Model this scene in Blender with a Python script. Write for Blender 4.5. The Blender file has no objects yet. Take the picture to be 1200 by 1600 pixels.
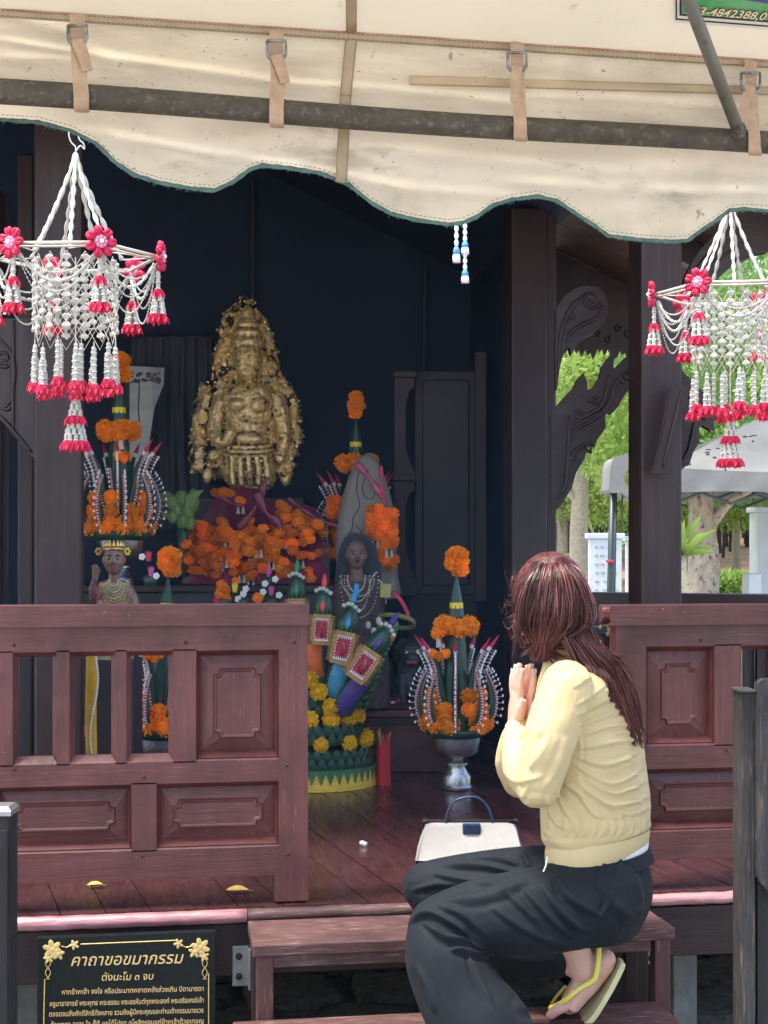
import bpy, math, random
import numpy as np
from mathutils import Vector, Matrix, Euler, noise as mnoise
random.seed(7)
C = bpy.context.scene.collection
sc = bpy.context.scene
PI = math.pi
# ------------------------------------------------------------------ camera
TH = math.radians(8.8); EYE = 1.45; FOC = 2300.0
cs, sn = math.cos(TH), math.sin(TH)
FW = np.array([sn, cs, 0.0]); RT = np.array([cs, -sn, 0.0])
cam_d = bpy.data.cameras.new('camera'); cam = bpy.data.objects.new('camera', cam_d); C.objects.link(cam)
cam.location = (0, 0, EYE); cam.rotation_euler = (PI/2, 0, -TH)
cam_d.sensor_fit = 'VERTICAL'; cam_d.sensor_height = 36; cam_d.lens = FOC/1600*36
cam_d.shift_y = 50/1600; cam_d.clip_end = 600; cam_d.clip_start = 0.05
sc.camera = cam
# ------------------------------------------------------------------ light
w = bpy.data.worlds.new("World"); sc.world = w; w.use_nodes = True
nt = w.node_tree; bg = nt.nodes['Background']
sky = nt.nodes.new('ShaderNodeTexSky'); sky.sky_type = 'NISHITA'; sky.sun_disc = False
SUN_DIR = Vector((-0.32, -0.06, 0.94)).normalized()       # towards the sun
sky.sun_elevation = math.asin(SUN_DIR.z); sky.sun_rotation = math.atan2(SUN_DIR.x, SUN_DIR.y)
sky.air_density = 1.0; sky.dust_density = 3.0; sky.ozone_density = 1.0
bg.inputs['Strength'].default_value = 0.15
nt.links.new(sky.outputs[0], bg.inputs[0])
sl = bpy.data.lights.new('sun', 'SUN'); sl.energy = 1.5; sl.angle = math.radians(14); sl.color = (1.0, .95, .87)
so = bpy.data.objects.new('sun', sl); C.objects.link(so); so.rotation_euler = SUN_DIR.to_track_quat('Z', 'Y').to_euler()
sc.view_settings.view_transform = 'Standard'; sc.view_settings.look = 'None'
sc.view_settings.exposure = 1.95; sc.view_settings.gamma = 1.0; sc.view_settings.use_curve_mapping = False
sc.cycles.max_bounces = 10; sc.cycles.diffuse_bounces = 6; sc.cycles.transparent_max_bounces = 12
# ------------------------------------------------------------------ pixel helpers (photo pixels, 1200 x 1600)
def PD(px, py, d):
    u = (px-600)/FOC; v = (850-py)/FOC
    p = (FW + RT*u)*d; return Vector((p[0], p[1], EYE + v*d))
def dY(px, Y): return Y/(cs - sn*(px-600)/FOC)
def PY(px, py, Y): return PD(px, py, dY(px, Y))
def PZ(px, py, z): return PD(px, py, (EYE-z)*FOC/(py-850))
# ------------------------------------------------------------------ mesh builder
class MB:
    def __init__(s): s.v = []; s.f = []; s.m = []
    def add(s, vs, fs, mi=0):
        n = len(s.v); s.v.extend([tuple(v) for v in vs]); s.f.extend([tuple(i+n for i in f) for f in fs]); s.m.extend([mi]*len(fs)); return s
    def box(s, x0, x1, y0, y1, z0, z1, mi=0, M=None):
        vs = [Vector((x, y, z)) for x in (x0, x1) for y in (y0, y1) for z in (z0, z1)]
        if M is not None: vs = [M @ v for v in vs]
        return s.add(vs, [(0,1,3,2),(4,6,7,5),(0,4,5,1),(2,3,7,6),(0,2,6,4),(1,5,7,3)], mi)
    def tube(s, pts, r, n=8, mi=0, cap=True, flat=None, up=None):
        pts = [Vector(p) for p in pts]; k = len(pts)
        if not hasattr(r, '__len__'): r = [r]*k
        rings = []; prev = None
        for i in range(k):
            t = (pts[min(i+1, k-1)]-pts[max(i-1, 0)])
            if t.length < 1e-9: t = Vector((0,0,1))
            t.normalize()
            if up is not None: a = Vector(up); a = (a - t*a.dot(t))
            elif prev is None:
                a = Vector((0,0,1)) if abs(t.z) < .9 else Vector((1,0,0)); a = a - t*a.dot(t)
            else: a = prev - t*prev.dot(t)
            if a.length < 1e-6: a = t.orthogonal()
            a.normalize(); prev = a; b = t.cross(a)
            ra = r[i] if not hasattr(r[i], '__len__') else r[i][0]; rb = ra if not hasattr(r[i], '__len__') else r[i][1]
            if flat: rb = ra*flat
            rings.append([pts[i] + a*ra*math.cos(2*PI*j/n) + b*rb*math.sin(2*PI*j/n) for j in range(n)])
        vs = [v for q in rings for v in q]; fs = []
        for i in range(k-1):
            for j in range(n):
                fs.append((i*n+j, i*n+(j+1)%n, (i+1)*n+(j+1)%n, (i+1)*n+j))
        if cap: fs.append(tuple(range(n-1, -1, -1))); fs.append(tuple((k-1)*n+j for j in range(n)))
        return s.add(vs, fs, mi)
    def lathe(s, prof, n=16, c=(0,0,0), mi=0, sx=1, sy=1, M=None, cap=True):
        vs = []; k = len(prof)
        for (r, z) in prof:
            for j in range(n):
                a = 2*PI*j/n; v = Vector((c[0]+r*sx*math.cos(a), c[1]+r*sy*math.sin(a), c[2]+z)); vs.append(M @ v if M is not None else v)
        fs = [(i*n+j, i*n+(j+1)%n, (i+1)*n+(j+1)%n, (i+1)*n+j) for i in range(k-1) for j in range(n)]
        if cap: fs.append(tuple(range(n-1, -1, -1))); fs.append(tuple((k-1)*n+j for j in range(n)))
        return s.add(vs, fs, mi)
    def ell(s, c, r, nu=12, nv=8, mi=0, R=None):
        c = Vector(c); r = (r, r, r) if not hasattr(r, '__len__') else r
        vs = []
        for i in range(nv+1):
            p = PI*i/nv; sp = max(math.sin(p), 1e-3)
            for j in range(nu):
                a = 2*PI*j/nu; v = Vector((r[0]*sp*math.cos(a), r[1]*sp*math.sin(a), r[2]*math.cos(p)))
                if R is not None: v = R @ v
                vs.append(c+v)
        fs = [(i*nu+j, (i+1)*nu+j, (i+1)*nu+(j+1)%nu, i*nu+(j+1)%nu) for i in range(nv) for j in range(nu)]
        return s.add(vs, fs, mi)
    def prism(s, poly, y0, y1, mi=0, fn=None):       # poly in (x,z); fn maps (x,y,z)->Vector
        n = len(poly); f = fn or (lambda x, y, z: Vector((x, y, z)))
        vs = [f(x, y0, z) for x, z in poly] + [f(x, y1, z) for x, z in poly]
        fs = [tuple(range(n)), tuple(range(2*n-1, n-1, -1))] + [(i, (i+1)%n, n+(i+1)%n, n+i) for i in range(n)]
        return s.add(vs, fs, mi)
    def build(s, name, mats, parent=None, smooth=False, world=False, bevel=0, label=None, loc=None, col=True):
        me = bpy.data.meshes.new(name); off = Vector((0,0,0))
        if world and parent is not None: off = parent.location
        vs = [(v[0]-off[0], v[1]-off[1], v[2]-off[2]) for v in s.v] if off.length else s.v
        me.from_pydata(vs, [], s.f)
        for m in (mats if isinstance(mats, (list, tuple)) else [mats]): me.materials.append(m)
        if any(s.m): me.polygons.foreach_set('material_index', s.m)
        if smooth: me.polygons.foreach_set('use_smooth', [True]*len(me.polygons))
        me.update()
        if smooth == 'auto': me.set_sharp_from_angle(angle=math.radians(40))
        o = bpy.data.objects.new(name, me)
        if col: C.objects.link(o)
        if parent is not None: o.parent = parent
        if loc is not None: o.location = loc
        if bevel:
            b = o.modifiers.new('bevel', 'BEVEL'); b.width = bevel; b.segments = 2; b.limit_method = 'ANGLE'; b.angle_limit = math.radians(40)
        if label: o['label'] = label
        return o
def tag(o, label=None, cat=None, group=None, kind=None):
    if label: o['label'] = label
    if cat: o['category'] = cat
    if group: o['group'] = group
    if kind: o['kind'] = kind
    return o
def thing(name, label, cat, loc=(0,0,0), rotz=0, group=None):
    o = bpy.data.objects.new(name, None); C.objects.link(o); o.empty_display_size = .05
    o.location = loc; o.rotation_euler = (0, 0, rotz); return tag(o, label, cat, group)
def inst(src, parent, M, name=None):                # a piece sharing mesh data
    o = bpy.data.objects.new(name or src.name.split('.')[0], src.data if hasattr(src, 'data') else src); C.objects.link(o)
    o.parent = parent; o.matrix_local = M; return o
def mesh_of(mb, name, mats, smooth=False):
    o = mb.build(name, mats, smooth=smooth, col=False); me = o.data; bpy.data.objects.remove(o); return me
def put(me, name, parent, loc, rot=(0,0,0), sc_=1.0, **kw):
    o = bpy.data.objects.new(name, me); C.objects.link(o); o.parent = parent
    o.location = loc; o.rotation_euler = rot; o.scale = (sc_,)*3 if not hasattr(sc_, '__len__') else sc_
    for k, v in kw.items(): o[k] = v
    return o
def copy_tree(o, parent=None):
    c = o.copy(); C.objects.link(c); c.parent = parent
    for ch in list(o.children): copy_tree(ch, c)
    return c
class Local:                                         # a thing facing the camera: local x right, y away, z up
    def __init__(s, px, py, d): s.px, s.py, s.d = px, py, d; s.k = d/FOC; s.loc = PD(px, py, d)
    def __call__(s, px, py, y=0.0):
        k = (s.d+y)/FOC
        c0 = (s.px-600)/FOC*s.d; z0 = (850-s.py)/FOC*s.d
        return Vector(((px-600)*k - c0, y, (850-py)*k - z0))
    def thing(s, name, label, cat, group=None): return thing(name, label, cat, s.loc, -TH, group)
def catmull(pts, n=6):
    P = [Vector(p) for p in pts]; out = []
    for i in range(len(P)-1):
        a = P[max(i-1,0)]; b = P[i]; c = P[i+1]; d = P[min(i+2, len(P)-1)]
        for j in range(n):
            t = j/n; out.append(.5*((2*b)+(c-a)*t+(2*a-5*b+4*c-d)*t*t+(3*b-a-3*c+d)*t**3))
    out.append(P[-1]); return out
# ------------------------------------------------------------------ materials
def mat(name, c1, c2=None, scale=8, rough=.6, metal=0, bump=0, bscale=None, stretch=(1,1,1), spec=.5, detail=6, lo=.35, hi=.65,
        c3=None, s3=30, lo3=.6, hi3=.7, rnd=0, sheen=0, transl=0, alpha=1, coat=0, sss=0, rough2=None, bdist=.01):
    m = bpy.data.materials.new(name); m.use_nodes = True; t = m.node_tree; N = t.nodes; L = t.links
    b = N['Principled BSDF']
    b.inputs['Roughness'].default_value = rough; b.inputs['Metallic'].default_value = metal
    b.inputs['Specular IOR Level'].default_value = spec; b.inputs['Coat Weight'].default_value = coat
    b.inputs['Base Color'].default_value = (*c1, 1)
    if sheen: b.inputs['Sheen Weight'].default_value = sheen
    if sss: b.inputs['Subsurface Weight'].default_value = sss; b.inputs['Subsurface Radius'].default_value = (.02,.008,.004); b.inputs['Subsurface Scale'].default_value = .5
    tc = N.new('ShaderNodeTexCoord'); mp = N.new('ShaderNodeMapping'); mp.inputs['Scale'].default_value = stretch
    src = tc.outputs['Object']
    if rnd:
        oi = N.new('ShaderNodeObjectInfo'); va = N.new('ShaderNodeVectorMath'); va.operation = 'ADD'
        ml = N.new('ShaderNodeMath'); ml.operation = 'MULTIPLY'; ml.inputs[1].default_value = 37.0
        L.new(oi.outputs['Random'], ml.inputs[0]); L.new(src, va.inputs[0]); L.new(ml.outputs[0], va.inputs[1]); src = va.outputs[0]
    L.new(src, mp.inputs['Vector'])
    col = None
    def noise(sc_, det=detail):
        n = N.new('ShaderNodeTexNoise'); n.inputs['Scale'].default_value = sc_; n.inputs['Detail'].default_value = det; n.inputs['Roughness'].default_value = .6
        L.new(mp.outputs[0], n.inputs['Vector']); return n.outputs['Fac']
    def mrange(o, lo_, hi_):
        r = N.new('ShaderNodeMapRange'); r.inputs[1].default_value = lo_; r.inputs[2].default_value = hi_; L.new(o, r.inputs[0]); return r.outputs[0]
    def mix(f, A, B):
        x = N.new('ShaderNodeMix'); x.data_type = 'RGBA'; L.new(f, x.inputs[0])
        if isinstance(A, tuple): x.inputs[6].default_value = (*A, 1)
        else: L.new(A, x.inputs[6])
        if isinstance(B, tuple): x.inputs[7].default_value = (*B, 1)
        else: L.new(B, x.inputs[7])
        return x.outputs[2]
    cur = c1
    if c2 is not None: cur = mix(mrange(noise(scale), lo, hi), c1, c2)
    if c3 is not None: cur = mix(mrange(noise(s3), lo3, hi3), cur, c3)
    if rnd and rnd != 1:
        hs = N.new('ShaderNodeHueSaturation'); r2 = N.new('ShaderNodeMapRange'); r2.inputs[3].default_value = 1-rnd; r2.inputs[4].default_value = 1+rnd
        L.new(oi.outputs['Random'], r2.inputs[0]); L.new(r2.outputs[0], hs.inputs['Value'])
        if isinstance(cur, tuple): hs.inputs['Color'].default_value = (*cur, 1)
        else: L.new(cur, hs.inputs['Color'])
        cur = hs.outputs[0]
    if not isinstance(cur, tuple): L.new(cur, b.inputs['Base Color'])
    if rough2 is not None:
        r = N.new('ShaderNodeMapRange'); r.inputs[3].default_value = rough; r.inputs[4].default_value = rough2; r.inputs[1].default_value = .35; r.inputs[2].default_value = .65
        L.new(noise(scale*.7), r.inputs[0]); L.new(r.outputs[0], b.inputs['Roughness'])
    if bump:
        bp = N.new('ShaderNodeBump'); bp.inputs['Strength'].default_value = bump; bp.inputs['Distance'].default_value = bdist
        L.new(noise(bscale or scale*2), bp.inputs['Height']); L.new(bp.outputs[0], b.inputs['Normal'])
    if transl:
        tr = N.new('ShaderNodeBsdfTranslucent'); ms = N.new('ShaderNodeMixShader'); ms.inputs[0].default_value = transl
        if isinstance(cur, tuple): tr.inputs[0].default_value = (*cur, 1)
        else: L.new(cur, tr.inputs[0])
        L.new(b.outputs[0], ms.inputs[1]); L.new(tr.outputs[0], ms.inputs[2]); L.new(ms.outputs[0], N['Material Output'].inputs[0])
    return m
def wood(name, c1, c2, worn, axis='x', rough=.34, wlo=.6, whi=.75, rnd=.12, bump=.25):
    st = {'x': (1.6, 26, 26), 'y': (26, 1.6, 26), 'z': (26, 26, 1.6)}[axis]
    m = mat(name, c1, c2, scale=2.6, rough=rough, stretch=st, bump=bump, bscale=7, c3=worn, s3=9, lo3=wlo, hi3=whi, rnd=rnd, detail=10, rough2=rough+.2, bdist=.004, lo=.25, hi=.8)
    # scratches and dust specks that cross the grain, and broad stains
    t = m.node_tree; N = t.nodes; L = t.links; b = N['Principled BSDF']; src = b.inputs['Base Color'].links[0].from_socket
    tc = N.new('ShaderNodeTexCoord')
    def nz(sc_, det, lo, hi):
        n = N.new('ShaderNodeTexNoise'); n.inputs['Scale'].default_value = sc_; n.inputs['Detail'].default_value = det; n.inputs['Roughness'].default_value = .7; L.new(tc.outputs['Object'], n.inputs['Vector'])
        r = N.new('ShaderNodeMapRange'); r.inputs[1].default_value = lo; r.inputs[2].default_value = hi; L.new(n.outputs['Fac'], r.inputs[0]); return r.outputs[0]
    def mx(f, A, B, blend='MIX'):
        x = N.new('ShaderNodeMix'); x.data_type = 'RGBA'; x.blend_type = blend; L.new(f, x.inputs[0]); L.new(A, x.inputs[6]); x.inputs[7].default_value = (*B, 1); return x.outputs[2]
    o1 = mx(nz(3.2, 4, .45, .70), src, tuple(v*.55 for v in c1)); o2 = mx(nz(85, 3, .70, .76), o1, tuple(min(1, v*1.15) for v in worn)); L.new(o2, b.inputs['Base Color'])
    # large blotches of wear
    return m
M = {}
wc = ((.090,.023,.021), (.145,.048,.042), (.33,.19,.165))
for a in 'xyz': M['wood_'+a] = wood('stained wood '+a, *wc, axis=a, wlo=.61, whi=.88)
dk = ((.021,.0095,.0095), (.034,.0165,.016), (.065,.040,.036))
for a in 'xyz': M['dark_'+a] = wood('dark wood '+a, *dk, axis=a, rough=.4, wlo=.62, whi=.85)
M['roof_plank'] = wood('roof plank wood', (.085,.040,.026), (.13,.068,.044), (.20,.13,.09), axis='x', rough=.6)
M['floor'] = wood('floor wood', (.050,.018,.019), (.088,.036,.036), (.18,.10,.09), axis='y', rough=.14, wlo=.62, whi=.90, bump=.15)
M['bench'] = wood('worn bench wood', (.080,.032,.030), (.13,.062,.056), (.34,.25,.20), axis='x', rough=.5, wlo=.54, whi=.70)
M['bench_z'] = wood('worn bench leg wood', (.09,.035,.035), (.13,.06,.055), (.45,.17,.06), axis='z', rough=.5, wlo=.60, whi=.66)
M['grey_wood'] = wood('weathered grey wood', (.020,.019,.019), (.065,.062,.060), (.20,.125,.08), axis='z', rough=.6, wlo=.54, whi=.72, bump=.6)
M['black_wood'] = wood('black wood', (.008,.008,.008), (.018,.017,.017), (.05,.045,.04), axis='z', rough=.7)
M['pink_strip'] = mat('pink edge strip', (.36,.14,.15), (.50,.25,.25), scale=9, rough=.25, stretch=(1,6,6), bump=.35, bscale=14, spec=.8)
M['navy'] = mat('haze tinted navy cloth', (.0075,.019,.038), (.013,.029,.054), scale=3, rough=.85, bump=.2, bscale=30, lo=.3, hi=.7)  # blue of the interior haze and shade is put into this cloth colour
M['navy2'] = mat('navy panel paint', (.006,.013,.024), (.010,.018,.032), scale=5, rough=.6)
M['grey_curtain'] = mat('grey curtain', (.035,.038,.048), (.06,.063,.075), scale=7, rough=.8, bump=.3, bscale=40)
M['cabinet'] = mat('brown cabinet paint', (.030,.024,.028), (.045,.036,.040), scale=4, rough=.6, bump=.1)
M['concrete'] = mat('concrete', (.16,.16,.15), (.24,.23,.21), scale=20, rough=.9, bump=.4)
M['stone'] = mat('paving stone', (.06,.055,.048), (.13,.12,.105), scale=9, rough=.9, bump=.9, bscale=22, rnd=.25, c3=(.03,.028,.022), s3=12, lo3=.55, hi3=.7)
M['ground'] = mat('pale bounce yard', (.36,.35,.32), (.44,.42,.39), scale=3, rough=.95, bump=.5, bscale=20)  # pale tone added so the unseen front yard bounces light into the shrine
M['metal'] = mat('grey metal', (.30,.31,.31), (.42,.42,.42), scale=30, rough=.45, metal=.8, bump=.1)
M['white_plastic'] = mat('white plastic', (.78,.78,.80), rough=.35)
# ================================================================== GROUND
def sheet(name, x0, x1, y0, y1, nx, ny, fn, m):
    mb = MB(); vs = []
    for j in range(ny+1):
        for i in range(nx+1):
            x = x0+(x1-x0)*i/nx; y = y0+(y1-y0)*j/ny; vs.append((x, y, fn(x, y)))
    mb.add(vs, [(j*(nx+1)+i, j*(nx+1)+i+1, (j+1)*(nx+1)+i+1, (j+1)*(nx+1)+i) for j in range(ny) for i in range(nx)])
    return tag(mb.build(name, m, smooth=True), kind='structure')
def gz(x, y):
    d = max(0, y-27); return min(d*.042, 6) + (mnoise.noise((x*.15, y*.15, 0))*.12 if y > 20 else 0)
M['soil'] = mat('forest floor soil', (.17,.10,.06), (.28,.17,.11), scale=.8, rough=.95, c3=(.06,.09,.03), s3=.5, lo3=.5, hi3=.6)
sheet('ground', -250, 250, -60, 27, 60, 20, lambda x, y: 0, M['ground'])
sheet('forest_floor', -250, 250, 27.0, 300, 100, 90, gz, M['soil'])
# rough paving stones under and round the platform
slabs = []
for k in range(4):
    n = 9; mb = MB(); ring = []
    for j in range(n):
        a = 2*PI*j/n; q = 1/max(abs(math.cos(a)), abs(math.sin(a)))**.8
        ring.append((math.cos(a)*.5*q*random.uniform(.86,.98), math.sin(a)*.5*q*random.uniform(.86,.98)))
    vs = [(x, y, -.03) for x, y in ring]+[(x*.98, y*.98, .018+random.uniform(-.006,.006)) for x, y in ring]+[(x*.86, y*.86, .03+random.uniform(-.008,.008)) for x, y in ring]+[(0,0,.034)]
    fs = [(i, (i+1)%n, n+(i+1)%n, n+i) for i in range(n)]+[(n+i, n+(i+1)%n, 2*n+(i+1)%n, 2*n+i) for i in range(n)]+[(2*n+i, 2*n+(i+1)%n, 3*n) for i in range(n)]
    mb.add(vs, fs); slabs.append(mesh_of(mb, 'paving_stone', M['stone']))
pave = bpy.data.objects.new('pavement', None); C.objects.link(pave); pave['kind'] = 'structure'
for iy in range(9):
    for ix in range(13):
        x = -1.9 + ix*.36 + (iy%2)*.17; y = 3.0 + iy*.34
        put(random.choice(slabs), 'paving_stone', pave, (x, y, 0), (0,0,random.choice((0,PI/2,PI,-PI/2))+random.uniform(-.1,.1)), (.37,.35,1))
# ================================================================== SHRINE PAVILION
FZ = .52; YB = 3.80
sh = thing('shrine_pavilion', 'dark wooden open sided shrine pavilion with carved brackets raised on a plank platform', 'shrine', (0.3, 5.6, 0))
# floor boards, running into the depth slightly askew
skew = -.162; bw = .112; yb0, yb1 = 3.775, 7.45
k = 0; x = -2.7
while x < 3.9:
    g = .0014
    mb = MB(); dz = random.uniform(-.0012, .0012)
    xa, xb = x+g, x+bw-g
    sh_ = skew*(yb1-yb0)
    top = [(xa, yb0), (xb, yb0), (xb+sh_, yb1), (xa+sh_, yb1)]
    vs = [(a, b, FZ-.025) for a, b in top]+[(a, b, FZ+dz) for a, b in top]
    mb.add(vs, [(3,2,1,0),(4,5,6,7),(0,1,5,4),(1,2,6,5),(2,3,7,6),(3,0,4,7)])
    mb.build('floor_board', M['floor'], sh, world=True); x += bw
def wbox(name, x0, x1, y0, y1, z0, z1, m, parent=sh, bevel=.003, label=None):
    return MB().box(x0, x1, y0, y1, z0, z1).build(name, m, parent, world=True, bevel=bevel, label=label)
H_f = 1.108
wbox('fascia_board', -2.7, 3.6, 3.79, 3.83, EYE-H_f, FZ-.045, M['dark_x'])
wbox('joist', -2.7, 3.6, 5.2, 5.27, .36, FZ-.03, M['dark_x']); wbox('joist', -2.7, 3.6, 7.2, 7.27, .36, FZ-.03, M['dark_x'])
def nosing(px0, px1, m, label=None, r=.019):
    a = PY(px0, 1425, 3.765); b = PY(px1, 1425, 3.765); n = 24; pts = []
    for i in range(n+1):
        t = i/n; pts.append((a.x+(b.x-a.x)*t, 3.772+random.uniform(-.0012,.0012), FZ-.020+random.uniform(-.0012,.0012)))
    return MB().tube(pts, [(r*.95, r*1.1)]*(n+1), 12).build('edge_strip', m, sh, smooth=True, world=True, label=label)
nosing(-60, 386, M['pink_strip'], 'shiny pink covered floor edge strip'); nosing(387, 1010, M['bench']); nosing(1011, 1300, M['pink_strip'], 'shiny pink covered floor edge strip', .017)
# concrete stilts
for px, d in ((47, 4.05), (1064, 4.2), (500, 5.6), (840, 5.4), (955,4.35)):
    p = PD(px, 1500, d); wbox('stilt', p.x-.035, p.x+.035, p.y-.035, p.y+.035, 0.0, .5, M['concrete'] if px != 955 else M['dark_z'])
# posts
def post(px0, px1, d, z1=3.05, y=None, mt=None, name='post'):
    a = PD(px0, 900, d); b = PD(px1, 900, d); c = (a+b)/2; h = (b-a).length/2*.97
    return wbox(name, c.x-h, c.x+h, c.y-h, c.y+h, FZ+.001, z1, mt or M['dark_z'], bevel=.008)
post(56, 130, 4.75, 2.95); post(989, 1057, 4.95, 2.80)
post(851, 868, 5.95, 2.79); post(791, 850, 5.98, 2.80)
post(28, 52, 5.3, 2.85); post(-30, 3, 5.6, 2.80)
post(5,15,5.7,2.80)
# enclosure: back wall and side walls in navy cloth with the haze in its colour
def cloth_wall(pts, z0, z1, m, name='wall_cloth', amp=.012, freq=9, parent=sh):
    mb = MB(); vs = []; nz = 20; seg = 60; L = []
    for a, b in zip(pts[:-1], pts[1:]):
        for i in range(seg): L.append((a[0]+(b[0]-a[0])*i/seg, a[1]+(b[1]-a[1])*i/seg))
    L.append(pts[-1])
    for j in range(nz+1):
        for i, (x, y) in enumerate(L):
            o = amp*math.sin(i*freq/10+1.4*mnoise.noise((i*.08, j*.15, 3)))+amp*mnoise.noise((i*.13, j*.2, 9))
            zt_ = z1(x) if callable(z1) else z1; vs.append((x, y+o, z0+(zt_-z0)*j/nz))
    n = len(L); mb.add(vs, [(j*n+i, j*n+i+1, (j+1)*n+i+1, (j+1)*n+i) for j in range(nz) for i in range(n-1)])
    return mb.build(name, m, parent, smooth=True, world=True)
pj = PD(868, 900, 5.98)
ridge = -.6; rz = 3.92
def rzc(x): return rz - .47*abs(x-ridge)
cloth_wall([(-2.5, 7.2), (pj.x, 7.2)], FZ, lambda x: 3.92-.47*abs(x+.6)-.115, M['navy'], amp=.006)
wbox('side_wall', pj.x-.05, pj.x+.0, pj.y+.1, 7.25, FZ, 2.76, M['navy2'])
wbox('side_wall', -1.62, -1.57, 5.75, 7.3, FZ, 2.61, M['navy2'])
MB().prism([(-2.6,FZ),(pj.x+.02,FZ),(pj.x+.02,2.72),(-.6,3.78),(-2.6,2.85)], 7.26, 7.30).build('back_wall', M['navy2'], sh, world=True)
for px in (395, 664):
    q = PY(px, 700, 7.17); MB().box(q.x-.008, q.x+.008, 7.172, 7.185, FZ+.01, rzc(q.x)-.2 if q.x > -2.4 else 2.6).build('batten', M['navy2'], sh, world=True, bevel=.002)
# cabinet on the right of the back wall: recessed panel with carved pilaster
def cab(px0, px1, py0, py1, d, th, m=M['cabinet'], name='panel', y0=0): 
    a = PD(px0, py0, d); b = PD(px1, py1, d); return a, b
L_ = Local(684, 930, 6.75)
cb = L_.thing('wooden_cabinet', 'dim dark brown cabinet with carved pilaster at the right of the back wall', 'cabinet')
def lb(mb, px0, px1, py0, py1, y0, y1, L=L_, mi=0):
    a = L(px0, py1); b = L(px1, py0); return mb.box(a.x, b.x, y0, y1, a.z, b.z, mi)
lb(MB(), 648, 746, 578, 930, .04, .35).build('body', M['cabinet'], cb, bevel=.006)
lb(MB(), 660, 734, 592, 915, .02, .045).build('panel', M['cabinet'], cb, bevel=.008)
lb(MB(), 742, 760, 550, 940, -.02, .35).build('side_board', M['dark_z'], cb, bevel=.004)
pil = [(618,590),(642,590),(642,604),(636,612),(630,630),(630,700),(636,720),(642,735),(642,748),(618,748)]
mb = MB()
for dy in (0, 160):
    q = [(618,590),(646,590),(646,606),(638,612),(632,634),(632,702),(640,726),(646,738),(646,752),(618,752)]
    mb.prism([(L_(a, b+dy).x, L_(a, b+dy).z) for a, b in q], -.05, .06)
lb(mb, 614, 650, 582, 592, -.07, .06); lb(mb, 614, 650, 742, 752, -.07, .06); lb(mb, 616, 626, 590, 930, -.03, .06); lb(mb, 614, 652, 902, 930, -.07, .06)
mb.build('pilaster', M['cabinet'], cb, bevel=.004)
lb(MB(), 640, 746, 925, 1130, .06, .3).build('base', M['navy2'], cb)
# ---------------------------------------------------------------- roof
def cpx(xc, d, z):  # camera-space x, depth -> world
    p = FW*d + RT*xc; return Vector((p[0], p[1], z))
ridge = -.6; rz = 3.92
def rzc(x): return rz - .47*abs(x-ridge)
XR = pj.x+.03   # behind y 6.6 the roof only covers the enclosure
# planks running down the slope on both sides (world x), laid along Y
yk = 4.36; n = 0
while yk < 8.3:
    for sgn in (-1, 1):
        xe = ridge + sgn*(2.88 if sgn > 0 else 3.0); mb = MB()
        if sgn > 0 and yk > 6.6: xe = XR
        a = (ridge, rzc(ridge)); b = (xe, rzc(xe)); z = .018; o = random.uniform(0,.004)
        vs = [(a[0], yk+.002, a[1]+o), (b[0], yk+.002, b[1]+o), (b[0], yk+.118, b[1]+o), (a[0], yk+.118, a[1]+o)]
        vs += [(p[0], p[1], p[2]+z) for p in vs]
        mb.add(vs, [(3,2,1,0),(4,5,6,7),(0,1,5,4),(1,2,6,5),(2,3,7,6),(3,0,4,7)]); mb.build('roof_plank', M['roof_plank'], sh, world=True)
    yk += .12; n += 1
mb = MB()   # roof covering above the planks keeps the light out
for sgn in (-1, 1):
  for (xe, ya, yb_) in (((ridge+2.92, 4.32, 6.72), (XR, 6.725, 8.4)) if sgn > 0 else ((ridge-3.05, 4.32, 8.4),)):
    vs = [(ridge, ya, rz+.03), (xe, ya, rzc(xe)+.03), (xe, yb_, rzc(xe)+.03), (ridge, yb_, rz+.03)]; vs += [(p[0], p[1], p[2]+.06) for p in vs]
    mb.add(vs, [(3,2,1,0),(4,5,6,7),(0,1,5,4),(1,2,6,5),(2,3,7,6),(3,0,4,7)])
mb.build('roof_covering', M['dark_x'], sh, world=True)
for yr in (4.40, 5.55, 6.7, 7.9):
    mb = MB()
    for sgn in (-1, 1):
        xe = ridge + sgn*((2.8 if yr < 6.6 else XR-ridge-.05) if sgn > 0 else 1.5)
        vs = [(ridge, yr, rz-.11), (xe, yr, rzc(xe)-.11), (xe, yr+.07, rzc(xe)-.11), (ridge, yr+.07, rz-.11)]; vs += [(p[0], p[1], p[2]+.105) for p in vs]
        mb.add(vs, [(3,2,1,0),(4,5,6,7),(0,1,5,4),(1,2,6,5),(2,3,7,6),(3,0,4,7)])
    mb.build('rafter', M['dark_x'], sh, world=True, bevel=.004)
# tie beams on posts
pr = PD(1023, 900, 4.95); pl = PD(93, 900, 4.75)
0 and wbox('purlin', pr.x-.06, pr.x+.06, 4.4, 6.6, rzc(pr.x)-.24, rzc(pr.x)-.115, M['dark_y'])
mb = MB()
for sgn in (-1, 1):
    xe = XR-.02 if sgn > 0 else -2.6
    vs = [(ridge, 4.36, rz-.125), (xe, 4.36, rzc(xe)-.125), (xe, 7.25, rzc(xe)-.125), (ridge, 7.25, rz-.125)]; vs += [(p[0], p[1], p[2]+.01) for p in vs]
    mb.add(vs, [(3,2,1,0),(4,5,6,7),(0,1,5,4),(1,2,6,5),(2,3,7,6),(3,0,4,7)])
mb.build('ceiling_panel', M['navy'], sh, world=True)
MB().prism([(-2.75,2.78),(1.30,2.78),(1.30,rzc(1.30)-.01),(ridge,rz-.01),(-2.75,rzc(-2.75)-.01)], 4.31, 4.355).build('gable_board', M['dark_x'], sh, world=True)
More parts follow.
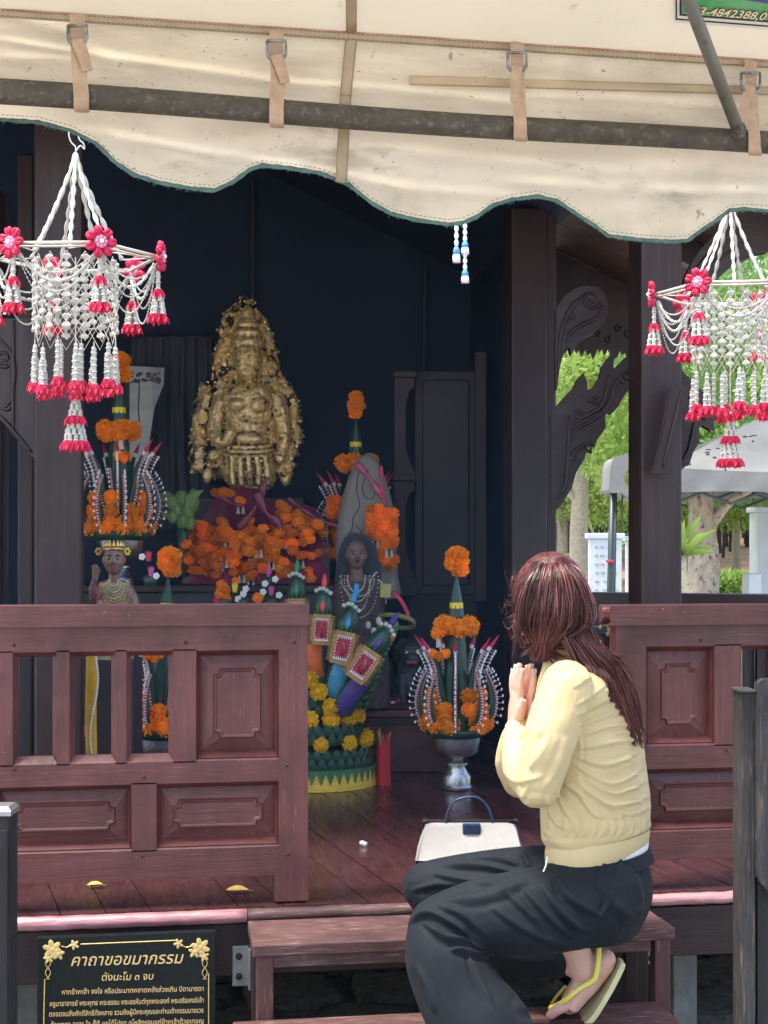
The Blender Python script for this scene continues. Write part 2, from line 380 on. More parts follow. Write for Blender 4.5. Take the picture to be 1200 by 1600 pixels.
# ---------------------------------------------------------------- carved pieces
def spiral(cx, cy, r0, r1, turns, a0, n=26, sgn=1):
    return [(cx+(r0+(r1-r0)*i/n)*math.cos(a0+sgn*2*PI*turns*i/n), cy+(r0+(r1-r0)*i/n)*math.sin(a0+sgn*2*PI*turns*i/n)) for i in range(n+1)]
def carved(name, L, outline, th, y0, m, parent, spirals=(), ribs=(), rr=.0060):
    mb = MB(); mb.prism([(L(a, b).x, L(a, b).z) for a, b in outline], y0, y0+th)
    o = mb.build(name, m, parent, bevel=.005)
    if spirals or ribs:
        r = MB()
        for s in spirals:
            pts = [L(a, b) + Vector((0, y0-.001, 0)) for a, b in spiral(*s)]; r.tube(pts, [rr*1.2*(1-.5*i/len(pts)) for i in range(len(pts))], 6)
        for q in ribs:
            pts = [v for v in catmull([L(a, b) + Vector((0, y0-.001, 0)) for a, b in q], 5)]; r.tube(pts, [rr*(.4+1.0*math.sin(PI*(i+.5)/len(pts))) for i in range(len(pts))], 6)
        tag(r.build('carving', m, o, smooth=True), kind='stuff')
    return o
def smooth_poly(pts, n=4):
    P = [Vector((a, b, 0)) for a, b in pts]; out = []; N = len(P)
    for i in range(N):
        a, b, c, d = P[i-1], P[i], P[(i+1)%N], P[(i+2)%N]
        for j in range(n):
            t = j/n; v = .5*((2*b)+(c-a)*t+(2*a-5*b+4*c-d)*t*t+(3*b-a-3*c+d)*t**3); out.append((v.x, v.y))
    return out
LB = Local(930, 650, 5.4); off = LB.loc - sh.location
class LSh:   # local coords but parented to the shrine: a rotated holder is avoided by mapping to world
    def __init__(s, L): s.L = L
def carved_w(name, L, outline, th, y0, m, spirals=(), ribs=(), rr=.0060):
    R = Matrix.Rotation(-TH, 4, 'Z'); o = carved(name, L, outline, th, y0, m, sh, spirals, ribs, rr)
    o.location = L.loc - sh.location; o.rotation_euler = (0, 0, -TH); return o
# long bracket climbing from the jamb to the post, with a horned naga head
out = [(862,802),(862,645),(889,615),(897,607),(904,592),(911,585),(916,597),(916,612),(928,606),(938,590),(942,575),(950,561),(962,550),(957,566),(958,580),(975,563),(990,548),
       (990,598),(975,616),(965,634),(955,645),(948,640),(944,652),(945,668),(938,678),(932,686),(928,697),(926,690),(915,700),(912,716),(899,737),(892,762),(876,788)]
carved_w('carved_bracket', LB, out, .05, 0, M['dark_x'], spirals=[(905,645,9,2,1.2,0),(921,700,6,1.5,1.1,1),(896,715,6,1.5,1.2,2),(930,628,7,2,1.1,3)],
         ribs=[[(890,690),(893,665),(915,650),(938,636),(948,610),(951,585)],[(896,690),(900,672),(920,660),(940,645),(956,622),(960,600),(990,570)],[(889,735),(895,712),(905,700),(925,690)],[(870,780),(884,755),(888,700),(889,650)],[(975,600),(966,590)],[(983,595),(974,583)],[(990,588),(982,577)]])
# scroll finial above it
out = smooth_poly([(866,610),(866,500),(872,478),(886,462),(908,452),(930,454),(943,468),(946,486),(940,506),(926,522),(908,532),(896,544),(890,556),(886,546),(876,560),(870,585)], 3)
carved_w('carved_scroll', LB, out, .05, -.06, M['dark_x'], spirals=[(921,472,15,3,1.4,.4),(889,498,8,2,1.2,2)],
         ribs=[[(869,590),(873,530),(884,495),(905,470)],[(880,555),(888,525),(905,512),(930,500),(938,480)],[(874,520),(881,500),(893,480),(912,462)]])
# hanging lace board at the far eave
lace = []; px = 862
while px < 1035:
    y0 = 540+(px-862)*.02+random.uniform(-3,3); lace += [(px, y0), (px+4, y0+9), (px+8, y0+2), (px+12, y0+14), (px+16, y0+3)]; px += 18
carved_w('eave_lace_board', Local(930, 650, 6.75), [(1035, 425), (862, 385)]+lace, .04, 0, M['dark_x'], spirals=[(870+i*16, 512+(i%3)*9, 6, 1.5, 1.1, i) for i in range(10)])
# bracket on the outer side of the right post
out = [(1052,742),(1052,560),(1068,585),(1085,600),(1099,617),(1104,632),(1118,638),(1127,640),(1122,652),(1113,658),(1114,671),(1098,661),(1090,668),(1091,690),(1081,706),(1076,722)]
LR = Local(1080, 650, 4.98)
carved_w('carved_bracket', LR, out, .05, 0, M['dark_x'], spirals=[(1086,630,9,2,1.2,0),(1099,648,5,1,1,1)], ribs=[[(1056,735),(1075,705),(1083,672),(1088,650)],[(1060,600),(1075,615),(1090,640)]])
# thin rail-like bracket tail leaning on the right post
out = [(1027,725),(1022,738),(1047,738),(1052,700),(1060,662),(1063,640),(1072,624),(1074,604),(1055,602),(1046,628),(1041,660),(1036,690)]
carved_w('carved_tail', Local(1050, 680, 4.80), out, .035, 0, M['dark_z'], ribs=[[(1036,730),(1046,690),(1056,650),(1064,610)]])
# curling rafters end above the right post
out = smooth_poly([(1062,520),(1064,470),(1075,430),(1090,400),(1112,375),(1135,350),(1215,300),(1215,380),(1160,400),(1130,425),(1108,445),(1095,470),(1088,505),(1078,525)], 3)
carved_w('carved_scroll', Local(1080, 450, 5.0), out, .05, 0.0, M['dark_x'], spirals=[(1100,440,12,3,1.3,0)], ribs=[[(1070,510),(1080,460),(1105,420),(1150,385)],[(1068,500),(1074,455),(1095,412),(1130,375)]])
# left bracket
out = [(-70,500),(55,500),(55,715),(48,708),(20,676),(14,662),(6,652),(-20,620),(-70,560)]
carved_w('carved_bracket', Local(30, 650, 4.72), out, .05, 0, M['dark_z'], spirals=[(6,560,14,3,1.2,1),(10,635,6,2,1.1,0)], ribs=[[(-10,520),(20,560),(18,620),(2,640)],[(22,500),(20,600),(21,676)],[(-5,645),(16,668),(50,707)]])
# side railing at the right rear (dark), with bars
p0 = PD(905, 925, 5.6); p1 = PD(1300, 931, 5.3)
rl = thing('side_railing', 'dark railing along the far right side of the platform behind the posts', 'railing', (p0.x, p0.y, FZ))
def seg_box(a, b, z0, z1, t):
    a = Vector((a.x, a.y, 0)); b = Vector((b.x, b.y, 0)); d = (b-a).normalized(); nrm = Vector((-d.y, d.x, 0))*t/2
    vs = [a-nrm, b-nrm, b+nrm, a+nrm]; vs = [Vector((v.x, v.y, z0)) for v in vs]+[Vector((v.x, v.y, z1)) for v in vs]
    return MB().add(vs, [(3,2,1,0),(4,5,6,7),(0,1,5,4),(1,2,6,5),(2,3,7,6),(3,0,4,7)])
zt = p0.z
seg_box(p0, p1, zt-.045, zt, .09).build('top_rail', M['dark_x'], rl, world=True, bevel=.004)
seg_box(p0, p1, zt-.16, zt-.047, .04).build('upper_rail', M['navy2'], rl, world=True, bevel=.003)
seg_box(p0, p1, FZ+.08, FZ+.28, .04).build('lower_rail', M['navy2'], rl, world=True, bevel=.003)
for i in range(17):
    q = p0+(p1-p0)*((i+.5)/17); wv = .024 if i % 1 == 0 else .02
    MB().box(q.x-wv, q.x+wv, q.y-.012, q.y+.012, FZ+.281, zt-.161).build('bar', M['dark_z'], rl, world=True)
wbox('post', p0.x-.05, p0.x+.03, p0.y-.04, p0.y+.04, FZ, zt-.001, M['dark_z'], rl)
# ================================================================== FRONT BALUSTRADES
def notch(x0, x1, z0, z1, c, ins=0):
    x0 += ins; x1 -= ins; z0 += ins; z1 -= ins
    P = []
    for (cx, cz, sx, sz, order) in ((x0, z0, 1, 1, 0), (x1, z0, -1, 1, 1), (x1, z1, -1, -1, 0), (x0, z1, 1, -1, 1)):
        tri = [(cx, cz+sz*c), (cx+sx*c*.8, cz+sz*c*.8), (cx+sx*c, cz)]
        if order: tri = tri[::-1]
        P += tri
    return P
def rectn(x0, x1, z0, z1):
    P = []
    for (cx, cz, sx, sz, order) in ((x0, z0, 1, 1, 0), (x1, z0, -1, 1, 1), (x1, z1, -1, -1, 0), (x0, z1, 1, -1, 1)):
        e = .001; tri = [(cx, cz+sz*e), (cx, cz), (cx+sx*e, cz)]
        if order: tri = tri[::-1]
        P += tri
    return P
def balustrade(root, ref, boxes, openings, Y0=YB, th=.055):
    X = lambda px: PY(px, 1100, Y0).x
    Z = lambda py: PY(ref, py, Y0).z
    for (nm, poly, ax, dy) in boxes:
        mb = MB(); mb.prism([(X(a), Z(b)) for a, b in poly], Y0-dy, Y0+th+dy)
        mb.build(nm, M['wood_'+ax], root, world=True, bevel=.010 if nm == 'handrail' else .0025)
    for (x0, x1, y0, y1, kind) in openings:
        mb = MB(); A = (X(x0), X(x1), Z(y1), Z(y0)); i1 = .013
        if kind == 'slot':
            B = (A[0]+.014, A[1]-.014, A[2]+.020, A[3]-.014)
            ra = [(A[0],A[2]),(A[1],A[2]),(A[1],A[3]),(A[0],A[3])]; rb = [(B[0],B[2]),(B[1],B[2]),(B[1],B[3]),(B[0],B[3])]
            vs = [(p[0], Y0+.001, p[1]) for p in ra]+[(p[0], Y0+.022, p[1]) for p in rb]+[(p[0], Y0+th-.022, p[1]) for p in rb]+[(p[0], Y0+th-.001, p[1]) for p in ra]
            fs = []
            for r in range(3):
                for i in range(4): fs.append((r*4+i, r*4+(i+1)%4, r*4+4+(i+1)%4, r*4+4+i))
            mb.add(vs, fs); mb.build('opening_moulding', M['wood_z'], root, world=True)
        else:
            B = (A[0]+.013, A[1]-.013, A[2]+.022, A[3]-.016)
            ins = .034 if kind == 'panel' else .030; c = .016
            Fd = (B[0]+ins, B[1]-ins, B[2]+ins*1.0, B[3]-ins*.95)
            rings = [(rectn(*A), .001), (rectn(*[a+d for a, d in zip(A, (.004,-.004,.006,-.004))]), .006), (rectn(*[a+d for a, d in zip(A, (.006,-.006,.008,-.006))]), .004), (rectn(*B), .030), (notch(*Fd, c), .020), (notch(*Fd, c, .003), .012), (notch(*Fd, c, .007), .013), (notch(*Fd, c, .010), .016)]
            vs = []; fs = []
            for P, dep in rings: vs += [(x, Y0+dep, z) for x, z in P]
            for r in range(len(rings)-1):
                for i in range(12): fs.append((r*12+i, r*12+(i+1)%12, r*12+12+(i+1)%12, r*12+12+i))
            fs.append(tuple(range((len(rings)-1)*12, len(rings)*12)))
            n = len(vs); vs += [(A[0],Y0+th-.004,A[2]),(A[1],Y0+th-.004,A[2]),(A[1],Y0+th-.004,A[3]),(A[0],Y0+th-.004,A[3])]; fs.append((n+3,n+2,n+1,n))
            mb.add(vs, fs); mb.build('raised_panel', M['wood_x' if (x1-x0) > (y1-y0) else 'wood_z'], root, world=True)
p = PY(240, 1412, YB)
bl = thing('wooden_balustrade', 'left reddish brown panelled wooden balustrade with three open slots', 'balustrade', (p.x, YB+.02, FZ))
R = lambda a, b, c, d: [(a, c), (b, c), (b, d), (a, d)]
balustrade(bl, 300,
    [('handrail', R(-120,476,951,971), 'x', .022), ('top_rail', [(-120,972),(478,972),(437,1015),(-120,1015)], 'x', 0),
     ('post', [(479,972),(480,1412),(430,1412),(430,1371),(438,1366),(438,1016)], 'z', .002),
     ('middle_rail', R(-120,437,1191,1222), 'x', 0), ('bottom_rail', R(-120,437,1328,1370), 'x', 0),
     ('stile', R(-66,18,1016,1190), 'z', -.0), ('stile', R(90,107,1016,1190), 'z', -.0), ('stile', R(182,196,1016,1190), 'z', 0), ('stile', R(272,305,1016,1190), 'z', 0),
     ('stile', R(207,243,1223,1327), 'z', 0), ('stile', R(-70,-8,1223,1327), 'z', 0)],
    [(18,90,1016,1190,'slot'), (107,182,1016,1190,'slot'), (196,272,1016,1190,'slot'), (305,437,1016,1190,'panel'), (243,437,1223,1327,'low'), (-8,207,1223,1327,'low')])
p = PY(1100, 1380, YB)
br = thing('wooden_balustrade', 'right reddish brown panelled wooden balustrade behind the kneeling woman', 'balustrade', (p.x, YB+.02, FZ))
balustrade(br, 1080,
    [('handrail', R(955,1400,951,970), 'x', .022), ('top_rail', [(964,971),(1400,971),(1400,1008),(1009,1008)], 'x', 0),
     ('post', [(964,972),(1008,1009),(1008,1302),(1000,1302),(1000,1387),(964,1387)], 'z', .002),
     ('middle_rail', R(1009,1400,1166,1199), 'x', 0), ('bottom_rail', R(1009,1400,1300,1341), 'x', 0),
     ('stile', R(1118,1157,1009,1165), 'z', 0), ('stile', R(1213,1400,1009,1165), 'z', 0), ('stile', R(1218,1400,1200,1299), 'z', 0)],
    [(1157,1213,1009,1165,'slot'), (1009,1118,1009,1165,'panel'), (1009,1218,1200,1299,'low')])
# wooden dowel pegs on the joints
for root, L in ((bl, [(22,1008),(290,1004),(460,1004),(448,1196),(22,1202),(225,1214),(223,1337),(450,1335)]), (br, [(1095,1000),(1135,1172)])):
    for a, b in L:
        q = PY(a, b, YB); MB().lathe([(.0045,0),(.0045,.0025),(.002,.004)], 8, M=Matrix.Translation((q.x, YB+.0005, q.z)) @ Matrix.Rotation(PI/2, 4, 'X')).build('peg', M['dark_z'], root, world=True)
# ================================================================== STEPS
ax = PY(400, 1478, 3.5).x; bx = PY(1050, 1452, 3.5).x
st = thing('step_bench', 'upper worn red brown wooden step bench in front of the platform edge', 'bench', ((ax+bx)/2, 3.6, 0))
MB().box(ax-.008, bx+.005, 3.49, 3.598, .470, .5).build('top_board', M['bench'], st, world=True, bevel=.004)
MB().box(ax-.006, bx+.003, 3.602, 3.725, .470, .499).build('top_board', M['bench'], st, world=True, bevel=.004)
MB().box(ax+.04, bx-.05, 3.51, 3.535, .438, .469).build('apron', M['bench'], st, world=True, bevel=.003)
for x0 in (ax+.002, bx-.042):
    MB().box(x0, x0+.04, 3.505, 3.545, .03, .4695).build('leg', M['bench_z'], st, world=True, bevel=.003)
for x0 in (ax+.002, bx-.052):
    MB().box(x0, x0+.05, 3.67, 3.71, .03, .4695).build('leg', M['dark_z'], st, world=True, bevel=.003)
q = PY(985, 1500, 3.6); MB().box(q.x-.012, q.x+.02, 3.6, 3.63, .03, .4695).build('leg', M['dark_z'], st, world=True, bevel=.003)
a2 = PY(385, 1592, 3.26).x-.02; b2 = PY(1075, 1592, 3.26).x
s2 = thing('step_bench', 'lower worn wooden step in front of the bench at the bottom edge', 'bench', ((a2+b2)/2, 3.36, 0))
MB().box(a2, b2, 3.24, 3.353, .300, .33).build('top_board', M['bench'], s2, world=True, bevel=.004)
MB().box(a2, b2, 3.357, 3.47, .300, .329).build('top_board', M['bench'], s2, world=True, bevel=.004)
for x0 in (a2+.01, b2-.05):
    for y0 in (3.25, 3.42): MB().box(x0, x0+.04, y0, y0+.035, .0, .2995).build('leg', M['bench_z'], s2, world=True, bevel=.003)
def plate(px0, px1, py0, py1, label):
    a = PY(px0, py1, 3.783); b = PY(px1, py0, 3.783); r = thing('metal_bracket', label, 'bracket', ((a.x+b.x)/2, 3.783, (a.z+b.z)/2))
    MB().box(a.x, b.x, 3.779, 3.7895, a.z, b.z).build('plate', M['metal'], r, world=True, bevel=.002)
    MB().box(b.x-.002, b.x+.004, 3.74, 3.7895, a.z, b.z).build('flange', M['metal'], r, world=True, bevel=.001)
    for t in (.25, .75):
        z = a.z+(b.z-a.z)*t; MB().lathe([(.009,0),(.009,.004),(.005,.005),(.005,.012),(0.001,.013)], 8, M=Matrix.Translation(((a.x+b.x)/2-.004, 3.779, z)) @ Matrix.Rotation(PI/2, 4, 'X')).build('bolt', M['dark_z'], r, world=True)
plate(363, 388, 1477, 1541, 'galvanised steel angle bracket bolted beside the left bench leg')
plate(1012, 1026, 1470, 1506, 'small steel bracket near the right bench leg')
# ================================================================== FOREGROUND POSTS
def L3(px, d): return PD(px, 1300, d)
fp = Local(1180, 1600, 3.30); r = fp.thing('weathered_fence', 'weathered grey wooden fence post and board at the right edge', 'fence'); r.location.z = 0
zof = fp.loc.z
def fb(name, px0, px1, py0, y0, y1, m, py1=None, poly=None):
    a = fp(px0, py0); b = fp(px1, py0); z0 = 0.0 if py1 is None else fp(px0, py1).z+zof
    return MB().box(a.x, b.x, y0, y1, z0, a.z+zof).build(name, m, r, bevel=.004)
fb('post', 1156, 1181, 1080, 0, .07, M['grey_wood']); fb('cap', 1153, 1183, 1078, -.004, .074, M['grey_wood'], 1084)
mb = MB(); P = [(1183,1066),(1188,1062),(1250,1062),(1250,1388),(1205,1388),(1196,1386),(1183,1368)]
mb.prism([(fp(a, b).x, fp(a, b).z+zof) for a, b in P], -.03, .0); mb.build('board', M['grey_wood'], r, bevel=.004)
mb = MB(); mb.box(fp(1184,0).x, fp(1250,0).x, .002, .06, 0, fp(1184,1100).z+zof).build('post', M['black_wood'], r, bevel=.004)
fq = Local(0, 1600, 3.2); r2 = fq.thing('black_post', 'black carved post cut off by the left edge beside the granite sign', 'post'); r2.location.z = 0
zo2 = fq.loc.z
a = fq(-40, 1275); b = fq(16, 1275)
MB().box(a.x, b.x, 0, .07, 0, a.z+zo2).build('shaft', M['black_wood'], r2, bevel=.006)
mb = MB(); mb.box(a.x-.002, b.x+.002, -.003, .073, a.z+zo2, a.z+zo2+.010); mb.add([(a.x-.002,-.003,a.z+zo2+.010),(b.x+.002,-.003,a.z+zo2+.010),(b.x+.002,.073,a.z+zo2+.010),(a.x-.002,.073,a.z+zo2+.010),(a.x+.006,.006,a.z+zo2+.019),(b.x-.006,.006,a.z+zo2+.019),(b.x-.006,.064,a.z+zo2+.019),(a.x+.006,.064,a.z+zo2+.019)],[(4,5,6,7),(0,1,5,4),(1,2,6,5),(2,3,7,6),(3,0,4,7)])
mb.build('cap', M['metal'], r2)
MB().box(a.x, b.x-.004, -.006, -.001, .3, a.z+zo2-.03).build('panel', M['black_wood'], r2, bevel=.002)
MB().box(b.x-.001, b.x+.004, .01, .05, fq(0,1500).z+zo2, fq(0,1470).z+zo2).build('ledge', M['black_wood'], r2, bevel=.001)
# ================================================================== CANOPY (the camera stands under it)
def CP(px, py, e=0): return PD(px, py, 2.74/(1-.27*(px-600)/FOC)+e*.9)
M['tarp'] = mat('cream tarpaulin', (.78,.65,.44), (.84,.72,.52), scale=1.6, rough=.7, bump=.25, bscale=6, stretch=(1,1,3), transl=.55, c3=(.40,.31,.20), s3=5, lo3=.60, hi3=.80, bdist=.02)
M['tarp_dirty'] = mat('stained tarpaulin', (.76,.63,.42), (.60,.475,.31), scale=4, rough=.75, bump=.3, bscale=9, stretch=(1,1,5), transl=.52, lo=.38, hi=.66, c3=(.14,.11,.07), s3=34, lo3=.66, hi3=.72, bdist=.01)
M['seam'] = mat('tarp seam band', (.60,.47,.30), (.48,.37,.24), scale=14, rough=.8, transl=.4)
M['seam_red'] = mat('faded red seam', (.35,.15,.09), (.45,.30,.20), scale=25, rough=.8)
M['green_tape'] = mat('frayed green edging', (.08,.17,.14), (.16,.25,.20), scale=60, rough=.9, bump=.6, transl=.2)
M['pipe'] = mat('lichen spotted pipe', (.050,.040,.026), (.085,.066,.042), scale=26, rough=.7, bump=.5, c3=(.14,.125,.095), s3=75, lo3=.54, hi3=.70)
M['strap'] = mat('webbing strap', (.50,.34,.22), (.40,.26,.16), scale=40, rough=.85, bump=.3, bscale=300)
M['thread'] = mat('dark thread', (.12,.10,.07), rough=.9)
M['pole'] = mat('brace pole paint', (.10,.095,.07), (.15,.14,.11), scale=12, rough=.5, bump=.2, c3=(.05,.04,.03), s3=30, lo3=.6, hi3=.7)
for nm in ('tarp', 'tarp_dirty'):
    t = M[nm].node_tree; N = t.nodes; L = t.links; b = N['Principled BSDF']; src = b.inputs['Base Color'].links[0].from_socket; tc = N.new('ShaderNodeTexCoord')
    for (sc_, lo, hi, col, det) in ((2.2, .50, .75, (.30,.23,.14), 6), (26, .71, .75, (.10,.075,.045), 2), (90, .70, .73, (.16,.11,.07), 2)):
        n = N.new('ShaderNodeTexNoise'); n.inputs['Scale'].default_value = sc_; n.inputs['Detail'].default_value = det; n.inputs['Roughness'].default_value = .65; L.new(tc.outputs['Object'], n.inputs['Vector'])
        r = N.new('ShaderNodeMapRange'); r.inputs[1].default_value = lo; r.inputs[2].default_value = hi; r.inputs[4].default_value = .5; L.new(n.outputs['Fac'], r.inputs[0])
        x = N.new('ShaderNodeMix'); x.data_type = 'RGBA'; L.new(r.outputs[0], x.inputs[0]); L.new(src, x.inputs[6]); x.inputs[7].default_value = (*col, 1); src = x.outputs[2]
    L.new(src, b.inputs['Base Color'])
    for n in N:
        if n.type == 'BSDF_TRANSLUCENT': L.new(src, n.inputs[0])
cp0 = CP(600, 185)
cn = thing('canopy_tent', 'cream scalloped tent canopy with a lichen spotted pipe across the top', 'canopy', cp0)
EDGE = [(-160,250),(-110,225),(-60,196),(0,188),(60,192),(110,205),(150,225),(180,255),(210,275),(250,287),(300,296),(335,299),(365,285),(390,266),(410,260),(450,264),(500,272),(545,290),(580,318),(610,335),(650,345),(700,352),(722,350),(745,340),(770,322),(800,313),(840,308),(870,315),(900,335),(935,358),(950,370),(1000,376),(1050,379),(1075,377),(1095,362),(1120,345),(1140,330),(1165,328),(1200,331),(1240,345),(1280,375),(1330,400),(1400,400)]
ex = [a for a, b in EDGE]; ey = [b for a, b in EDGE]
edge = lambda px: float(np.interp(px, ex, ey))
seam = lambda px: 15+.067*px
def fold_disp(px, py):
    d = 0
    folds = [([(0,62),(150,86),(420,128),(600,140),(800,160)],5,.010),([(150,140),(420,170),(540,182)],4,-.006),([(0,90),(200,96),(420,120)],8,.006),
             ([(140,205),(300,235),(520,270),(660,303)],5,.010),([(600,285),(700,300),(790,305)],5,.008),([(600,230),(900,260),(1200,275)],14,.007),
             ([(440,200),(700,235),(1000,262)],9,-.006),([(800,285),(1000,300),(1190,300)],8,.009),([(820,150),(1000,158),(1200,172)],4,.005),([(0,210),(200,225),(330,262)],10,.006),([(0,20),(100,50),(210,120)],14,.012)]
    for L, wd, am in folds:
        if L[0][0]-30 < px < L[-1][0]+30:
            yy = np.interp(px, [a for a, b in L], [b for a, b in L]); f = min(1, (px-L[0][0]+30)/60, (L[-1][0]+30-px)/60)
            am = am*.4; d += am*f*math.exp(-((py-yy)/wd)**2) + am*.6*f*(1/(1+math.exp(-(py-yy)/wd))-.5)
    return d + .005*mnoise.noise((px*.003, py*.006, 0)) + .002*mnoise.noise((px*.012, py*.03, 5))
def valance():
    pxs = list(np.arange(-160, 1400, 10)); nr = 46; mb = MB(); vs = []; n = len(pxs); mi = []
    for j in range(nr+1):
        for px in pxs:
            a, b = seam(px), edge(px); py = a+(b-a)*j/nr; t = j/nr
            e = .055+.02*t + fold_disp(px, py)
            vs.append(CP(px, py, e))
    fs = [(j*n+i, (j+1)*n+i, (j+1)*n+i+1, j*n+i+1) for j in range(nr) for i in range(n-1)]
    mb.add(vs, fs)
    for j in range(nr):
        for i in range(n-1):
            a, b = seam(pxs[i]), edge(pxs[i]); py = a+(b-a)*(j+.5)/nr
            mi.append(1 if py < 128+.085*pxs[i] else 0)
    mb.m = mi
    o = mb.build('valance', [M['tarp'], M['tarp_dirty']], cn, smooth=True, world=True)
    # edging tape
    pts = []; 
    for px in np.arange(-155, 1390, 5): pts.append(CP(px, edge(px)-1.5, .075+.0+fold_disp(px, edge(px))))
    tm = MB(); tm.tube(pts, [(.0042+random.uniform(-.0010,.0010), .0016) for _ in pts], 8, up=(0,0,1)); tm.build('edge_tape', M['green_tape'], cn, smooth=True, world=True)
    tm = MB()    # frayed threads
    for k in range(150):
        px = random.uniform(0, 1200); p = CP(px, edge(px)+1, .073); q = p + Vector((random.uniform(-.004,.004), 0, -random.uniform(.002,.006))); tm.tube([p, q], .0006, 3)
    tag(tm.build('loose_threads', M['green_tape'], cn, world=True), kind='stuff')
    # seam bands
    for nm, f, wd, m in (('upper_hem', lambda px: seam(px)+5, .008, M['seam']), ('seam_line', lambda px: seam(px)-1, .002, M['seam_red']), ('middle_hem', lambda px: 100+.075*px if px > 0 else 100, .0, None)):
        if m is None: continue
        pts = [CP(px, f(px), .046+fold_disp(px, f(px))) for px in np.arange(-60, 1300, 12)]
        MB().tube(pts, [(wd, .0018)]*len(pts), 6, up=(0,0,1)).build(nm, m, cn, smooth=True, world=True)
    pts = [CP(px, 130+.03*(px-800), .048+fold_disp(px, 130+.03*(px-800))) for px in np.arange(640, 1300, 12)]
    MB().tube(pts, [(.009, .0015)]*len(pts), 6, up=(0,0,1)).build('middle_hem', M['tarp_dirty'], cn, smooth=True, world=True)
    st_ = MB()
    for px in np.arange(-20, 1220, 7.5):
        for f in (lambda q: seam(q)+1, lambda q: seam(q)+9): 
            a, b = CP(px, f(px), .043+fold_disp(px, f(px))), CP(px+4, f(px+4), .043+fold_disp(px+4, f(px+4))); st_.tube([a, b], .0006, 3)
        a, b = CP(px, edge(px)-9, .068+fold_disp(px, edge(px)-9)), CP(px+4, edge(px+4)-9, .068+fold_disp(px+4, edge(px+4)-9)); st_.tube([a, b], .0006, 3)
    tag(st_.build('stitching', M['thread'], cn, world=True), kind='stuff')
    for (x0, y0, x1, y1) in ((549, 58, 540, 150), (540, 150, 533, 285)):
        pts = [CP(x0+(x1-x0)*i/14, y0+(y1-y0)*i/14, .048+.012*i/14*(1 if y0 > 100 else 0)+fold_disp(x0+(x1-x0)*i/14, y0+(y1-y0)*i/14)) for i in range(15)]
        MB().tube(pts, [(.011, .0018)]*15, 6, up=(1,0,0)).build('vertical_seam', M['seam'], cn, smooth=True, world=True)
valance()
# roof tarp rising towards the middle of the tent
S0, S1 = CP(-160, seam(-160), .05), CP(1400, seam(1400), .05)
ax_ = (S1-S0).normalized(); nh = Vector((ax_.y, -ax_.x, 0)).normalized()
if nh.y > 0: nh = -nh
slope = .42
def roofp(a, b, sag=True):     # a along seam 0..1, b metres towards the tent middle
    p = S0 + (S1-S0)*a + nh*b + Vector((0,0,slope*b)); 
    return p
mb = MB(); na, nb = 60, 24; vs = []
for j in range(nb+1):
    for i in range(na+1):
        a = -1.1+3.2*i/na; b = 2.6*(j/nb)**1.3; p = roofp(a, b); p.z += .02*mnoise.noise((a*6, b*3, 1))*min(1, b*6) - .02*math.sin(min(b,2.6)/2.6*PI)
        vs.append(p)
mb.add(vs, [(j*(na+1)+i, j*(na+1)+i+1, (j+1)*(na+1)+i+1, (j+1)*(na+1)+i) for j in range(nb) for i in range(na)])
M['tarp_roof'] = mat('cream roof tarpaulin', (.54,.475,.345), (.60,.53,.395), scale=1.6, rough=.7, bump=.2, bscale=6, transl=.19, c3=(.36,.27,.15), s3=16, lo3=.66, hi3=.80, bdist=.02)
mb.build('roof_tarp', M['tarp_roof'], cn, smooth=True, world=True)
nrm_r = ax_.cross(nh + Vector((0,0,slope))).normalized()
cam0 = Vector((0,0,EYE))
def on_roof(px, py, lift=0):
    d = (PD(px, py, 1)-cam0); n_ = nrm_r
    t = (S0-cam0).dot(n_)/d.dot(n_); p = cam0+d*t
    return p - (p-cam0).normalized()*lift
# seam strip on the roof
pts = [on_roof(549, y, .012) for y in (50, 30, 10, -10, -40, -80)]
MB().tube(pts, [(.010, .0015)]*len(pts), 6, up=(1,0,0)).build('vertical_seam', M['seam'], cn, smooth=True, world=True)
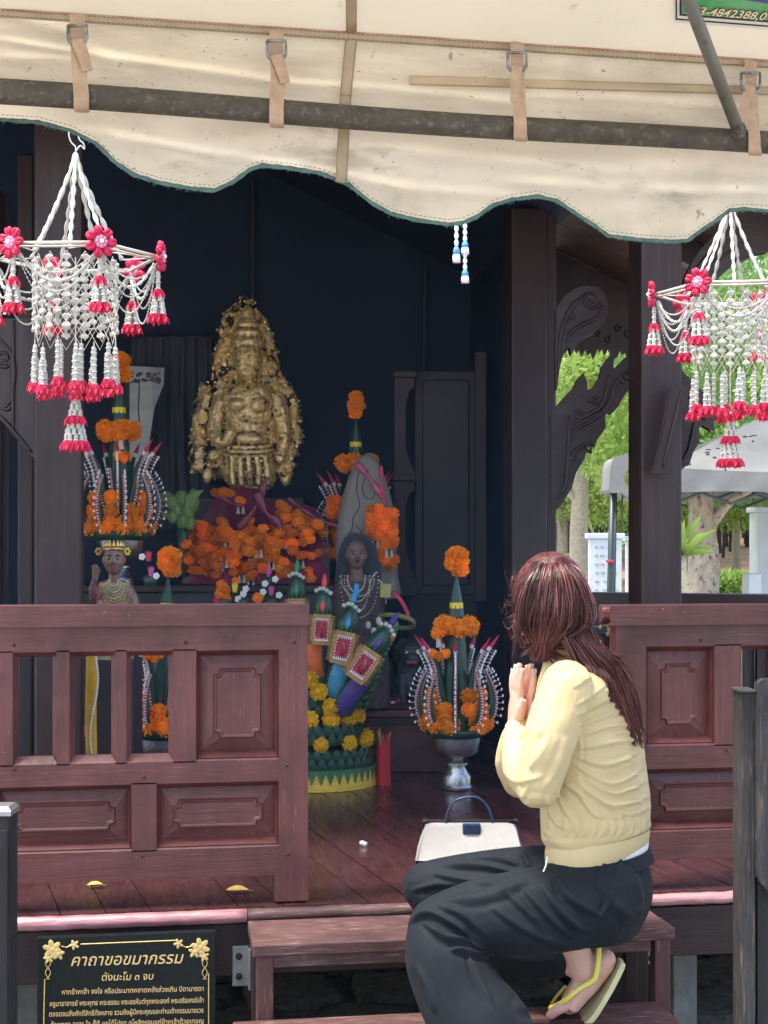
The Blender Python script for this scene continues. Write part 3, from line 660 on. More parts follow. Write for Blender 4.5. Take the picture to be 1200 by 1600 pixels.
# pipe and brace
pa, pb = CP(-200, 131.5), CP(1400, 238.5)
pts = [pa+(pb-pa)*i/40+Vector((0,0,.003*math.sin(i/40*PI*3))) for i in range(41)]
MB().tube(pts, .0220, 20).build('cross_pipe', M['pipe'], cn, smooth=True, world=True)
a = CP(1154, 205, -.03); b = CP(1046, -80, -.55)
MB().tube([a, b], .0122, 14).build('brace_pole', M['pole'], cn, smooth=True, world=True)
MB().ell(a, (.017,.012,.02), 10, 8).build('brace_joint', M['pipe'], cn, smooth=True, world=True)
def strap(px, ys, yring, yb, tail, tx, lean=0, side=False):
    # upper loop from the hem to the ring
    w_ = .0132
    up = [CP(px, ys, .03), CP(px, ys+6, .012), CP(px, yring-12, .006), CP(px, yring, .0)]
    r = MB().tube(catmull(up, 3), [(w_*1.0, .002)]*10, 8, up=ax_).build('strap', M['strap'], cn, smooth='auto', world=True)
    lo = [CP(px+1, yring-6, -.004), CP(px+2, yring+20, -.006), CP(px+3+lean*.5, (yring+yb)/2+4, -.024), CP(px+4+lean, yb-26, -.032), CP(px+4+lean, yb-8, -.031), CP(px+5+lean, yb, -.010), CP(px+5+lean, yb-2, .02), CP(px+4+lean, yb-26, .036), CP(px+4, yb-46, .030)]
    c = catmull(lo, 4); MB().tube(c, [(w_, .0018)]*len(c), 8, up=ax_).build('strap', M['strap'], cn, smooth='auto', world=True)
    tl = [CP(px+tx*0, yring-4, -.010), CP(px+tx*.5, yring+tail*.4, -.016), CP(px+tx, yring+tail, -.022)]
    c = catmull(tl, 4); MB().tube(c, [(w_*(.95-.3*i/len(c)), .0015) for i in range(len(c))], 8, up=ax_).build('strap_tail', M['strap'], cn, smooth='auto', world=True)
    # D ring
    ring = []
    for i in range(17):
        t = PI*i/16; ring.append((px-14.5*math.cos(t), yring-8+13*math.sin(t)))
    ring = [(px-14.5, yring-26)]+ring+[(px+14.5, yring-26)]
    rg = MB().tube([CP(x, y, -.009) for x, y in ring]+[CP(px-14.5, yring-26, -.009)], .0032, 7); rg.build('buckle_ring', M['ring'], cn, smooth=True, world=True)
M['ring'] = mat('corroded ring metal', (.35,.36,.34), (.12,.10,.08), scale=60, rough=.5, metal=.7, bump=.3)
strap(121, 22, 66, 174, 45, 16, 2); strap(432, 47, 90, 198, 40, 14, -4); strap(808, 67, 108, 219, 52, -4, 1); strap(1173, 95, 140, 241, 70, -20, 2)
# printed banner hanging flat on the tarp, its telephone number partly behind the brace pole
M['bn_white'] = mat('banner white', (.72,.68,.58), rough=.5); M['bn_dark'] = mat('banner dark line', (.03,.015,.03), rough=.5)
M['bn_green'] = mat('banner green', (.05,.30,.09), (.16,.42,.18), scale=9, rough=.5, stretch=(1,1,1)); M['bn_purple'] = mat('banner purple', (.05,.03,.16), (.10,.06,.24), scale=14, rough=.5)
M['bn_text'] = mat('banner lettering cream', (.75,.66,.42), rough=.5); M['bn_red'] = mat('banner lettering outline', (.20,.03,.015), rough=.5)
bo = on_roof(1150, 20, .02)
bn = thing('banner', 'printed green and purple banner with a telephone number at the top right corner', 'banner', bo)
def bquad(nm, pts, lift, m): 
    front = [on_roof(x, y, lift) for x, y in pts]; back = [on_roof(x, y, lift-.0012) for x, y in pts]; n = len(pts)
    return MB().add(front+back, [tuple(range(n)), tuple(range(2*n-1, n-1, -1))]+[(i, (i+1)%n, n+(i+1)%n, n+i) for i in range(n)]).build(nm, m, bn, world=True)
sk = lambda x, y: (x, y+(x-1057)*.078)
bquad('banner_sheet', [sk(1053,-120), sk(1330,-120), sk(1330,35), sk(1053,35)], .012, M['bn_white'])
bquad('outer_line', [sk(1056,-110), sk(1320,-110), sk(1320,31), sk(1056,31)], .0145, M['bn_dark'])
bquad('border', [sk(1058,-110), sk(1320,-110), sk(1320,28.5), sk(1058,28.5)], .017, M['bn_white'])
bquad('inner_line', [sk(1062,-110), sk(1320,-110), sk(1320,24), sk(1062,24)], .0195, M['bn_dark'])
bquad('green_field', [sk(1065,-110), sk(1320,-110), sk(1320,21), sk(1065,21)], .022, M['bn_green'])
bquad('purple_field', [(1110,-110), (1320,-110), (1320,16), (1200,5.5), (1140,-3), (1110,-4)], .0245, M['bn_purple'])
def text_mesh(s, size, ext=.0005, off=0, align='LEFT', shear=0):
    cu = bpy.data.curves.new('lettering', 'FONT'); cu.body = s; cu.size = size; cu.extrude = ext; cu.offset = off; cu.align_x = align; cu.shear = shear; cu.resolution_u = 3
    o = bpy.data.objects.new('lettering', cu); C.objects.link(o); bpy.context.view_layer.update()
    me = bpy.data.meshes.new_from_object(o.evaluated_get(bpy.context.evaluated_depsgraph_get())); bpy.data.objects.remove(o); bpy.data.curves.remove(cu); return me
def text_obj(s, size, parent, Mw, m, name='lettering', **kw):
    me = text_mesh(s, size, **kw); me.materials.clear(); me.materials.append(m)
    o = bpy.data.objects.new(name, me); C.objects.link(o); o.parent = parent; o.matrix_local = Mw; return o
p0 = on_roof(1068, 24-4, .026); p1 = on_roof(1200, 24-4+132*.078+1, .026); xd = (p1-p0).normalized(); zd = -nrm_r if nrm_r.dot(p0-cam0) > 0 else nrm_r
yd = zd.cross(xd).normalized(); 
if yd.z < 0: yd = -yd
zd = xd.cross(yd)
BS = .031*(p0-cam0).length/3.3
TM = Matrix((( xd.x, yd.x, zd.x, p0.x-bo.x), (xd.y, yd.y, zd.y, p0.y-bo.y), (xd.z, yd.z, zd.z, p0.z-bo.z), (0,0,0,1)))
text_obj('053-4842388,0', BS, bn, TM, M['bn_red'], 'lettering_outline', off=.0011, ext=.0002)
text_obj('053-4842388,0', BS, bn, TM @ Matrix.Translation((0,0,.0012)), M['bn_text'], 'lettering', off=.0002, ext=.0002)
# ================================================================== GRANITE PLAQUE
M['granite'] = mat('black granite', (.004,.007,.007), (.010,.015,.014), scale=160, rough=.35, spec=.25); M['gold_paint'] = mat('gold paint', (.62,.40,.10), (.80,.62,.28), scale=200, rough=.45, metal=.3)
M['gold_text'] = mat('gold lettering', (.70,.50,.20), rough=.5)
pq0 = PY(58, 1466, 3.60); pq1 = PY(337, 1456, 3.60)
gp = thing('granite_plaque', 'black granite plaque with gold Thai prayer text and floral corners at lower left', 'plaque', ((pq0.x+pq1.x)/2, 3.61, 0))
GX0, GX1, GZ = pq0.x-gp.location.x, pq1.x-gp.location.x, pq0.z
MB().box(GX0, GX1, -.01, .012, .02, GZ).build('slab', M['granite'], gp, bevel=.0015)
for x0 in (GX0+.05, GX1-.12): MB().box(x0, x0+.07, -.05, .06, 0, .06).add([], []).build('foot', M['granite'], gp, bevel=.003)
def gpt(px, py, y=-.012):
    q = PY(px, py, 3.60); return Vector((q.x-gp.location.x, y, q.z))
def gline(name, pts, r=.0009, m='gold_paint'): return MB().tube([gpt(a, b) for a, b in pts], [(r, r*.6)]*len(pts), 6).build(name, M[m], gp)
gline('border_line', [(126,1475),(200,1472),(274,1469)], .0012)
gline('border_line', [(70,1530),(69,1570),(68,1640),(67,1700)], .0012); gline('border_line', [(326,1520),(326,1570),(326,1640),(325,1700)], .0012)
def rosette(mb, px, py, r, n=5, a0=0):
    for i in range(n):
        a = a0+2*PI*i/n; c = gpt(px+math.cos(a)*r*.55, py+math.sin(a)*r*.55)
        Rm = Matrix.Rotation(a, 3, 'Y'); mb.ell(c, (r*.5*3.6/FOC, .0012, r*.28*3.6/FOC), 8, 4, R=Rm)
    mb.ell(gpt(px, py, -.0135), (r*.22*3.6/FOC, .0012, r*.22*3.6/FOC), 8, 4)
for sx, cx in ((1, 82), (-1, 313)):
    mb = MB(); rosette(mb, cx, 1483-(3 if sx < 0 else 0), 15, 6, .3); rosette(mb, cx+9*sx, 1490-(3 if sx < 0 else 0), 10, 5, 1); rosette(mb, cx+34*sx, 1476-(2 if sx < 0 else 0), 8, 5, .5); rosette(mb, cx-6*sx, 1497-(3 if sx < 0 else 0), 8, 5, 2)
    mb.tube([gpt(a, b) for a, b in ((cx+14*sx,1478),(cx+22*sx,1480),(cx+30*sx,1476))], .001, 5)
    for ph in (0, 1):
        mb.tube([gpt(cx-7*sx+math.sin(t*PI+ph*PI)*4, 1497+t*15) for t in np.linspace(0, 2.2, 14)], .0009, 5)
    mb.build('floral_corner', M['gold_paint'], gp)
def gtext(s, px0, px1, pyb, sh=0, size=.02, tall=1.0):
    me = text_mesh(s, size, ext=.0003, off=.0001, shear=sh); xs = [v.co.x for v in me.vertices]; wdt = max(xs)-min(xs); a = gpt(px0, pyb); b = gpt(px1, pyb-(px1-px0)*.026); 
    k = (b.x-a.x)/wdt; sc2 = Matrix.Diagonal((k, k*tall, 1, 1)); ang = math.atan2(b.z-a.z, b.x-a.x)
    me.materials.clear(); me.materials.append(M['gold_text']); o = bpy.data.objects.new('lettering', me); C.objects.link(o); o.parent = gp
    o.matrix_local = Matrix.Translation(a) @ Matrix.Rotation(-ang, 4, 'Y') @ Matrix.Rotation(PI/2, 4, 'X') @ sc2 @ Matrix.Translation((-min(xs), 0, 0))
gtext('คาถาขอขมากรรม', 111, 287, 1509, sh=.25)
gtext('ตั้งนะโม ๓ จบ', 159, 240, 1532, sh=.15)
gtext('หากข้าพเจ้า จงใจ หรือประมาทพลาดพลั้งล่วงเกิน บิดามารดา', 97, 318, 1553.5, tall=1.15)
gtext('ครูบาอาจารย์ พระพุทธ พระธรรม พระอรหันต์ทุกพระองค์ พระอริยสงฆ์เจ้า', 78, 318, 1572, tall=1.3)
gtext('ตลอดจนสิ่งศักดิ์สิทธิ์ทั้งหลาย รวมถึงผู้มีพระคุณและท่านเจ้ากรรมนายเวร', 77, 318, 1588, tall=1.3)
gtext('ด้วยกาย วาจา ใจ ก็ดี ขอได้โปรด อโหสิกรรมแก่ข้าพเจ้าด้วยเทอญ', 79, 318, 1604.5, tall=1.15)
# ================================================================== GARLAND CHANDELIERS
M['jasmine'] = mat('white flower buds', (.56,.56,.49), (.66,.65,.57), scale=90, rough=.6, rnd=.08, transl=.2)
M['cord'] = mat('cream cord', (.66,.60,.50), (.74,.70,.60), scale=200, rough=.8, bump=.5, bscale=500)
M['redbud'] = mat('red rose buds', (.62,.010,.060), (.80,.04,.13), scale=60, rough=.5, transl=.25)
M['pink'] = mat('pink crochet', (.85,.30,.48), (.80,.42,.56), scale=120, rough=.8, bump=.4)
M['pearl'] = mat('pearl bead', (.80,.78,.74), rough=.2, coat=.5)
M['hook'] = mat('white wire', (.6,.62,.65), rough=.4)
bud = [(.001,0),(.0048,-.002),(.0056,-.006),(.0046,-.011),(.0078,-.0165),(.0035,-.0175),(.001,-.016)]
def add_bud(mb, c, s=1, mi=0, tilt=None, n=6): mb.lathe([(r*s, z*s) for r, z in bud], n, c=c if tilt is None else (0,0,0), mi=mi, M=None if tilt is None else Matrix.Translation(c) @ tilt)
def rose(mb, c, s=1, mi=0):
    mb.lathe([(.001,.001),(.0042*s,-.001),(.0070*s,-.007*s),(.0070*s,-.013*s),(.0045*s,-.019*s),(.0012*s,-.021*s)], 6, c=c, mi=mi)
    for j in range(5):
        a = j*1.257+c[0]*90; u = Vector((math.cos(a), math.sin(a), 0)); p = Vector(c)+u*.0058*s; t = Vector((-u.y, u.x, 0))
        mb.add([p+Vector((0,0,-.003*s)), p+t*.0052*s+u*.003*s+Vector((0,0,-.011*s)), p+u*.0065*s+Vector((0,0,-.021*s-.002*s*(j%3))), p-t*.0052*s+u*.003*s+Vector((0,0,-.011*s)), p+u*.0005+Vector((0,0,-.013*s))], [(0,1,4),(1,2,4),(2,3,4),(3,0,4)], mi)
def tassel(parent, loc, spec, name='tassel', s=1.0):
    """spec: rows (radius, count, kind) downward; buds 'w', roses 'r', single 'b'"""
    t = MB(); rr = MB(); z = 0
    t.tube([(0,0,.012),(0,0,-.005)], .001, 4)
    for (rad, cnt, kind) in spec:
        for i in range(cnt):
            a = 2*PI*i/cnt + .35; p = (rad*math.cos(a), rad*math.sin(a), z+random.uniform(-.001,.001))
            if kind == 'w': add_bud(t, p, s)
            else: rose(rr, p, s*1.2)
        z -= (.0155 if kind == 'w' else .017)*s
    o = t.build('bud_strings' if cnt > 1 else 'bud_string', M['jasmine'], None, col=True); o.parent = parent; o.location = loc; o.name = name
    if rr.v: tag(rr.build('red_buds', M['redbud'], o), kind='stuff')
    return o
def flower(parent, loc, rz_, s=1.0):
    c = MB().lathe([(.0001,.006),(.010*s,.006),(.0125*s,.003),(.0125*s,-.003),(.0001,-.004)], 14, M=Matrix.Rotation(PI/2, 4, 'X')).build('crochet_flower', M['pink'], parent, smooth='auto')
    c.location = loc; c.rotation_euler = (0, 0, rz_)
    for i in range(7):
        a = 2*PI*i/7; mb = MB(); R3 = Matrix.Rotation(-a, 3, 'Y')
        mb.ell(R3 @ Vector((.0205*s,0,0)), (.0115*s,.006*s,.0088*s), 10, 7, R=R3)
        mb.ell(R3 @ Vector((.0225*s,-.004*s,.004*s)), (.008*s,.004*s,.004*s), 8, 5, R=R3); mb.ell(R3 @ Vector((.0225*s,-.004*s,-.004*s)), (.008*s,.004*s,.004*s), 8, 5, R=R3)
        mb.build('petal', M['redbud'], c, smooth=True)
    mb = MB()
    for i in range(8): a = 2*PI*i/8; mb.ell((.0088*s*math.cos(a), -.006*s, .0088*s*math.sin(a)), .0032*s, 6, 4)
    mb.build('ruffle', M['pink'], c, smooth=True); MB().ell((0,-.008*s,0), .0048*s, 10, 8).build('pearl', M['pearl'], c, smooth=True)
    return c
def chandelier(a0, label, group):
    r = thing('garland_chandelier', label, 'garland', (0,0,0), 0, group)          # origin at the ring's centre
    Rr = .212; V = [Vector((Rr*math.cos(math.radians(a0+60*i)), Rr*math.sin(math.radians(a0+60*i)), 0)) for i in range(6)]
    top = Vector((0, 0, .255))
    for i in range(6):
        a, b = V[i], V[(i+1)%6]
        MB().tube([a*1.0, b*1.0], .0042, 8).build('ring_bar', M['cord'], r, smooth=True)
        MB().tube([a*.93+Vector((0,0,-.006)), b*.93+Vector((0,0,-.006))], .0028, 6).build('ring_bar', M['cord'], r, smooth=True)
    for i in range(7):                                # hanging strands of twisted crochet with knots
        an = math.radians(a0+20+360/7*i); e = Vector((.118*math.cos(an), .118*math.sin(an), 0)); mb = MB(); n = 34; pts = []; rad = []
        for j in range(n+1):
            t = j/n; pts.append(top*(1-t)+e*t+Vector((0,0,-.012*math.sin(PI*t)))); rad.append((.0018+.0052*abs(math.sin(PI*t*7.5))**.8, .0014+.0022*abs(math.sin(PI*t*7.5))))
        mb.tube(pts, rad, 7); mb.build('strand', M['jasmine'], r, smooth=True)
        MB().tube([e, V[i%6]*.98+Vector((0,0,-.003))], .0018, 5).build('spoke', M['cord'], r, smooth=True)
    MB().lathe([(.001,.012),(.006,.010),(.009,.0),(.012,-.02),(.010,-.035),(.001,-.04)], 10, c=top).build('knot', M['jasmine'], r, smooth=True)
    MB().tube(catmull([top+Vector((0,0,.01)), top+Vector((0,0,.026)), top+Vector((-.012,0,.04)), top+Vector((-.016,0,.065)), top+Vector((-.0,0,.10))], 5), .0018, 6).build('hook', M['hook'], r, smooth=True)
    MB().tube(catmull([top+Vector((0,0,.014)), top+Vector((.012,0,.03)), top+Vector((.022,0,.022)), top+Vector((.020,0,.036)), top+Vector((.008,0,.05)), top+Vector((.0,0,.10))], 5), .0018, 6).build('hook', M['hook'], r, smooth=True)
    for i in range(6):
        an = math.radians(a0+60*i)
        flower(r, V[i]*1.03+Vector((0,0,0)), an+PI/2, 1.28)
        t = tassel(r, V[i]*1.0+Vector((0,0,-.035)), [(.0,1,'w')]*3+[(.010,3,'w'),(.006,3,'r')][0:0]+[(.0055,3,'r'),(.010,4,'w'),(.0125,5,'w'),(.015,5,'w'),(.017,6,'r')], 'corner_tassel')
        a, b = V[i], V[(i+1)%6]
        for dip, rad_, ins in ((.060,.0028,1.0), (.105,.0028,.99), (.080,.0058,.96), (.145,.0028,.97)):
            mb = MB(); n = 40 if rad_ < .004 else 18
            pts = [(a*(1-t)+b*t)*ins + Vector((0,0,-.012-dip*4*t*(1-t))) for t in np.linspace(0.02,.98,n)]
            if rad_ < .004:
                for p in pts: mb.ell(p, .0025, 5, 4)
                mb.tube(pts, .0009, 3, cap=False)
            else: mb.tube(catmull(pts, 3), [0.0024+.0026*abs(math.sin(k*PI/5.0)) for k in range((n-1)*3+1)], 6)
            tag(mb.build('bead_swag', M['jasmine'], r, smooth=True), kind='stuff')
    # net drum of fan shaped blossoms
    Rn = .105
    for row in range(5):
        mb = MB(); zc = -.028-.037*row; cnt = 14
        for i in range(cnt):
            an = 2*PI*(i+.5*(row % 2))/cnt
            Mx = Matrix.Translation((Rn*math.cos(an), Rn*math.sin(an), zc)) @ Matrix.Rotation(an-PI/2, 4, 'Z')
            for k, tl in enumerate((-.95,-.48,0,.48,.95)):
                for sg in (1, -1):
                    T = Mx @ Matrix.Rotation(tl*.62 + (0 if sg > 0 else PI), 4, 'Y')
                    mb.lathe([(.0008,0),(.0040,-.011),(.0046,-.016),(.001,-.018)], 5, M=T)
            mb.ell(Mx @ Vector((0,0,0)), .0032, 6, 4)
        tag(mb.build('blossom_row', M['jasmine'], r), kind='stuff')
    mb = MB()
    for row in range(6):
        cnt = 14
        for i in range(cnt):
            for sg in (.5, -.5):
                a1 = 2*PI*(i+.5*(row % 2))/cnt; a2 = a1+sg*2*PI/cnt; z1 = -.012-.037*row+.01; z2 = z1-.037
                mb.tube([(Rn*.97*math.cos(a1), Rn*.97*math.sin(a1), z1), (Rn*.97*math.cos(a2), Rn*.97*math.sin(a2), z2)], .0008, 4, cap=False)
    tag(mb.build('net', M['cord'], r), kind='stuff')
    for i in range(14):
        an = 2*PI*(i+.5)/14; p = Vector((Rn*.98*math.cos(an), Rn*.98*math.sin(an), -.222-.018*(i%3)/2))
        tassel(r, p, [(.0,1,'w')]*6+[(.0065,3,'r')] if i % 2 else [(.0,1,'w')]*2+[(.004,2,'w')]*2+[(.0065,3,'w')]*2+[(.009,4,'r')], 'fringe_tassel')
    for i in range(5):
        an = 2*PI*i/5; tassel(r, Vector((.045*math.cos(an), .045*math.sin(an), -.225)), [(.0,1,'w')]*6+[(.0065,3,'r')], 'fringe_tassel')
    MB().tube([(0,0,-.0),(0,0,-.34)], .0015, 5).build('centre_cord', M['cord'], r)
    tassel(r, Vector((0,0,-.325)), [(.0,1,'w'),(.006,3,'r'),(.007,3,'w'),(.009,4,'w'),(.013,6,'w'),(.017,8,'r'),(.018,8,'w'),(.021,9,'w'),(.024,10,'w'),(.028,13,'r')], 'centre_tassel', 1.0)
    return r
c1 = chandelier(-15, 'left white crochet garland chandelier with red rosettes and red tipped tassels', 'hanging garland chandeliers')
p = PD(118, 402, 3.75); c1.location = p; c1.rotation_euler = (0, 0, -TH+.22)
c2 = copy_tree(c1); c2['label'] = 'right white crochet garland chandelier with red rosettes, hanging in front of the right pillar'
c2.location = PD(1141, 458, 4.16); c2.rotation_euler = (0, 0, -TH+math.radians(-51))
ta, tb_ = c1.location+Vector((0,0,.355)), c2.location+Vector((0,0,.355)); dd = (tb_-ta)
tag(MB().tube([ta-dd*.8, ta, tb_, tb_+dd*.8], .002, 6).build('hanging_wire', M['hook']), 'thin wire strung behind the canopy edge that carries the two garland chandeliers', 'wire')
# hanging cords tie the chandeliers and tassels to the canopy
# small blue and white tassels
tt = Local(719, 350, 3.62).thing('blue_tassel', 'small white and blue tassels hanging below the middle of the canopy edge', 'tassel')
M['blue'] = mat('blue thread', (.05,.22,.60), (.12,.40,.75), scale=60, rough=.7)
M['bluewhite'] = mat('white thread', (.80,.80,.80), rough=.7); M['pinkbead'] = mat('pink bead', (.8,.35,.4), rough=.4)
for (dx, y1, y2) in ((-.009, -.005, -.095), (.012, .0, -.075), (.012, -.07, -.145)):
    mb = MB(); n = 5; L0 = (y1-y2)
    mb.tube([(dx,0,y1+.03),(dx,0,y1)], .0008, 4)
    for i in range(3): mb.ell((dx, .0, y1-L0*.2*i-.006), (.0055,.0055,L0*.11), 8, 6)
    o = mb.build('bud_string', M['bluewhite'], tt, smooth=True)
    MB().lathe([(.0055, y2+L0*.42), (.008, y2+L0*.33), (.0088, y2+L0*.22)], 10, c=(dx,0,0)).build('blue_band', M['blue'], o, smooth=True)
    MB().lathe([(.0086, y2+L0*.22), (.0100, y2+L0*.10), (.0085, y2)], 10, c=(dx,0,0)).build('skirt', M['bluewhite'], o, smooth=True)
    for i in range(5): a = 2*PI*i/5; MB().ell((dx+.008*math.cos(a), .008*math.sin(a), y2+L0*.02), .0026, 6, 4).build('bead', M['blue'] if i % 2 else M['pinkbead'], o)
# ================================================================== OUTSIDE, BEYOND THE SHRINE
M['bark'] = mat('mottled bark', (.26,.21,.15), (.40,.34,.26), scale=14, rough=.9, bump=.7, bscale=20, c3=(.10,.075,.05), s3=18, lo3=.56, hi3=.66, stretch=(1,1,.6), bdist=.03)
M['bark2'] = mat('pale bark', (.30,.25,.17), (.40,.35,.25), scale=20, rough=.9, bump=.5, c3=(.16,.13,.08), s3=40, lo3=.55, hi3=.65)
M['leaf'] = mat('green leaves', (.11,.24,.05), (.26,.42,.10), scale=1.2, rough=.5, transl=.4, rnd=.2)
M['leaf2'] = mat('yellow green leaves', (.22,.34,.06), (.42,.54,.14), scale=1.2, rough=.5, transl=.45, rnd=.2)
M['hedge'] = mat('hedge leaves', (.05,.11,.03), (.10,.20,.05), scale=6, rough=.6, transl=.3)
M['tent'] = mat('pale grey tent fabric', (.21,.205,.185), (.27,.265,.24), scale=2, rough=.7, transl=.25, c3=(.20,.20,.18), s3=14, lo3=.66, hi3=.7)
M['ink_'] = mat('dark litter', (.05,.05,.035), rough=.9)
M['tent_frame'] = mat('dark tent frame', (.02,.035,.03), rough=.4)
M['white_paint'] = mat('white painted board', (.50,.54,.54), (.42,.46,.46), scale=3, rough=.6)
def leaves(centers, n, size, seed=1, aspect=.45, droop=.3):
    rs = np.random.RandomState(seed); mb = MB()
    vs = []; fs = []
    for (c, r, wt) in centers:
        for k in range(int(n*wt)):
            u = rs.normal(size=3); u /= np.linalg.norm(u); q = rs.uniform(.35, 1)**.5
            p = np.array(c)+u*np.array(r)*q
            a = rs.normal(size=3); a[2] -= droop; a /= np.linalg.norm(a); b = np.cross(a, rs.normal(size=3)); b /= max(np.linalg.norm(b), 1e-6)
            L = size*rs.uniform(.6, 1.3); w_ = L*aspect; i = len(vs)
            vs += [p, p+a*L*.5+b*w_*.5, p+a*L, p+a*L*.5-b*w_*.5]; fs.append((i, i+1, i+2, i+3))
    mb.add([tuple(v) for v in vs], fs); return mb
def tree(name, label, base, height, trunk_r, lean, crown, n, size, lm, bm, seed=1, limbs=5, group=None, stuff=False):
    t = thing(name, label, 'tree', base, 0, group); rs = random.Random(seed)
    mb = MB(); pts = [Vector((lean*i/8*height+.012*trunk_r*rs.uniform(-1,1)*8, trunk_r*rs.uniform(-.1,.1), height*i/8)) for i in range(9)]
    pts[0] = Vector((0,0,-.2))
    mb.tube(catmull(pts, 3), [trunk_r*(1.15-.5*i/24)*(1+.02*math.sin(i*.9)) for i in range(25)], 14)
    for k in range(limbs):
        i = 4+k*4//max(1, limbs-1); i = min(8, i); a = rs.uniform(0, 2*PI); p = pts[i]; e = p+Vector((math.cos(a), math.sin(a), .9))*height*.28
        mb.tube(catmull([p, (p+e)/2+Vector((0,0,.1)), e], 4), [trunk_r*.42*(1-.8*j/8) for j in range(9)], 7)
    mb.build('trunk', bm, t, smooth=True)
    leaves(crown, n, size, seed).build('crown', lm, t)
    return t
def gp_(px, d): p = PD(px, 850, d); return Vector((p.x, p.y, gz(p.x, p.y)))
def rel(base, px, py, d): return tuple(PD(px, py, d)-base)
# pale trunk seen in the gap left of the right post
b = gp_(905, 19); t = tree('tree', 'slim pale trunked tree seen in the narrow gap left of the right pillar', b, 3.9, .125, .006,
     [(rel(b, 900, 560, 19), (1.6,1.3,.9), 1), (rel(b, 960, 650, 18.5), (.7,.8,.9), .7), (rel(b, 870, 500, 18), (1.5,1,.8), .8), (rel(b, 970, 720, 19.5), (.35,.5,.5), .25)], 4200, .11, M['leaf2'], M['bark2'], 3)
b = gp_(1096, 16); t = tree('tree', 'thick mottled grey brown trunk standing behind the open tent right of the pillar', b, 2.05, .20, .004,
     [(rel(b, 1130, 380, 16), (1.6,1.3,.8), 1), (rel(b, 1060, 560, 16.5), (.8,.8,.6), .5)], 4200, .10, M['leaf'], M['bark'], 5, limbs=3)
for i, (px, d, cr, sd) in enumerate(((880, 27, 2.6, 11), (960, 31, 3.0, 12), (1080, 29, 3.0, 13), (1190, 26, 3.0, 14), (1290, 30, 3.4, 17), (820, 33, 3.2, 18), (1020, 38, 3.6, 19), (1150, 40, 3.4, 20), (-40, 20, 2.2, 15), (-260, 24, 3, 16))):
    b = gp_(px, d)
    tree('tree', ['leafy background tree with a pale green crown left in the gap', 'leafy background tree behind the slim trunk', 'leafy background tree behind the right pillar', 'leafy background tree rising over the grey tent roof'][i] if i < 4 else ['leafy background tree at the far right, partly beyond the picture edge','leafy background tree hidden behind the dark jamb','leafy background tree farthest away between the two pillars','leafy background tree far behind the right hand chandelier','leafy tree just beyond the left edge of the picture','leafy tree well outside the picture on the left'][i-4] if i < 7 else ['leafy background tree far behind the right hand chandelier','leafy tree just beyond the left edge of the picture','leafy tree well outside the picture on the left'][i-7], b, 3.2, .11, .01*((i%3)-1),
         [((0,0,3.9), (cr, cr*.8, 1.5), .6), ((cr*.4,-.5,2.6), (cr*.7, cr*.6, .9), .5), ((-cr*.4,-.6,3.1), (cr*.7, cr*.6, 1.0), .5), ((.1,-.3,5.6), (cr*.9, cr*.7, 1.2), .4)], 11000, .13, M['leaf'] if i % 2 else M['leaf2'], M['bark2'], sd, group='leafy background trees')
# dark far wood: slim trunks on the brown slope
M['far_trunk'] = mat('far grey trunks', (.05,.055,.05), (.12,.12,.10), scale=4, rough=.9)
mb = MB(); rs = random.Random(4)
for k in range(420):
    px = rs.uniform(780, 1320) if k < 330 else rs.uniform(-300, 60); d = rs.uniform(44, 88); b = gp_(px, d); r = rs.uniform(.06, .14)
    mb.tube([b+Vector((0,0,-.2)), b+Vector((rs.uniform(-.2,.2),0,3)), b+Vector((rs.uniform(-.4,.4),0,7))], [r, r*.8, r*.6], 6)
tag(mb.build('distant_wood', M['far_trunk'], smooth=True), 'dark slim trunks of the far wood on the brown slope', 'wood', kind='stuff')
cr = []
for k in range(70):
    px = rs.uniform(700, 1400) if k < 52 else rs.uniform(-500, 80); d = rs.uniform(46, 92); b = gp_(px, d); cr.append(((b.x, b.y, b.z+rs.uniform(5.2, 9)), (4,3,2.2), 1))
tag(leaves(cr, 420, .55, 9, .7).build('distant_canopy', M['leaf']), 'dark green leaf canopy of the far wood', 'leaves', kind='stuff')
# undergrowth / low branches
# hedge
ph = gp_(1100, 21); hg = thing('hedge', 'clipped green hedge behind the thick mottled trunk', 'hedge', ph)
rs2 = np.random.RandomState(3); mb = MB(); mb.box(-.2, 3.6, -.3, .4, 0, .95); core = mb.build('core', M['hedge'], hg)
vs = []; fs = []
for k in range(9000):
    f = rs2.randint(3); x = rs2.uniform(-.25, 3.65); 
    if f == 0: p = np.array((x, rs2.uniform(-.33, .43), .95+rs2.uniform(-.02,.06)))
    else: p = np.array((x, -.32+rs2.uniform(-.04,.03), rs2.uniform(0,.98)))
    a = rs2.normal(size=3); a /= np.linalg.norm(a); b_ = np.cross(a, rs2.normal(size=3)); b_ /= np.linalg.norm(b_); L = rs2.uniform(.04,.09); i = len(vs); vs += [p, p+a*L+b_*L*.4, p+a*L*1.8, p+a*L-b_*L*.4]; fs.append((i,i+1,i+2,i+3))
MB().add([tuple(v) for v in vs], fs).build('foliage', M['leaf2'], hg)
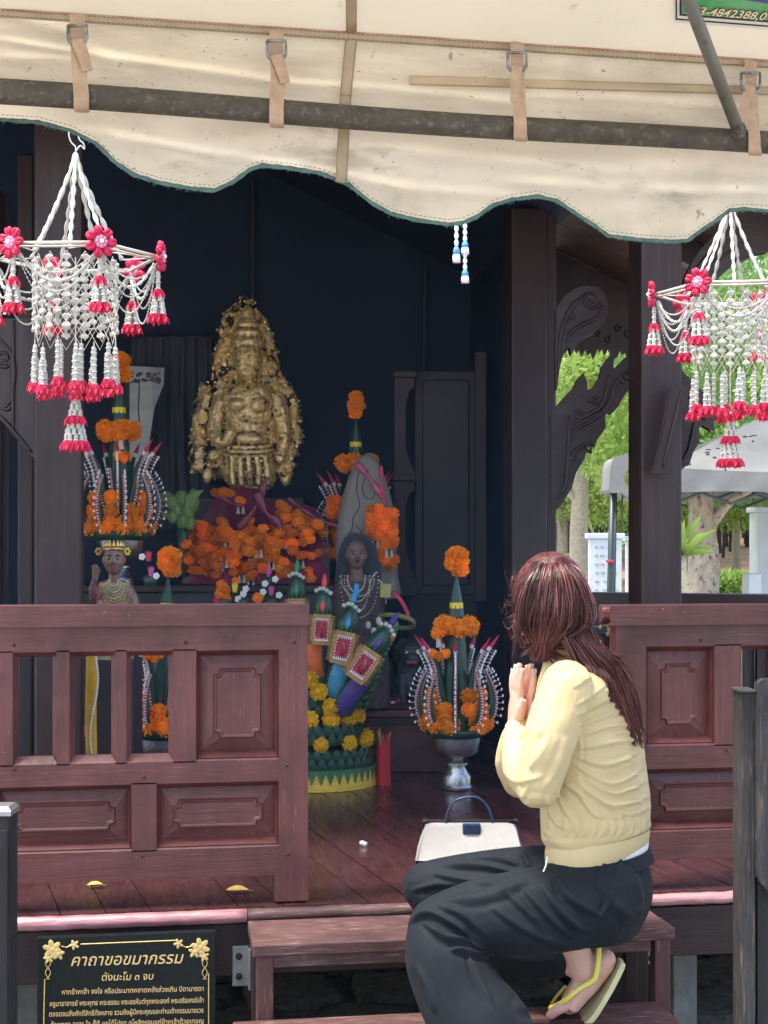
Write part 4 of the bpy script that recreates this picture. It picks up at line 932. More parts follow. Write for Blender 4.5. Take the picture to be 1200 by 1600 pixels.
# spiky plants
def spiky(px, d, h, n, label, seed, z=0):
    b = gp_(px, d); t = thing('spiky_plant', label, 'plant', b); rs = random.Random(seed)
    for k in range(n):
        a = rs.uniform(0, 2*PI); e = rs.uniform(.2, 1.35); L = h*rs.uniform(.7, 1.0); u = Vector((math.cos(a)*math.cos(e), math.sin(a)*math.cos(e), math.sin(e)))
        mb = MB(); pts = [u*L*s + Vector((0,0,z-.25*L*s*s*math.cos(e))) for s in (0,.3,.6,.85,1.0)]
        mb.tube(pts, [(.022,.003),(.03,.003),(.024,.003),(.014,.002),(.002,.001)], 4); mb.build('blade', M['leaf2'], t)
    if z > .2: MB().tube([(0,0,0),(0,0,z)], [.05,.04], 8).build('stem', M['bark2'], t, smooth=True)
spiky(1062, 12.5, .62, 44, 'bright yellow green spiky plant at the foot of the thick trunk', 2, .42)
spiky(1066, 13.4, .45, 30, 'smaller spiky crown higher up behind the right pillar', 3, 1.35)
spiky(938, 22, .7, 36, 'spiky palm crown in the narrow gap behind the slim pale trunk', 6, 1.2)
# tents
def tent(px0, px1, pye, pyt, d, label, depth=2.0):
    a = PD(px0, pye, d); b = PD(px1, pye, d); t = thing('event_tent', label, 'tent', ((a.x+b.x)/2+sn*depth/2, (a.y+b.y)/2+cs*depth/2, 0), -TH)
    W2 = (b-a).length/2; ze = a.z; zt = EYE+(850-pyt)/FOC*(d+depth/2); D2 = depth/2
    def loc(x, y, z): return Vector((x, y, z))
    n = 14; mb = MB(); cs_ = [(-W2,-D2),(W2,-D2),(W2,D2),(-W2,D2)]; val = .26
    for k in range(4):
        (xa, ya), (xb, yb) = cs_[k], cs_[(k+1)%4]; vs = []
        for j in range(n+1):
            for i in range(n+1):
                s = i/n; q = j/n; x = (xa+(xb-xa)*s)*(1-q); y = (ya+(yb-ya)*s)*(1-q); z = ze+val+(zt-ze-val)*(q**.92)-.05*math.sin(PI*s)*(1-q); vs.append((x, y, z))
        mb.add(vs, [(j*(n+1)+i, j*(n+1)+i+1, (j+1)*(n+1)+i+1, (j+1)*(n+1)+i) for j in range(n) for i in range(n)])
        vs = []
        for j in range(5):
            for i in range(n*2+1):
                s = i/(n*2); o = .012*math.sin(s*40+j)*j/4; dx, dy = (ya-yb), (xb-xa); l = math.hypot(dx, dy); x = xa+(xb-xa)*s-dx/l*(-o); y = ya+(yb-ya)*s+dy/l*o
                z = ze+val*(1-j/4)-.05*math.sin(PI*s)*(1-j/4)+.015*math.sin(s*PI*2)*(j/4); vs.append((x, y, z))
        m_ = n*2+1; mb.add(vs, [(j*m_+i, j*m_+i+1, (j+1)*m_+i+1, (j+1)*m_+i) for j in range(4) for i in range(m_-1)])
    ro = mb.build('roof', M['tent'], t, smooth='auto'); sp = MB(); rr_ = random.Random(9)
    for _ in range(34):
        s_ = rr_.uniform(.05,.95); q_ = rr_.uniform(0,.6); x_ = (-W2+2*W2*s_)*(1-q_); y_ = -D2*(1-q_); z_ = ze+val+(zt-ze-val)*(q_**.92)-.05*math.sin(PI*s_)*(1-q_)+.004; sp.ell((x_,y_,z_), (rr_.uniform(.01,.03),.01,rr_.uniform(.006,.015)), 6, 4)
    tag(sp.build('fallen_leaf_litter', M['ink_'], ro), kind='stuff')
    for (x, y) in cs_: MB().box(x*.97-.02, x*.97+.02, y*.97-.02, y*.97+.02, 0, ze+val-.02).build('leg', M['tent_frame'], t)
    for k in range(4):
        (xa, ya), (xb, yb) = cs_[k], cs_[(k+1)%4]; N_ = 4
        for i in range(N_):
            for (za, zb) in ((-.16,.06), (.06,-.16)):
                A = Vector((xa+(xb-xa)*i/N_, ya+(yb-ya)*i/N_, ze+.05+za))*1; B = Vector((xa+(xb-xa)*(i+1)/N_, ya+(yb-ya)*(i+1)/N_, ze+.05+zb)); A.x*=.965; A.y*=.965; B.x*=.965; B.y*=.965
                MB().tube([A, B], .016, 5).build('brace', M['tent_frame'], t)
    return t
t1 = tent(1046, 1420, 770, 650, 15, 'pale grey pop up tent with a dark folding frame at the right')
# small tent whose edge and leg show in the narrow gap
g = Local(975, 760, 13); t2 = g.thing('folded_canopy', 'white draped corner canopy on a dark leg in the narrow gap', 'tent')
out = smooth_poly([(954,752),(956,728),(962,716),(976,712),(1010,704),(1010,722),(990,726),(978,735),(974,748),(978,760),(990,768),(1010,770),(1010,784),(985,778),(972,768),(954,768)], 3)
MB().prism([(g(a, b_).x, g(a, b_).z) for a, b_ in out], 0, .5).build('cover', M['tent'], t2, bevel=.01)
a = g(951, 920); a2_ = g(960, 765); MB().tube([(a.x, .1, -g.loc.z), (a2_.x, .1, a2_.z)], .028, 8).build('leg', M['tent_frame'], t2, smooth=True)
a = g(962, 920); a2_ = g(968, 765); MB().tube([(a.x, .2, -g.loc.z), (a2_.x, .2, a2_.z)], .012, 8).build('leg', M['tent_frame'], t2, smooth=True)
MB().tube([g(947, 877, .07), g(958, 877, .07)], .012, 6).build('tie', M['redbud'], t2)
for i in range(2):
    MB().tube(catmull([g(973+i*14, 772, .2), g(971+i*14, 800, .2), g(976+i*14, 830, .2)], 4), .01, 5).build('hanging_string', M['hedge'], t2)
# white notice boards / pillar
def board(px0, px1, py0, d, label, th=.12, marks=True, cap=True):
    a = PD(px0, py0, d); b = PD(px1, py0, d); t = thing('white_monument', label, 'monument', ((a.x+b.x)/2, (a.y+b.y)/2, 0), -TH); W2 = (b-a).length/2
    MB().box(-W2, W2, 0, th, 0, a.z-.06).build('body', M['white_paint'], t, bevel=.01)
    if cap: MB().box(-W2-.03, W2+.03, -.03, th+.03, a.z-.059, a.z).build('cap', M['white_paint'], t, bevel=.01)
    if marks:
        mk = MB(); rs = random.Random(3)
        for r_ in range(7):
            z = a.z-.16-r_*.09; x = -W2+.06
            while x < W2-.08: w_ = rs.uniform(.02,.05); mk.box(x, x+w_, -.006, -.001, z, z+.018); x += w_+rs.uniform(.015,.05)
        tag(mk.build('faded_print', M['metal'], t), kind='stuff')
board(921, 972, 833, 15.5, 'white rectangular monument board behind the slim tent leg', marks=True)
board(984-5, 1012, 838, 17.5, 'white pillar half hidden behind the right pillar of the shrine', marks=False)
board(1184, 1260, 792, 17, 'tall white pillar at the right edge under the grey tent', .4, False)
board(1170, 1190, 888, 16, 'low white block beside the hedge', .3, False, False)
board(-60, 4, 700, 12, 'white wall sliver at the far left edge behind the dark posts', .2, False, False)
# ================================================================== ALTAR
M['mari'] = mat('orange marigold petals', (.95,.27,.010), (1.0,.42,.02), scale=90, rough=.6, rnd=.22, transl=.15, lo=.3, hi=.7)
M['mari_red'] = mat('deep orange marigold petals', (.95,.23,.012), (1.0,.35,.025), scale=90, rough=.6, rnd=.28, transl=.15, lo=.3, hi=.7)
M['mari_yel'] = mat('yellow marigold petals', (.90,.55,.01), (.95,.68,.03), scale=90, rough=.6, rnd=.10, transl=.3, lo=.3, hi=.7)
M['banana'] = mat('dark banana leaf', (.012,.045,.030), (.028,.085,.050), scale=30, rough=.35, stretch=(1,1,.2))
M['banana2'] = mat('bright folded leaf', (.02,.10,.035), (.06,.20,.06), scale=40, rough=.35)
M['trim_red'] = mat('red trim', (.45,.012,.05), (.60,.03,.09), scale=60, rough=.5); M['trim_white'] = mat('white trim', (.75,.72,.72), rough=.5)
M['silver'] = mat('chased silver', (.62,.62,.60), (.34,.34,.34), scale=120, rough=.25, metal=.95, bump=.5, bscale=160, bdist=.003)
M['ribbon_yel'] = mat('yellow ribbon', (.80,.60,.03), rough=.5)
M['pin'] = mat('white pin buds', (.85,.85,.80), rough=.5)
def marigold_mesh(seed, m, n=150):
    rs = np.random.RandomState(seed); vs = []; fs = []
    for k in range(n):
        z = 1-2*(k+.5)/n; a = k*2.39996; r = math.sqrt(1-z*z); u = np.array((r*math.cos(a), r*math.sin(a), z)); u = u+rs.normal(size=3)*.12; u /= np.linalg.norm(u)
        t = np.cross(u, rs.normal(size=3)); t /= np.linalg.norm(t); b = np.cross(u, t); L = rs.uniform(.84, 1.08); w_ = .17; i = len(vs)
        vs += [u*.62-t*w_*.5, u*.62+t*w_*.5, u*L+t*w_*.75+b*rs.uniform(-.1,.1), u*(L+.03)+b*rs.uniform(.02,.14), u*L-t*w_*.75+b*rs.uniform(-.1,.1)]
        fs.append((i, i+1, i+2, i+3, i+4))
    mb = MB().add([tuple(v) for v in vs], fs); mb.ell((0,0,0), .66, 8, 6); return mesh_of(mb, 'marigold', m)
MG = {'o': [marigold_mesh(s, M['mari']) for s in (1,2,3)], 'r': [marigold_mesh(s, M['mari_red']) for s in (4,5,6)], 'y': [marigold_mesh(s, M['mari_yel']) for s in (7,8)]}
def mg(parent, loc, r, kind='o', sq=None):
    s = (r, r, r) if sq is None else (r*sq[0], r*sq[1], r*sq[2])
    return put(random.choice(MG[kind]), 'marigold', parent, loc, (random.uniform(-.4,.4), random.uniform(-.4,.4), random.uniform(0,6.3)), s)
def ribbon_trim(mb_r, mb_w, pts, r, step=1):
    for i in range(0, len(pts)-1):
        d = (pts[i+1]-pts[i]); (mb_r if i % 2 else mb_w).ell((pts[i]+pts[i+1])/2, (r*.8, r*.8, d.length*.55), 5, 4, R=d.to_track_quat('Z','Y').to_matrix())
def baisri(label, group):
    k = 5.6/FOC; r = thing('marigold_offering_tree', label, 'offering', (0,0,0), 0, group)
    prof = [(24,0),(25,4),(22,7),(22,20),(19,24),(16,30),(13,35),(18,38),(18,41),(12,43),(9,46),(12,49),(26,51),(33,58),(36,74),(38,81),(34,82)]
    n = 40; mb = MB(); vs = []
    for a, z in prof:
        for j in range(n): an = 2*PI*j/n; q = a*k*(1+(.035 if (50 < z < 80 or 6 < z < 26) and j % 2 else 0)); vs.append((q*math.cos(an), q*math.sin(an), z*k))
    mb.add(vs, [(i*n+j, i*n+(j+1)%n, (i+1)*n+(j+1)%n, (i+1)*n+j) for i in range(len(prof)-1) for j in range(n)]); mb.build('pedestal_bowl', M['silver'], r, smooth='auto')
    MB().lathe([(a*k, z*k) for a, z in [(30,80),(46,84),(51,92),(50,95),(40,93),(30,96)]], 28).build('leaf_cup', M['banana'], r, smooth=True)
    cone = MB(); nn = 18; prof = [(27,92),(24,130),(19,175),(15,215),(13,238),(12,252),(12,270),(8,300),(1.5,331)]; vs = []
    for a, z in prof:
        for j in range(nn): an = 2*PI*j/nn; q = a*k*(1+.07*(j % 2)); vs.append((q*math.cos(an), q*math.sin(an), z*k))
    cone.add(vs, [(i*nn+j, i*nn+(j+1)%nn, (i+1)*nn+(j+1)%nn, (i+1)*nn+j) for i in range(len(prof)-1) for j in range(nn)]); cone.build('leaf_cone', M['banana'], r)
    MB().lathe([(a*k, z*k) for a, z in [(10,281),(11,281),(10.5,290),(9.5,290)]], 16).build('yellow_band', M['ribbon_yel'], r)
    MB().lathe([(a*k, z*k) for a, z in [(14,212),(15.5,214),(15,228),(13,228)]], 16).build('leaf_band', M['banana'], r)
    for (dx, dz, rr_) in ((-6,352,13),(8,354,13),(0,366,13),(3,342,13),(-7,363,11),(9,341,11),(9,365,11)): mg(r, (dx*k, -2*k*(dz % 3), dz*k), rr_*k)
    for i in range(8):
        a = 2*PI*i/8+.2; mg(r, (23*k*math.cos(a), 23*k*math.sin(a), (252+(4 if i % 2 else -1))*k), 15*k)
    mg(r, (-30*k, -24*k, 244*k), 11*k); mg(r, (-26*k, -20*k, 258*k), 11*k)
    MB().tube([(-29*k,-25*k,236*k),(-28*k,-25*k,222*k)], [3*k,5*k], 7).build('jasmine_drop', M['jasmine'], r)
    for dx, dz in ((-38,212),(-27,208),(-18,212)): mg(r, (dx*k, -28*k, dz*k), 8*k)
    for i in range(12):
        a = 2*PI*i/12+.26
        if i in (9-0,): continue
        mg(r, (45*k*math.cos(a), 45*k*math.sin(a), 104*k), 16*k, sq=(1,1,1.05))
    for a, h in ((3.5, 3), (4.25, 2), (5.15, 3), (5.9, 3), (.6, 3), (1.6, 2), (2.6, 3)):
        for j in range(1, h): mg(r, ((45-3*j)*k*math.cos(a), (45-3*j)*k*math.sin(a), (106+21*j)*k), 12.5*k)
    def horn(a, path, tip, pins=True, wd=6):
        pts = catmull([Vector((q*k*math.cos(a), q*k*math.sin(a), z*k)) for q, z in path], 7); n = len(pts); hb = MB()
        hb.tube(pts, [wd*k*(1-.82*i/n) for i in range(n)], 6); o = hb.build('leaf_horn', M['banana'], r, smooth=True)
        if tip:
            d = (pts[-1]-pts[-4]).normalized(); MB().tube([pts[-1]-d*4*k, pts[-1]+d*3*k, pts[-1]+d*24*k], [3.2*k, 3.6*k, .3*k], 6).build('red_tip', M['trim_red'], o)
            MB().tube([pts[-1]-d*7*k, pts[-1]-d*0*k], [3.0*k, 3.6*k], 6).build('white_band', M['trim_white'], o)
        if pins:
            R_, W_, P_ = MB(), MB(), MB(); e = Vector((math.cos(a), math.sin(a), 0)); off_ = []
            for i, p in enumerate(pts):
                t = (pts[min(i+1, n-1)]-pts[max(i-1, 0)]).normalized(); out = (e - t*e.dot(t)).normalized(); off_.append((p+out*wd*k*(1-.8*i/n), out))
            fine = catmull([p for p, _ in off_], 2); ribbon_trim(R_, W_, fine, 3.0*k)
            R_.m = [0]*len(R_.f); nR = len(R_.v); R_.v += W_.v; R_.f += [tuple(i+nR for i in f) for f in W_.f]; R_.m += [1]*len(W_.f)
            tag(R_.build('striped_trim', [M['trim_red'], M['trim_white']], o), kind='stuff')
            for p, out in off_[1::2]: P_.tube([p, p+out*9*k], .35*k, 3); P_.ell(p+out*10*k+Vector((0,0,1.5*k)), (1.5*k,1.5*k,2.6*k), 5, 4)
            tag(P_.build('bud_pins', M['pin'], o), kind='stuff')
    for i in range(9):
        a = 2*PI*i/9+.45; horn(a, [(30,98),(53,112),(60,140),(54,166),(46,182)], False)
    for i in range(7):
        a = 2*PI*i/7+.15; horn(a, [(20,130),(30,160),(34,185),(44,206),(54,220)], True, wd=8)
    for i in range(5):
        a = 2*PI*i/5-.4; horn(a, [(16,150),(25,175),(32,195)], False, wd=5)
    return r
G_ = 'tall marigold and banana leaf offering trees'
bs = baisri('marigold offering tree on a silver pedestal bowl standing alone on the floor', G_)
bs.location = PZ(713, 1232, FZ+.002); bs.rotation_euler = (0,0,-TH)
def bcopy(px, py, d, label, s=1, rz_=0):
    c = copy_tree(bs); c['label'] = label; c.location = PD(px, py, d); c.rotation_euler = (0,0,-TH+rz_); c.scale = (s,)*3; return c
c = bcopy(264, 1232, 5.6, 'marigold offering tree standing behind the balustrade, its bowl seen through a slot', rz_=.5); c.location = PZ(248, 1236, FZ+.002); c.rotation_euler = (0, .045, -TH+.5)
bcopy(186, 925, 5.75, 'tallest leftmost marigold offering tree rising behind the crowned doll', 1.02, 1.1)
bcopy(556, 955, 6.5, 'dim marigold offering tree rising behind the grey boulder', .98*6.5/5.6*.93, 2.0)
# ---------------------------------------------------------------- altar table, plinth, cloth
M['magenta'] = mat('magenta satin', (.17,.010,.050), (.27,.022,.085), scale=6, rough=.35, bump=.4, bscale=14, sheen=.3)
at = Local(390, 960, 6.35); al = at.thing('altar_table', 'dark low altar table under the heap of marigolds', 'table')
a = at(120, 912); b = at(560, 912); MB().box(a.x, b.x, -.25, .85, a.z-.03, a.z).build('table_top', M['dark_x'], al, bevel=.005)
zf = FZ-at.loc.z
MB().box(a.x+.02, b.x-.02, -.22, .82, zf, a.z-.031).build('table_body', M['cabinet'], al, bevel=.004)
MB().box(at(280,0).x, at(470,0).x, .25, .8, a.z+.001, at(0,775).z).build('plinth', M['cabinet'], al, bevel=.01)
lt = Local(620, 1200, 6.1); lo = lt.thing('low_altar_table', 'low dark red brown altar table behind the red joss stick holder', 'table')
a = lt(556, 1105); b = lt(705, 1105); zf = FZ-lt.loc.z
MB().box(a.x, b.x, -.12, .35, a.z-.03, a.z).build('table_top', M['wood_x'], lo, bevel=.006); MB().box(a.x+.015, b.x-.015, -.1, .33, zf, a.z-.031).build('table_body', M['wood_x'], lo, bevel=.004)
MB().box(a.x+.015, b.x-.015, -.115, -.1005, a.z-.06, a.z-.045).build('moulding', M['dark_x'], lo, bevel=.003)
# magenta cloth draped as a mound
mh = Local(395, 905, 6.3)
hx = [285,310,330,350,380,405,440,470,500,515]; hy = [900,830,790,766,764,772,800,790,800,860]
mb = MB(); NX, NY = 50, 16; vs = []
for j in range(NY+1):
    for i in range(NX+1):
        t = i/NX; px = 285+t*230; top = np.interp(px, hx, hy)-4; q = j/NY; py = 912-(912-top)*q; y = -.12+.34*q**1.2 + .018*math.sin(px*.12+q*3)+.02*mnoise.noise((px*.03,q*3,1))
        vs.append(mh(px, py, y))
mb.add(vs, [(j*(NX+1)+i, j*(NX+1)+i+1, (j+1)*(NX+1)+i+1, (j+1)*(NX+1)+i) for j in range(NY) for i in range(NX)])
cl = mb.build('satin_cloth', M['magenta'], smooth=True); cl.location = mh.loc; cl.rotation_euler = (0,0,-TH); tag(cl, 'dark magenta satin cloth draped beneath the heap of marigold garlands', 'cloth')
def cloth_band(pts, w_, name, label, L, y, m):
    c = catmull([L(a, b, y+(p[2] if len(p) > 2 else 0)) for p in pts for a, b in [p[:2]]], 6)
    o = MB().tube(c, [(w_*(.8+.35*math.sin(i*.7)), w_*.35) for i in range(len(c))], 8).build(name, m, smooth=True); o.location = L.loc; o.rotation_euler = (0,0,-TH); tag(o, label, 'ribbon'); return o
M['magenta2'] = mat('bright magenta satin', (.13,.008,.035), (.20,.018,.06), scale=8, rough=.3, bump=.4)
cloth_band([(372,826),(398,795),(410,765),(418,745)], .018, 'satin_ribbon', 'magenta ribbon rising to the foot of the gilded statue', mh, -.10, M['magenta2'])
cloth_band([(400,768),(415,800),(432,815),(440,830)], .020, 'satin_ribbon', 'magenta ribbon falling right from the gilded statue', mh, -.11, M['magenta2'])
cloth_band([(345,776),(362,786),(378,790)], .008, 'satin_ribbon', 'short pinkish ribbon end above the marigold heap', mh, -.13, M['magenta2'])
cloth_band([(450,778),(465,790),(482,802),(505,815),(540,826)], .010, 'satin_ribbon', 'purple ribbon running right towards the boulder', mh, -.10, M['magenta2'])
# marigold garlands heaped: chains of flowers given in photo pixels
chains = [
 ('orange marigold garland lying topmost at the foot of the gilded statue', [(338,770),(349,768),(360,771),(376,782)], 10.5, 'o', .02),
 ('single thick upright marigold garland at the left top of the heap', [(308,832),(316,822),(309,820),(318,836),(310,845),(319,850)], 11.5, 'r', -.03),
 ('bright orange upright marigold garland second from the left of the heap', [(346,815),(350,825),(343,832),(351,840),(345,848),(356,834)], 11.5, 'o', -.05),
 ('upright marigold garland below the magenta ribbon', [(380,820),(388,812),(393,826),(383,833),(396,838),(376,838)], 11, 'o', -.05),
 ('marigold string hanging at the far left side of the heap', [(296,838),(291,850),(288,862),(295,875),(302,888),(296,868)], 10, 'r', -.06),
 ('marigold string crossing the upper left of the heap', [(328,826),(331,842),(334,858),(322,856),(340,868),(350,862)], 10.5, 'r', -.07),
 ('marigold string sagging across the middle left of the heap', [(302,858),(314,862),(326,870),(318,878),(306,874),(334,878),(344,872)], 10.5, 'r', -.09),
 ('marigold string sagging across the lower left of the heap', [(300,890),(312,892),(324,896),(338,897),(352,895),(366,893),(378,890)], 10, 'r', -.10),
 ('marigold string lying in the lower middle of the heap', [(326,884),(340,884),(352,880),(364,878),(376,880),(370,868),(358,866)], 10.5, 'r', -.12),
 ('marigold string lying in the centre of the heap', [(362,842),(368,852),(376,860),(388,862),(398,856),(392,846),(404,850)], 11, 'o', -.10),
 ('marigold string bending to the right of the centre', [(402,832),(412,825),(415,838),(406,842),(412,862),(402,868),(410,874)], 10.5, 'o', -.08),
 ('marigold string lying low at the right of the centre', [(384,884),(394,880),(404,884),(412,888),(398,896),(392,900)], 10, 'r', -.12),
 ('thick upright marigold garland right of the purple ribbon', [(420,850),(427,846),(420,862),(428,860),(421,873),(430,872),(424,868)], 11.5, 'o', -.12),
 ('tall marigold garland at the upper right of the heap', [(440,788),(446,796),(440,803),(447,810),(439,812)], 11.5, 'o', -.02),
 ('upright marigold garland below the tall one', [(430,824),(436,832),(432,842),(437,850),(428,836)], 10.5, 'o', -.07),
 ('reddish upright marigold garland near the right side of the heap', [(448,824),(455,832),(450,842),(457,850),(449,854),(458,858),(452,836)], 11, 'r', -.08),
 ('cluster of bright marigolds at the top right of the heap', [(458,808),(468,802),(476,812),(466,816),(482,820),(474,824),(488,812)], 11, 'o', -.05),
 ('cluster of bright marigolds hanging below the right cluster', [(470,832),(480,834),(490,828),(484,842),(474,845),(496,820),(506,832)], 11, 'o', -.07),
 ('marigold string with white tips at the far right', [(478,866),(488,868),(498,864),(470,868)], 9.5, 'r', -.05),
 ('marigold string hanging down at the right lower end of the heap', [(434,884),(444,878),(452,885),(446,895),(438,898)], 10, 'r', -.12),
 ('short marigold string dropping below the heap at the right', [(482,892),(487,904),(490,914),(485,926),(492,920)], 8.5, 'r', -.10)]
M['jas'] = M['jasmine']
for lab, pts, rpx, kd, y in chains:
    L = Local(pts[0][0], pts[0][1], 6.3+y); t = L.thing('marigold_garland', lab, 'garland', 'marigold garlands heaped on the altar')
    for j_, (a, b) in enumerate(pts):
        mg(t, L(a+random.uniform(-1,1), b+random.uniform(-1,1), (-.035 if j_ % 2 else .02)+random.uniform(-.01,.01)), rpx*L.k*(1 if j_ % 2 else .9)*random.uniform(.84,1.02), kd, (1,1,random.uniform(.68,.86)))
    a, b = pts[-1]
    if random.random() < .75:
        for s in (-4, 4): MB().lathe([(.001,.012),(.004,.008),(.007,-.008),(.010,-.020),(.004,-.022)], 6, c=L(a+s, b+rpx+3, -.03)).build('jasmine_drop', M['jasmine'], t)
# back fill flowers between the strings (small, mostly covered)
L = Local(395, 860, 6.33); t = L.thing('marigold_garland', 'loose marigolds filling the middle of the heap behind the strings', 'garland', 'marigold garlands heaped on the altar')
for k in range(44):
    px = random.uniform(296, 462); py = random.uniform(846, 894); mg(t, L(px, py, random.uniform(-.02,.02)), 9*L.k, 'r' if random.random() < .7 else 'o', (1,1,.62))
# ---------------------------------------------------------------- remesh helper
def remesh(mb, name, mats, parent, voxel, smooth=6, disp=None, loc=None, rot=None):
    o = mb.build(name, mats, parent); md = o.modifiers.new('r', 'REMESH'); md.mode = 'VOXEL'; md.voxel_size = voxel; md.use_smooth_shade = True
    if smooth: s = o.modifiers.new('s', 'SMOOTH'); s.iterations = smooth; s.factor = .5
    bpy.context.view_layer.update(); dg = bpy.context.evaluated_depsgraph_get()
    me = bpy.data.meshes.new_from_object(o.evaluated_get(dg)); o.modifiers.clear(); old = o.data; o.data = me; bpy.data.meshes.remove(old)
    if disp:
        n = len(me.vertices); co = np.empty(n*3); me.vertices.foreach_get('co', co); no = np.empty(n*3); me.vertices.foreach_get('normal', no)
        co = co.reshape(-1,3); no = no.reshape(-1,3); co = disp(co, no); me.vertices.foreach_set('co', co.ravel()); me.update()
    if not me.materials:
        for m in (mats if isinstance(mats, (list,tuple)) else [mats]): me.materials.append(m)
    me.polygons.foreach_set('use_smooth', [True]*len(me.polygons))
    return o
def fbm(co, f, seed=0, oct_=2):
    return np.array([sum(mnoise.noise((p[0]*f*2**o+seed, p[1]*f*2**o, p[2]*f*2**o))/2**o for o in range(oct_)) for p in co])
# ---------------------------------------------------------------- gilded statue
M['gilt'] = mat('gold leaf on dark bronze', (1.0,.68,.26), (.02,.013,.011), scale=13, rough=.32, metal=.45, bump=1.0, bscale=26, lo=.49, hi=.54, c3=(1.0,.80,.44), s3=22, lo3=.55, hi3=.6, spec=.6, bdist=.02)
def crease_shade(m, dark, lo, hi):  # painted shade: mixes a dark tone into hollows by pointiness
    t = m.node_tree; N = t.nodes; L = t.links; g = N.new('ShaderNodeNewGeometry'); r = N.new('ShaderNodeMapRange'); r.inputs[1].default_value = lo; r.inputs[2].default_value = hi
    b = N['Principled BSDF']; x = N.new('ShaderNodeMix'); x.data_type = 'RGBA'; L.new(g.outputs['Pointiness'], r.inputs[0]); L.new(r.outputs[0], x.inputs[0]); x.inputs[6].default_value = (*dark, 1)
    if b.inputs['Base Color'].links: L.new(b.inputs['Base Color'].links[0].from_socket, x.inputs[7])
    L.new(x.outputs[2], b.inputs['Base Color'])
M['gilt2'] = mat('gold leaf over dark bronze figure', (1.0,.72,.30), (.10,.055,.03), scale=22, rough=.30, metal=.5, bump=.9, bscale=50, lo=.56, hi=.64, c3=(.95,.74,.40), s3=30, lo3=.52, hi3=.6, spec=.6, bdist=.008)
crease_shade(M['gilt2'], (.02,.014,.012), .46, .51); crease_shade(M['gilt'], (.015,.012,.012), .44, .50)
M['flake'] = mat('loose gold leaf', (1.0,.70,.27), (1.0,.84,.45), scale=20, rough=.28, metal=.45, spec=.7)
M['flake_dark'] = mat('dark bronze', (.03,.022,.02), rough=.5, metal=.3)
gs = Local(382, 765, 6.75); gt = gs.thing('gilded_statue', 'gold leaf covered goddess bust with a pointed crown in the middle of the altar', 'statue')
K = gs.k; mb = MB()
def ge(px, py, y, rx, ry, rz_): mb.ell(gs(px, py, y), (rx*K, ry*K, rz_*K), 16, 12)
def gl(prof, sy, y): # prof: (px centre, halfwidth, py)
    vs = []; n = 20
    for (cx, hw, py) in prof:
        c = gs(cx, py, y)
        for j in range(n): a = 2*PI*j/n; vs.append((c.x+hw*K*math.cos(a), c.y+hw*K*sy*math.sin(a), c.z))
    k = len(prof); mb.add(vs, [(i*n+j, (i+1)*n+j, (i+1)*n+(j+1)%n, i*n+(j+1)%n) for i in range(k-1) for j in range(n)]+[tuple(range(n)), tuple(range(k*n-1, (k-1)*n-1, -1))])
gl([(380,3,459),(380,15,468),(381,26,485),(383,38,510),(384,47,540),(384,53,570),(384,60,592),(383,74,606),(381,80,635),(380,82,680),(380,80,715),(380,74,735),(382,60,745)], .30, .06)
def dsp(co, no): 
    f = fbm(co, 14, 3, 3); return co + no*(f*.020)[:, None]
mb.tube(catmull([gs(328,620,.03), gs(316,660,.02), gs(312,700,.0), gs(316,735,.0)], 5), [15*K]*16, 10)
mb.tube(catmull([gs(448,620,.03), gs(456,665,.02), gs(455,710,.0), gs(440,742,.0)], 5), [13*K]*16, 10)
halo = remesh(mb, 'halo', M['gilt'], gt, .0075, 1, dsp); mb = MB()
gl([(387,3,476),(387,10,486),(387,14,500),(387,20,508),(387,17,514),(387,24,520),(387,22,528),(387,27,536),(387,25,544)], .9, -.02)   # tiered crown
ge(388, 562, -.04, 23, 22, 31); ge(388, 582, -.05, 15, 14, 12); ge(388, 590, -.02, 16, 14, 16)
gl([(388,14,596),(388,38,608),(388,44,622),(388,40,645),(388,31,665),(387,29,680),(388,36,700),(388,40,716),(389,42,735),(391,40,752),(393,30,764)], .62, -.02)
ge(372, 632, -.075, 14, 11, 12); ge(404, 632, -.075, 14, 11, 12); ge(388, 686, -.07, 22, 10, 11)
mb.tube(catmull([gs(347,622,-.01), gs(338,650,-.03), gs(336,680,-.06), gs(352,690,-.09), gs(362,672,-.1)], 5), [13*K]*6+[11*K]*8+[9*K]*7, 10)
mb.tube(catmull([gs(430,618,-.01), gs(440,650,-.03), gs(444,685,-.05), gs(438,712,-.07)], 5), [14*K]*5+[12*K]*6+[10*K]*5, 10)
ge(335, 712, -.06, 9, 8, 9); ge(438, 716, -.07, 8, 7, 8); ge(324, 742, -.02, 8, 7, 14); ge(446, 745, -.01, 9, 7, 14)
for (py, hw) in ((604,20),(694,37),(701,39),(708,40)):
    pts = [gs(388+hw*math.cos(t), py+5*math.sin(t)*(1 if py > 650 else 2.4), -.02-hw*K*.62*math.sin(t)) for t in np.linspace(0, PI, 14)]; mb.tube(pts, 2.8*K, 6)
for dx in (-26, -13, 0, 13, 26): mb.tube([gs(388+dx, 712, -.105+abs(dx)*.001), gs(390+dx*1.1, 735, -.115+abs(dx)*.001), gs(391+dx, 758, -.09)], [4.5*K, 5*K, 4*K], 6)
go = remesh(mb, 'figure', M['gilt2'], gt, .005, 1, lambda co, no: co + no*(fbm(co, 30, 3, 2)*.004)[:, None])
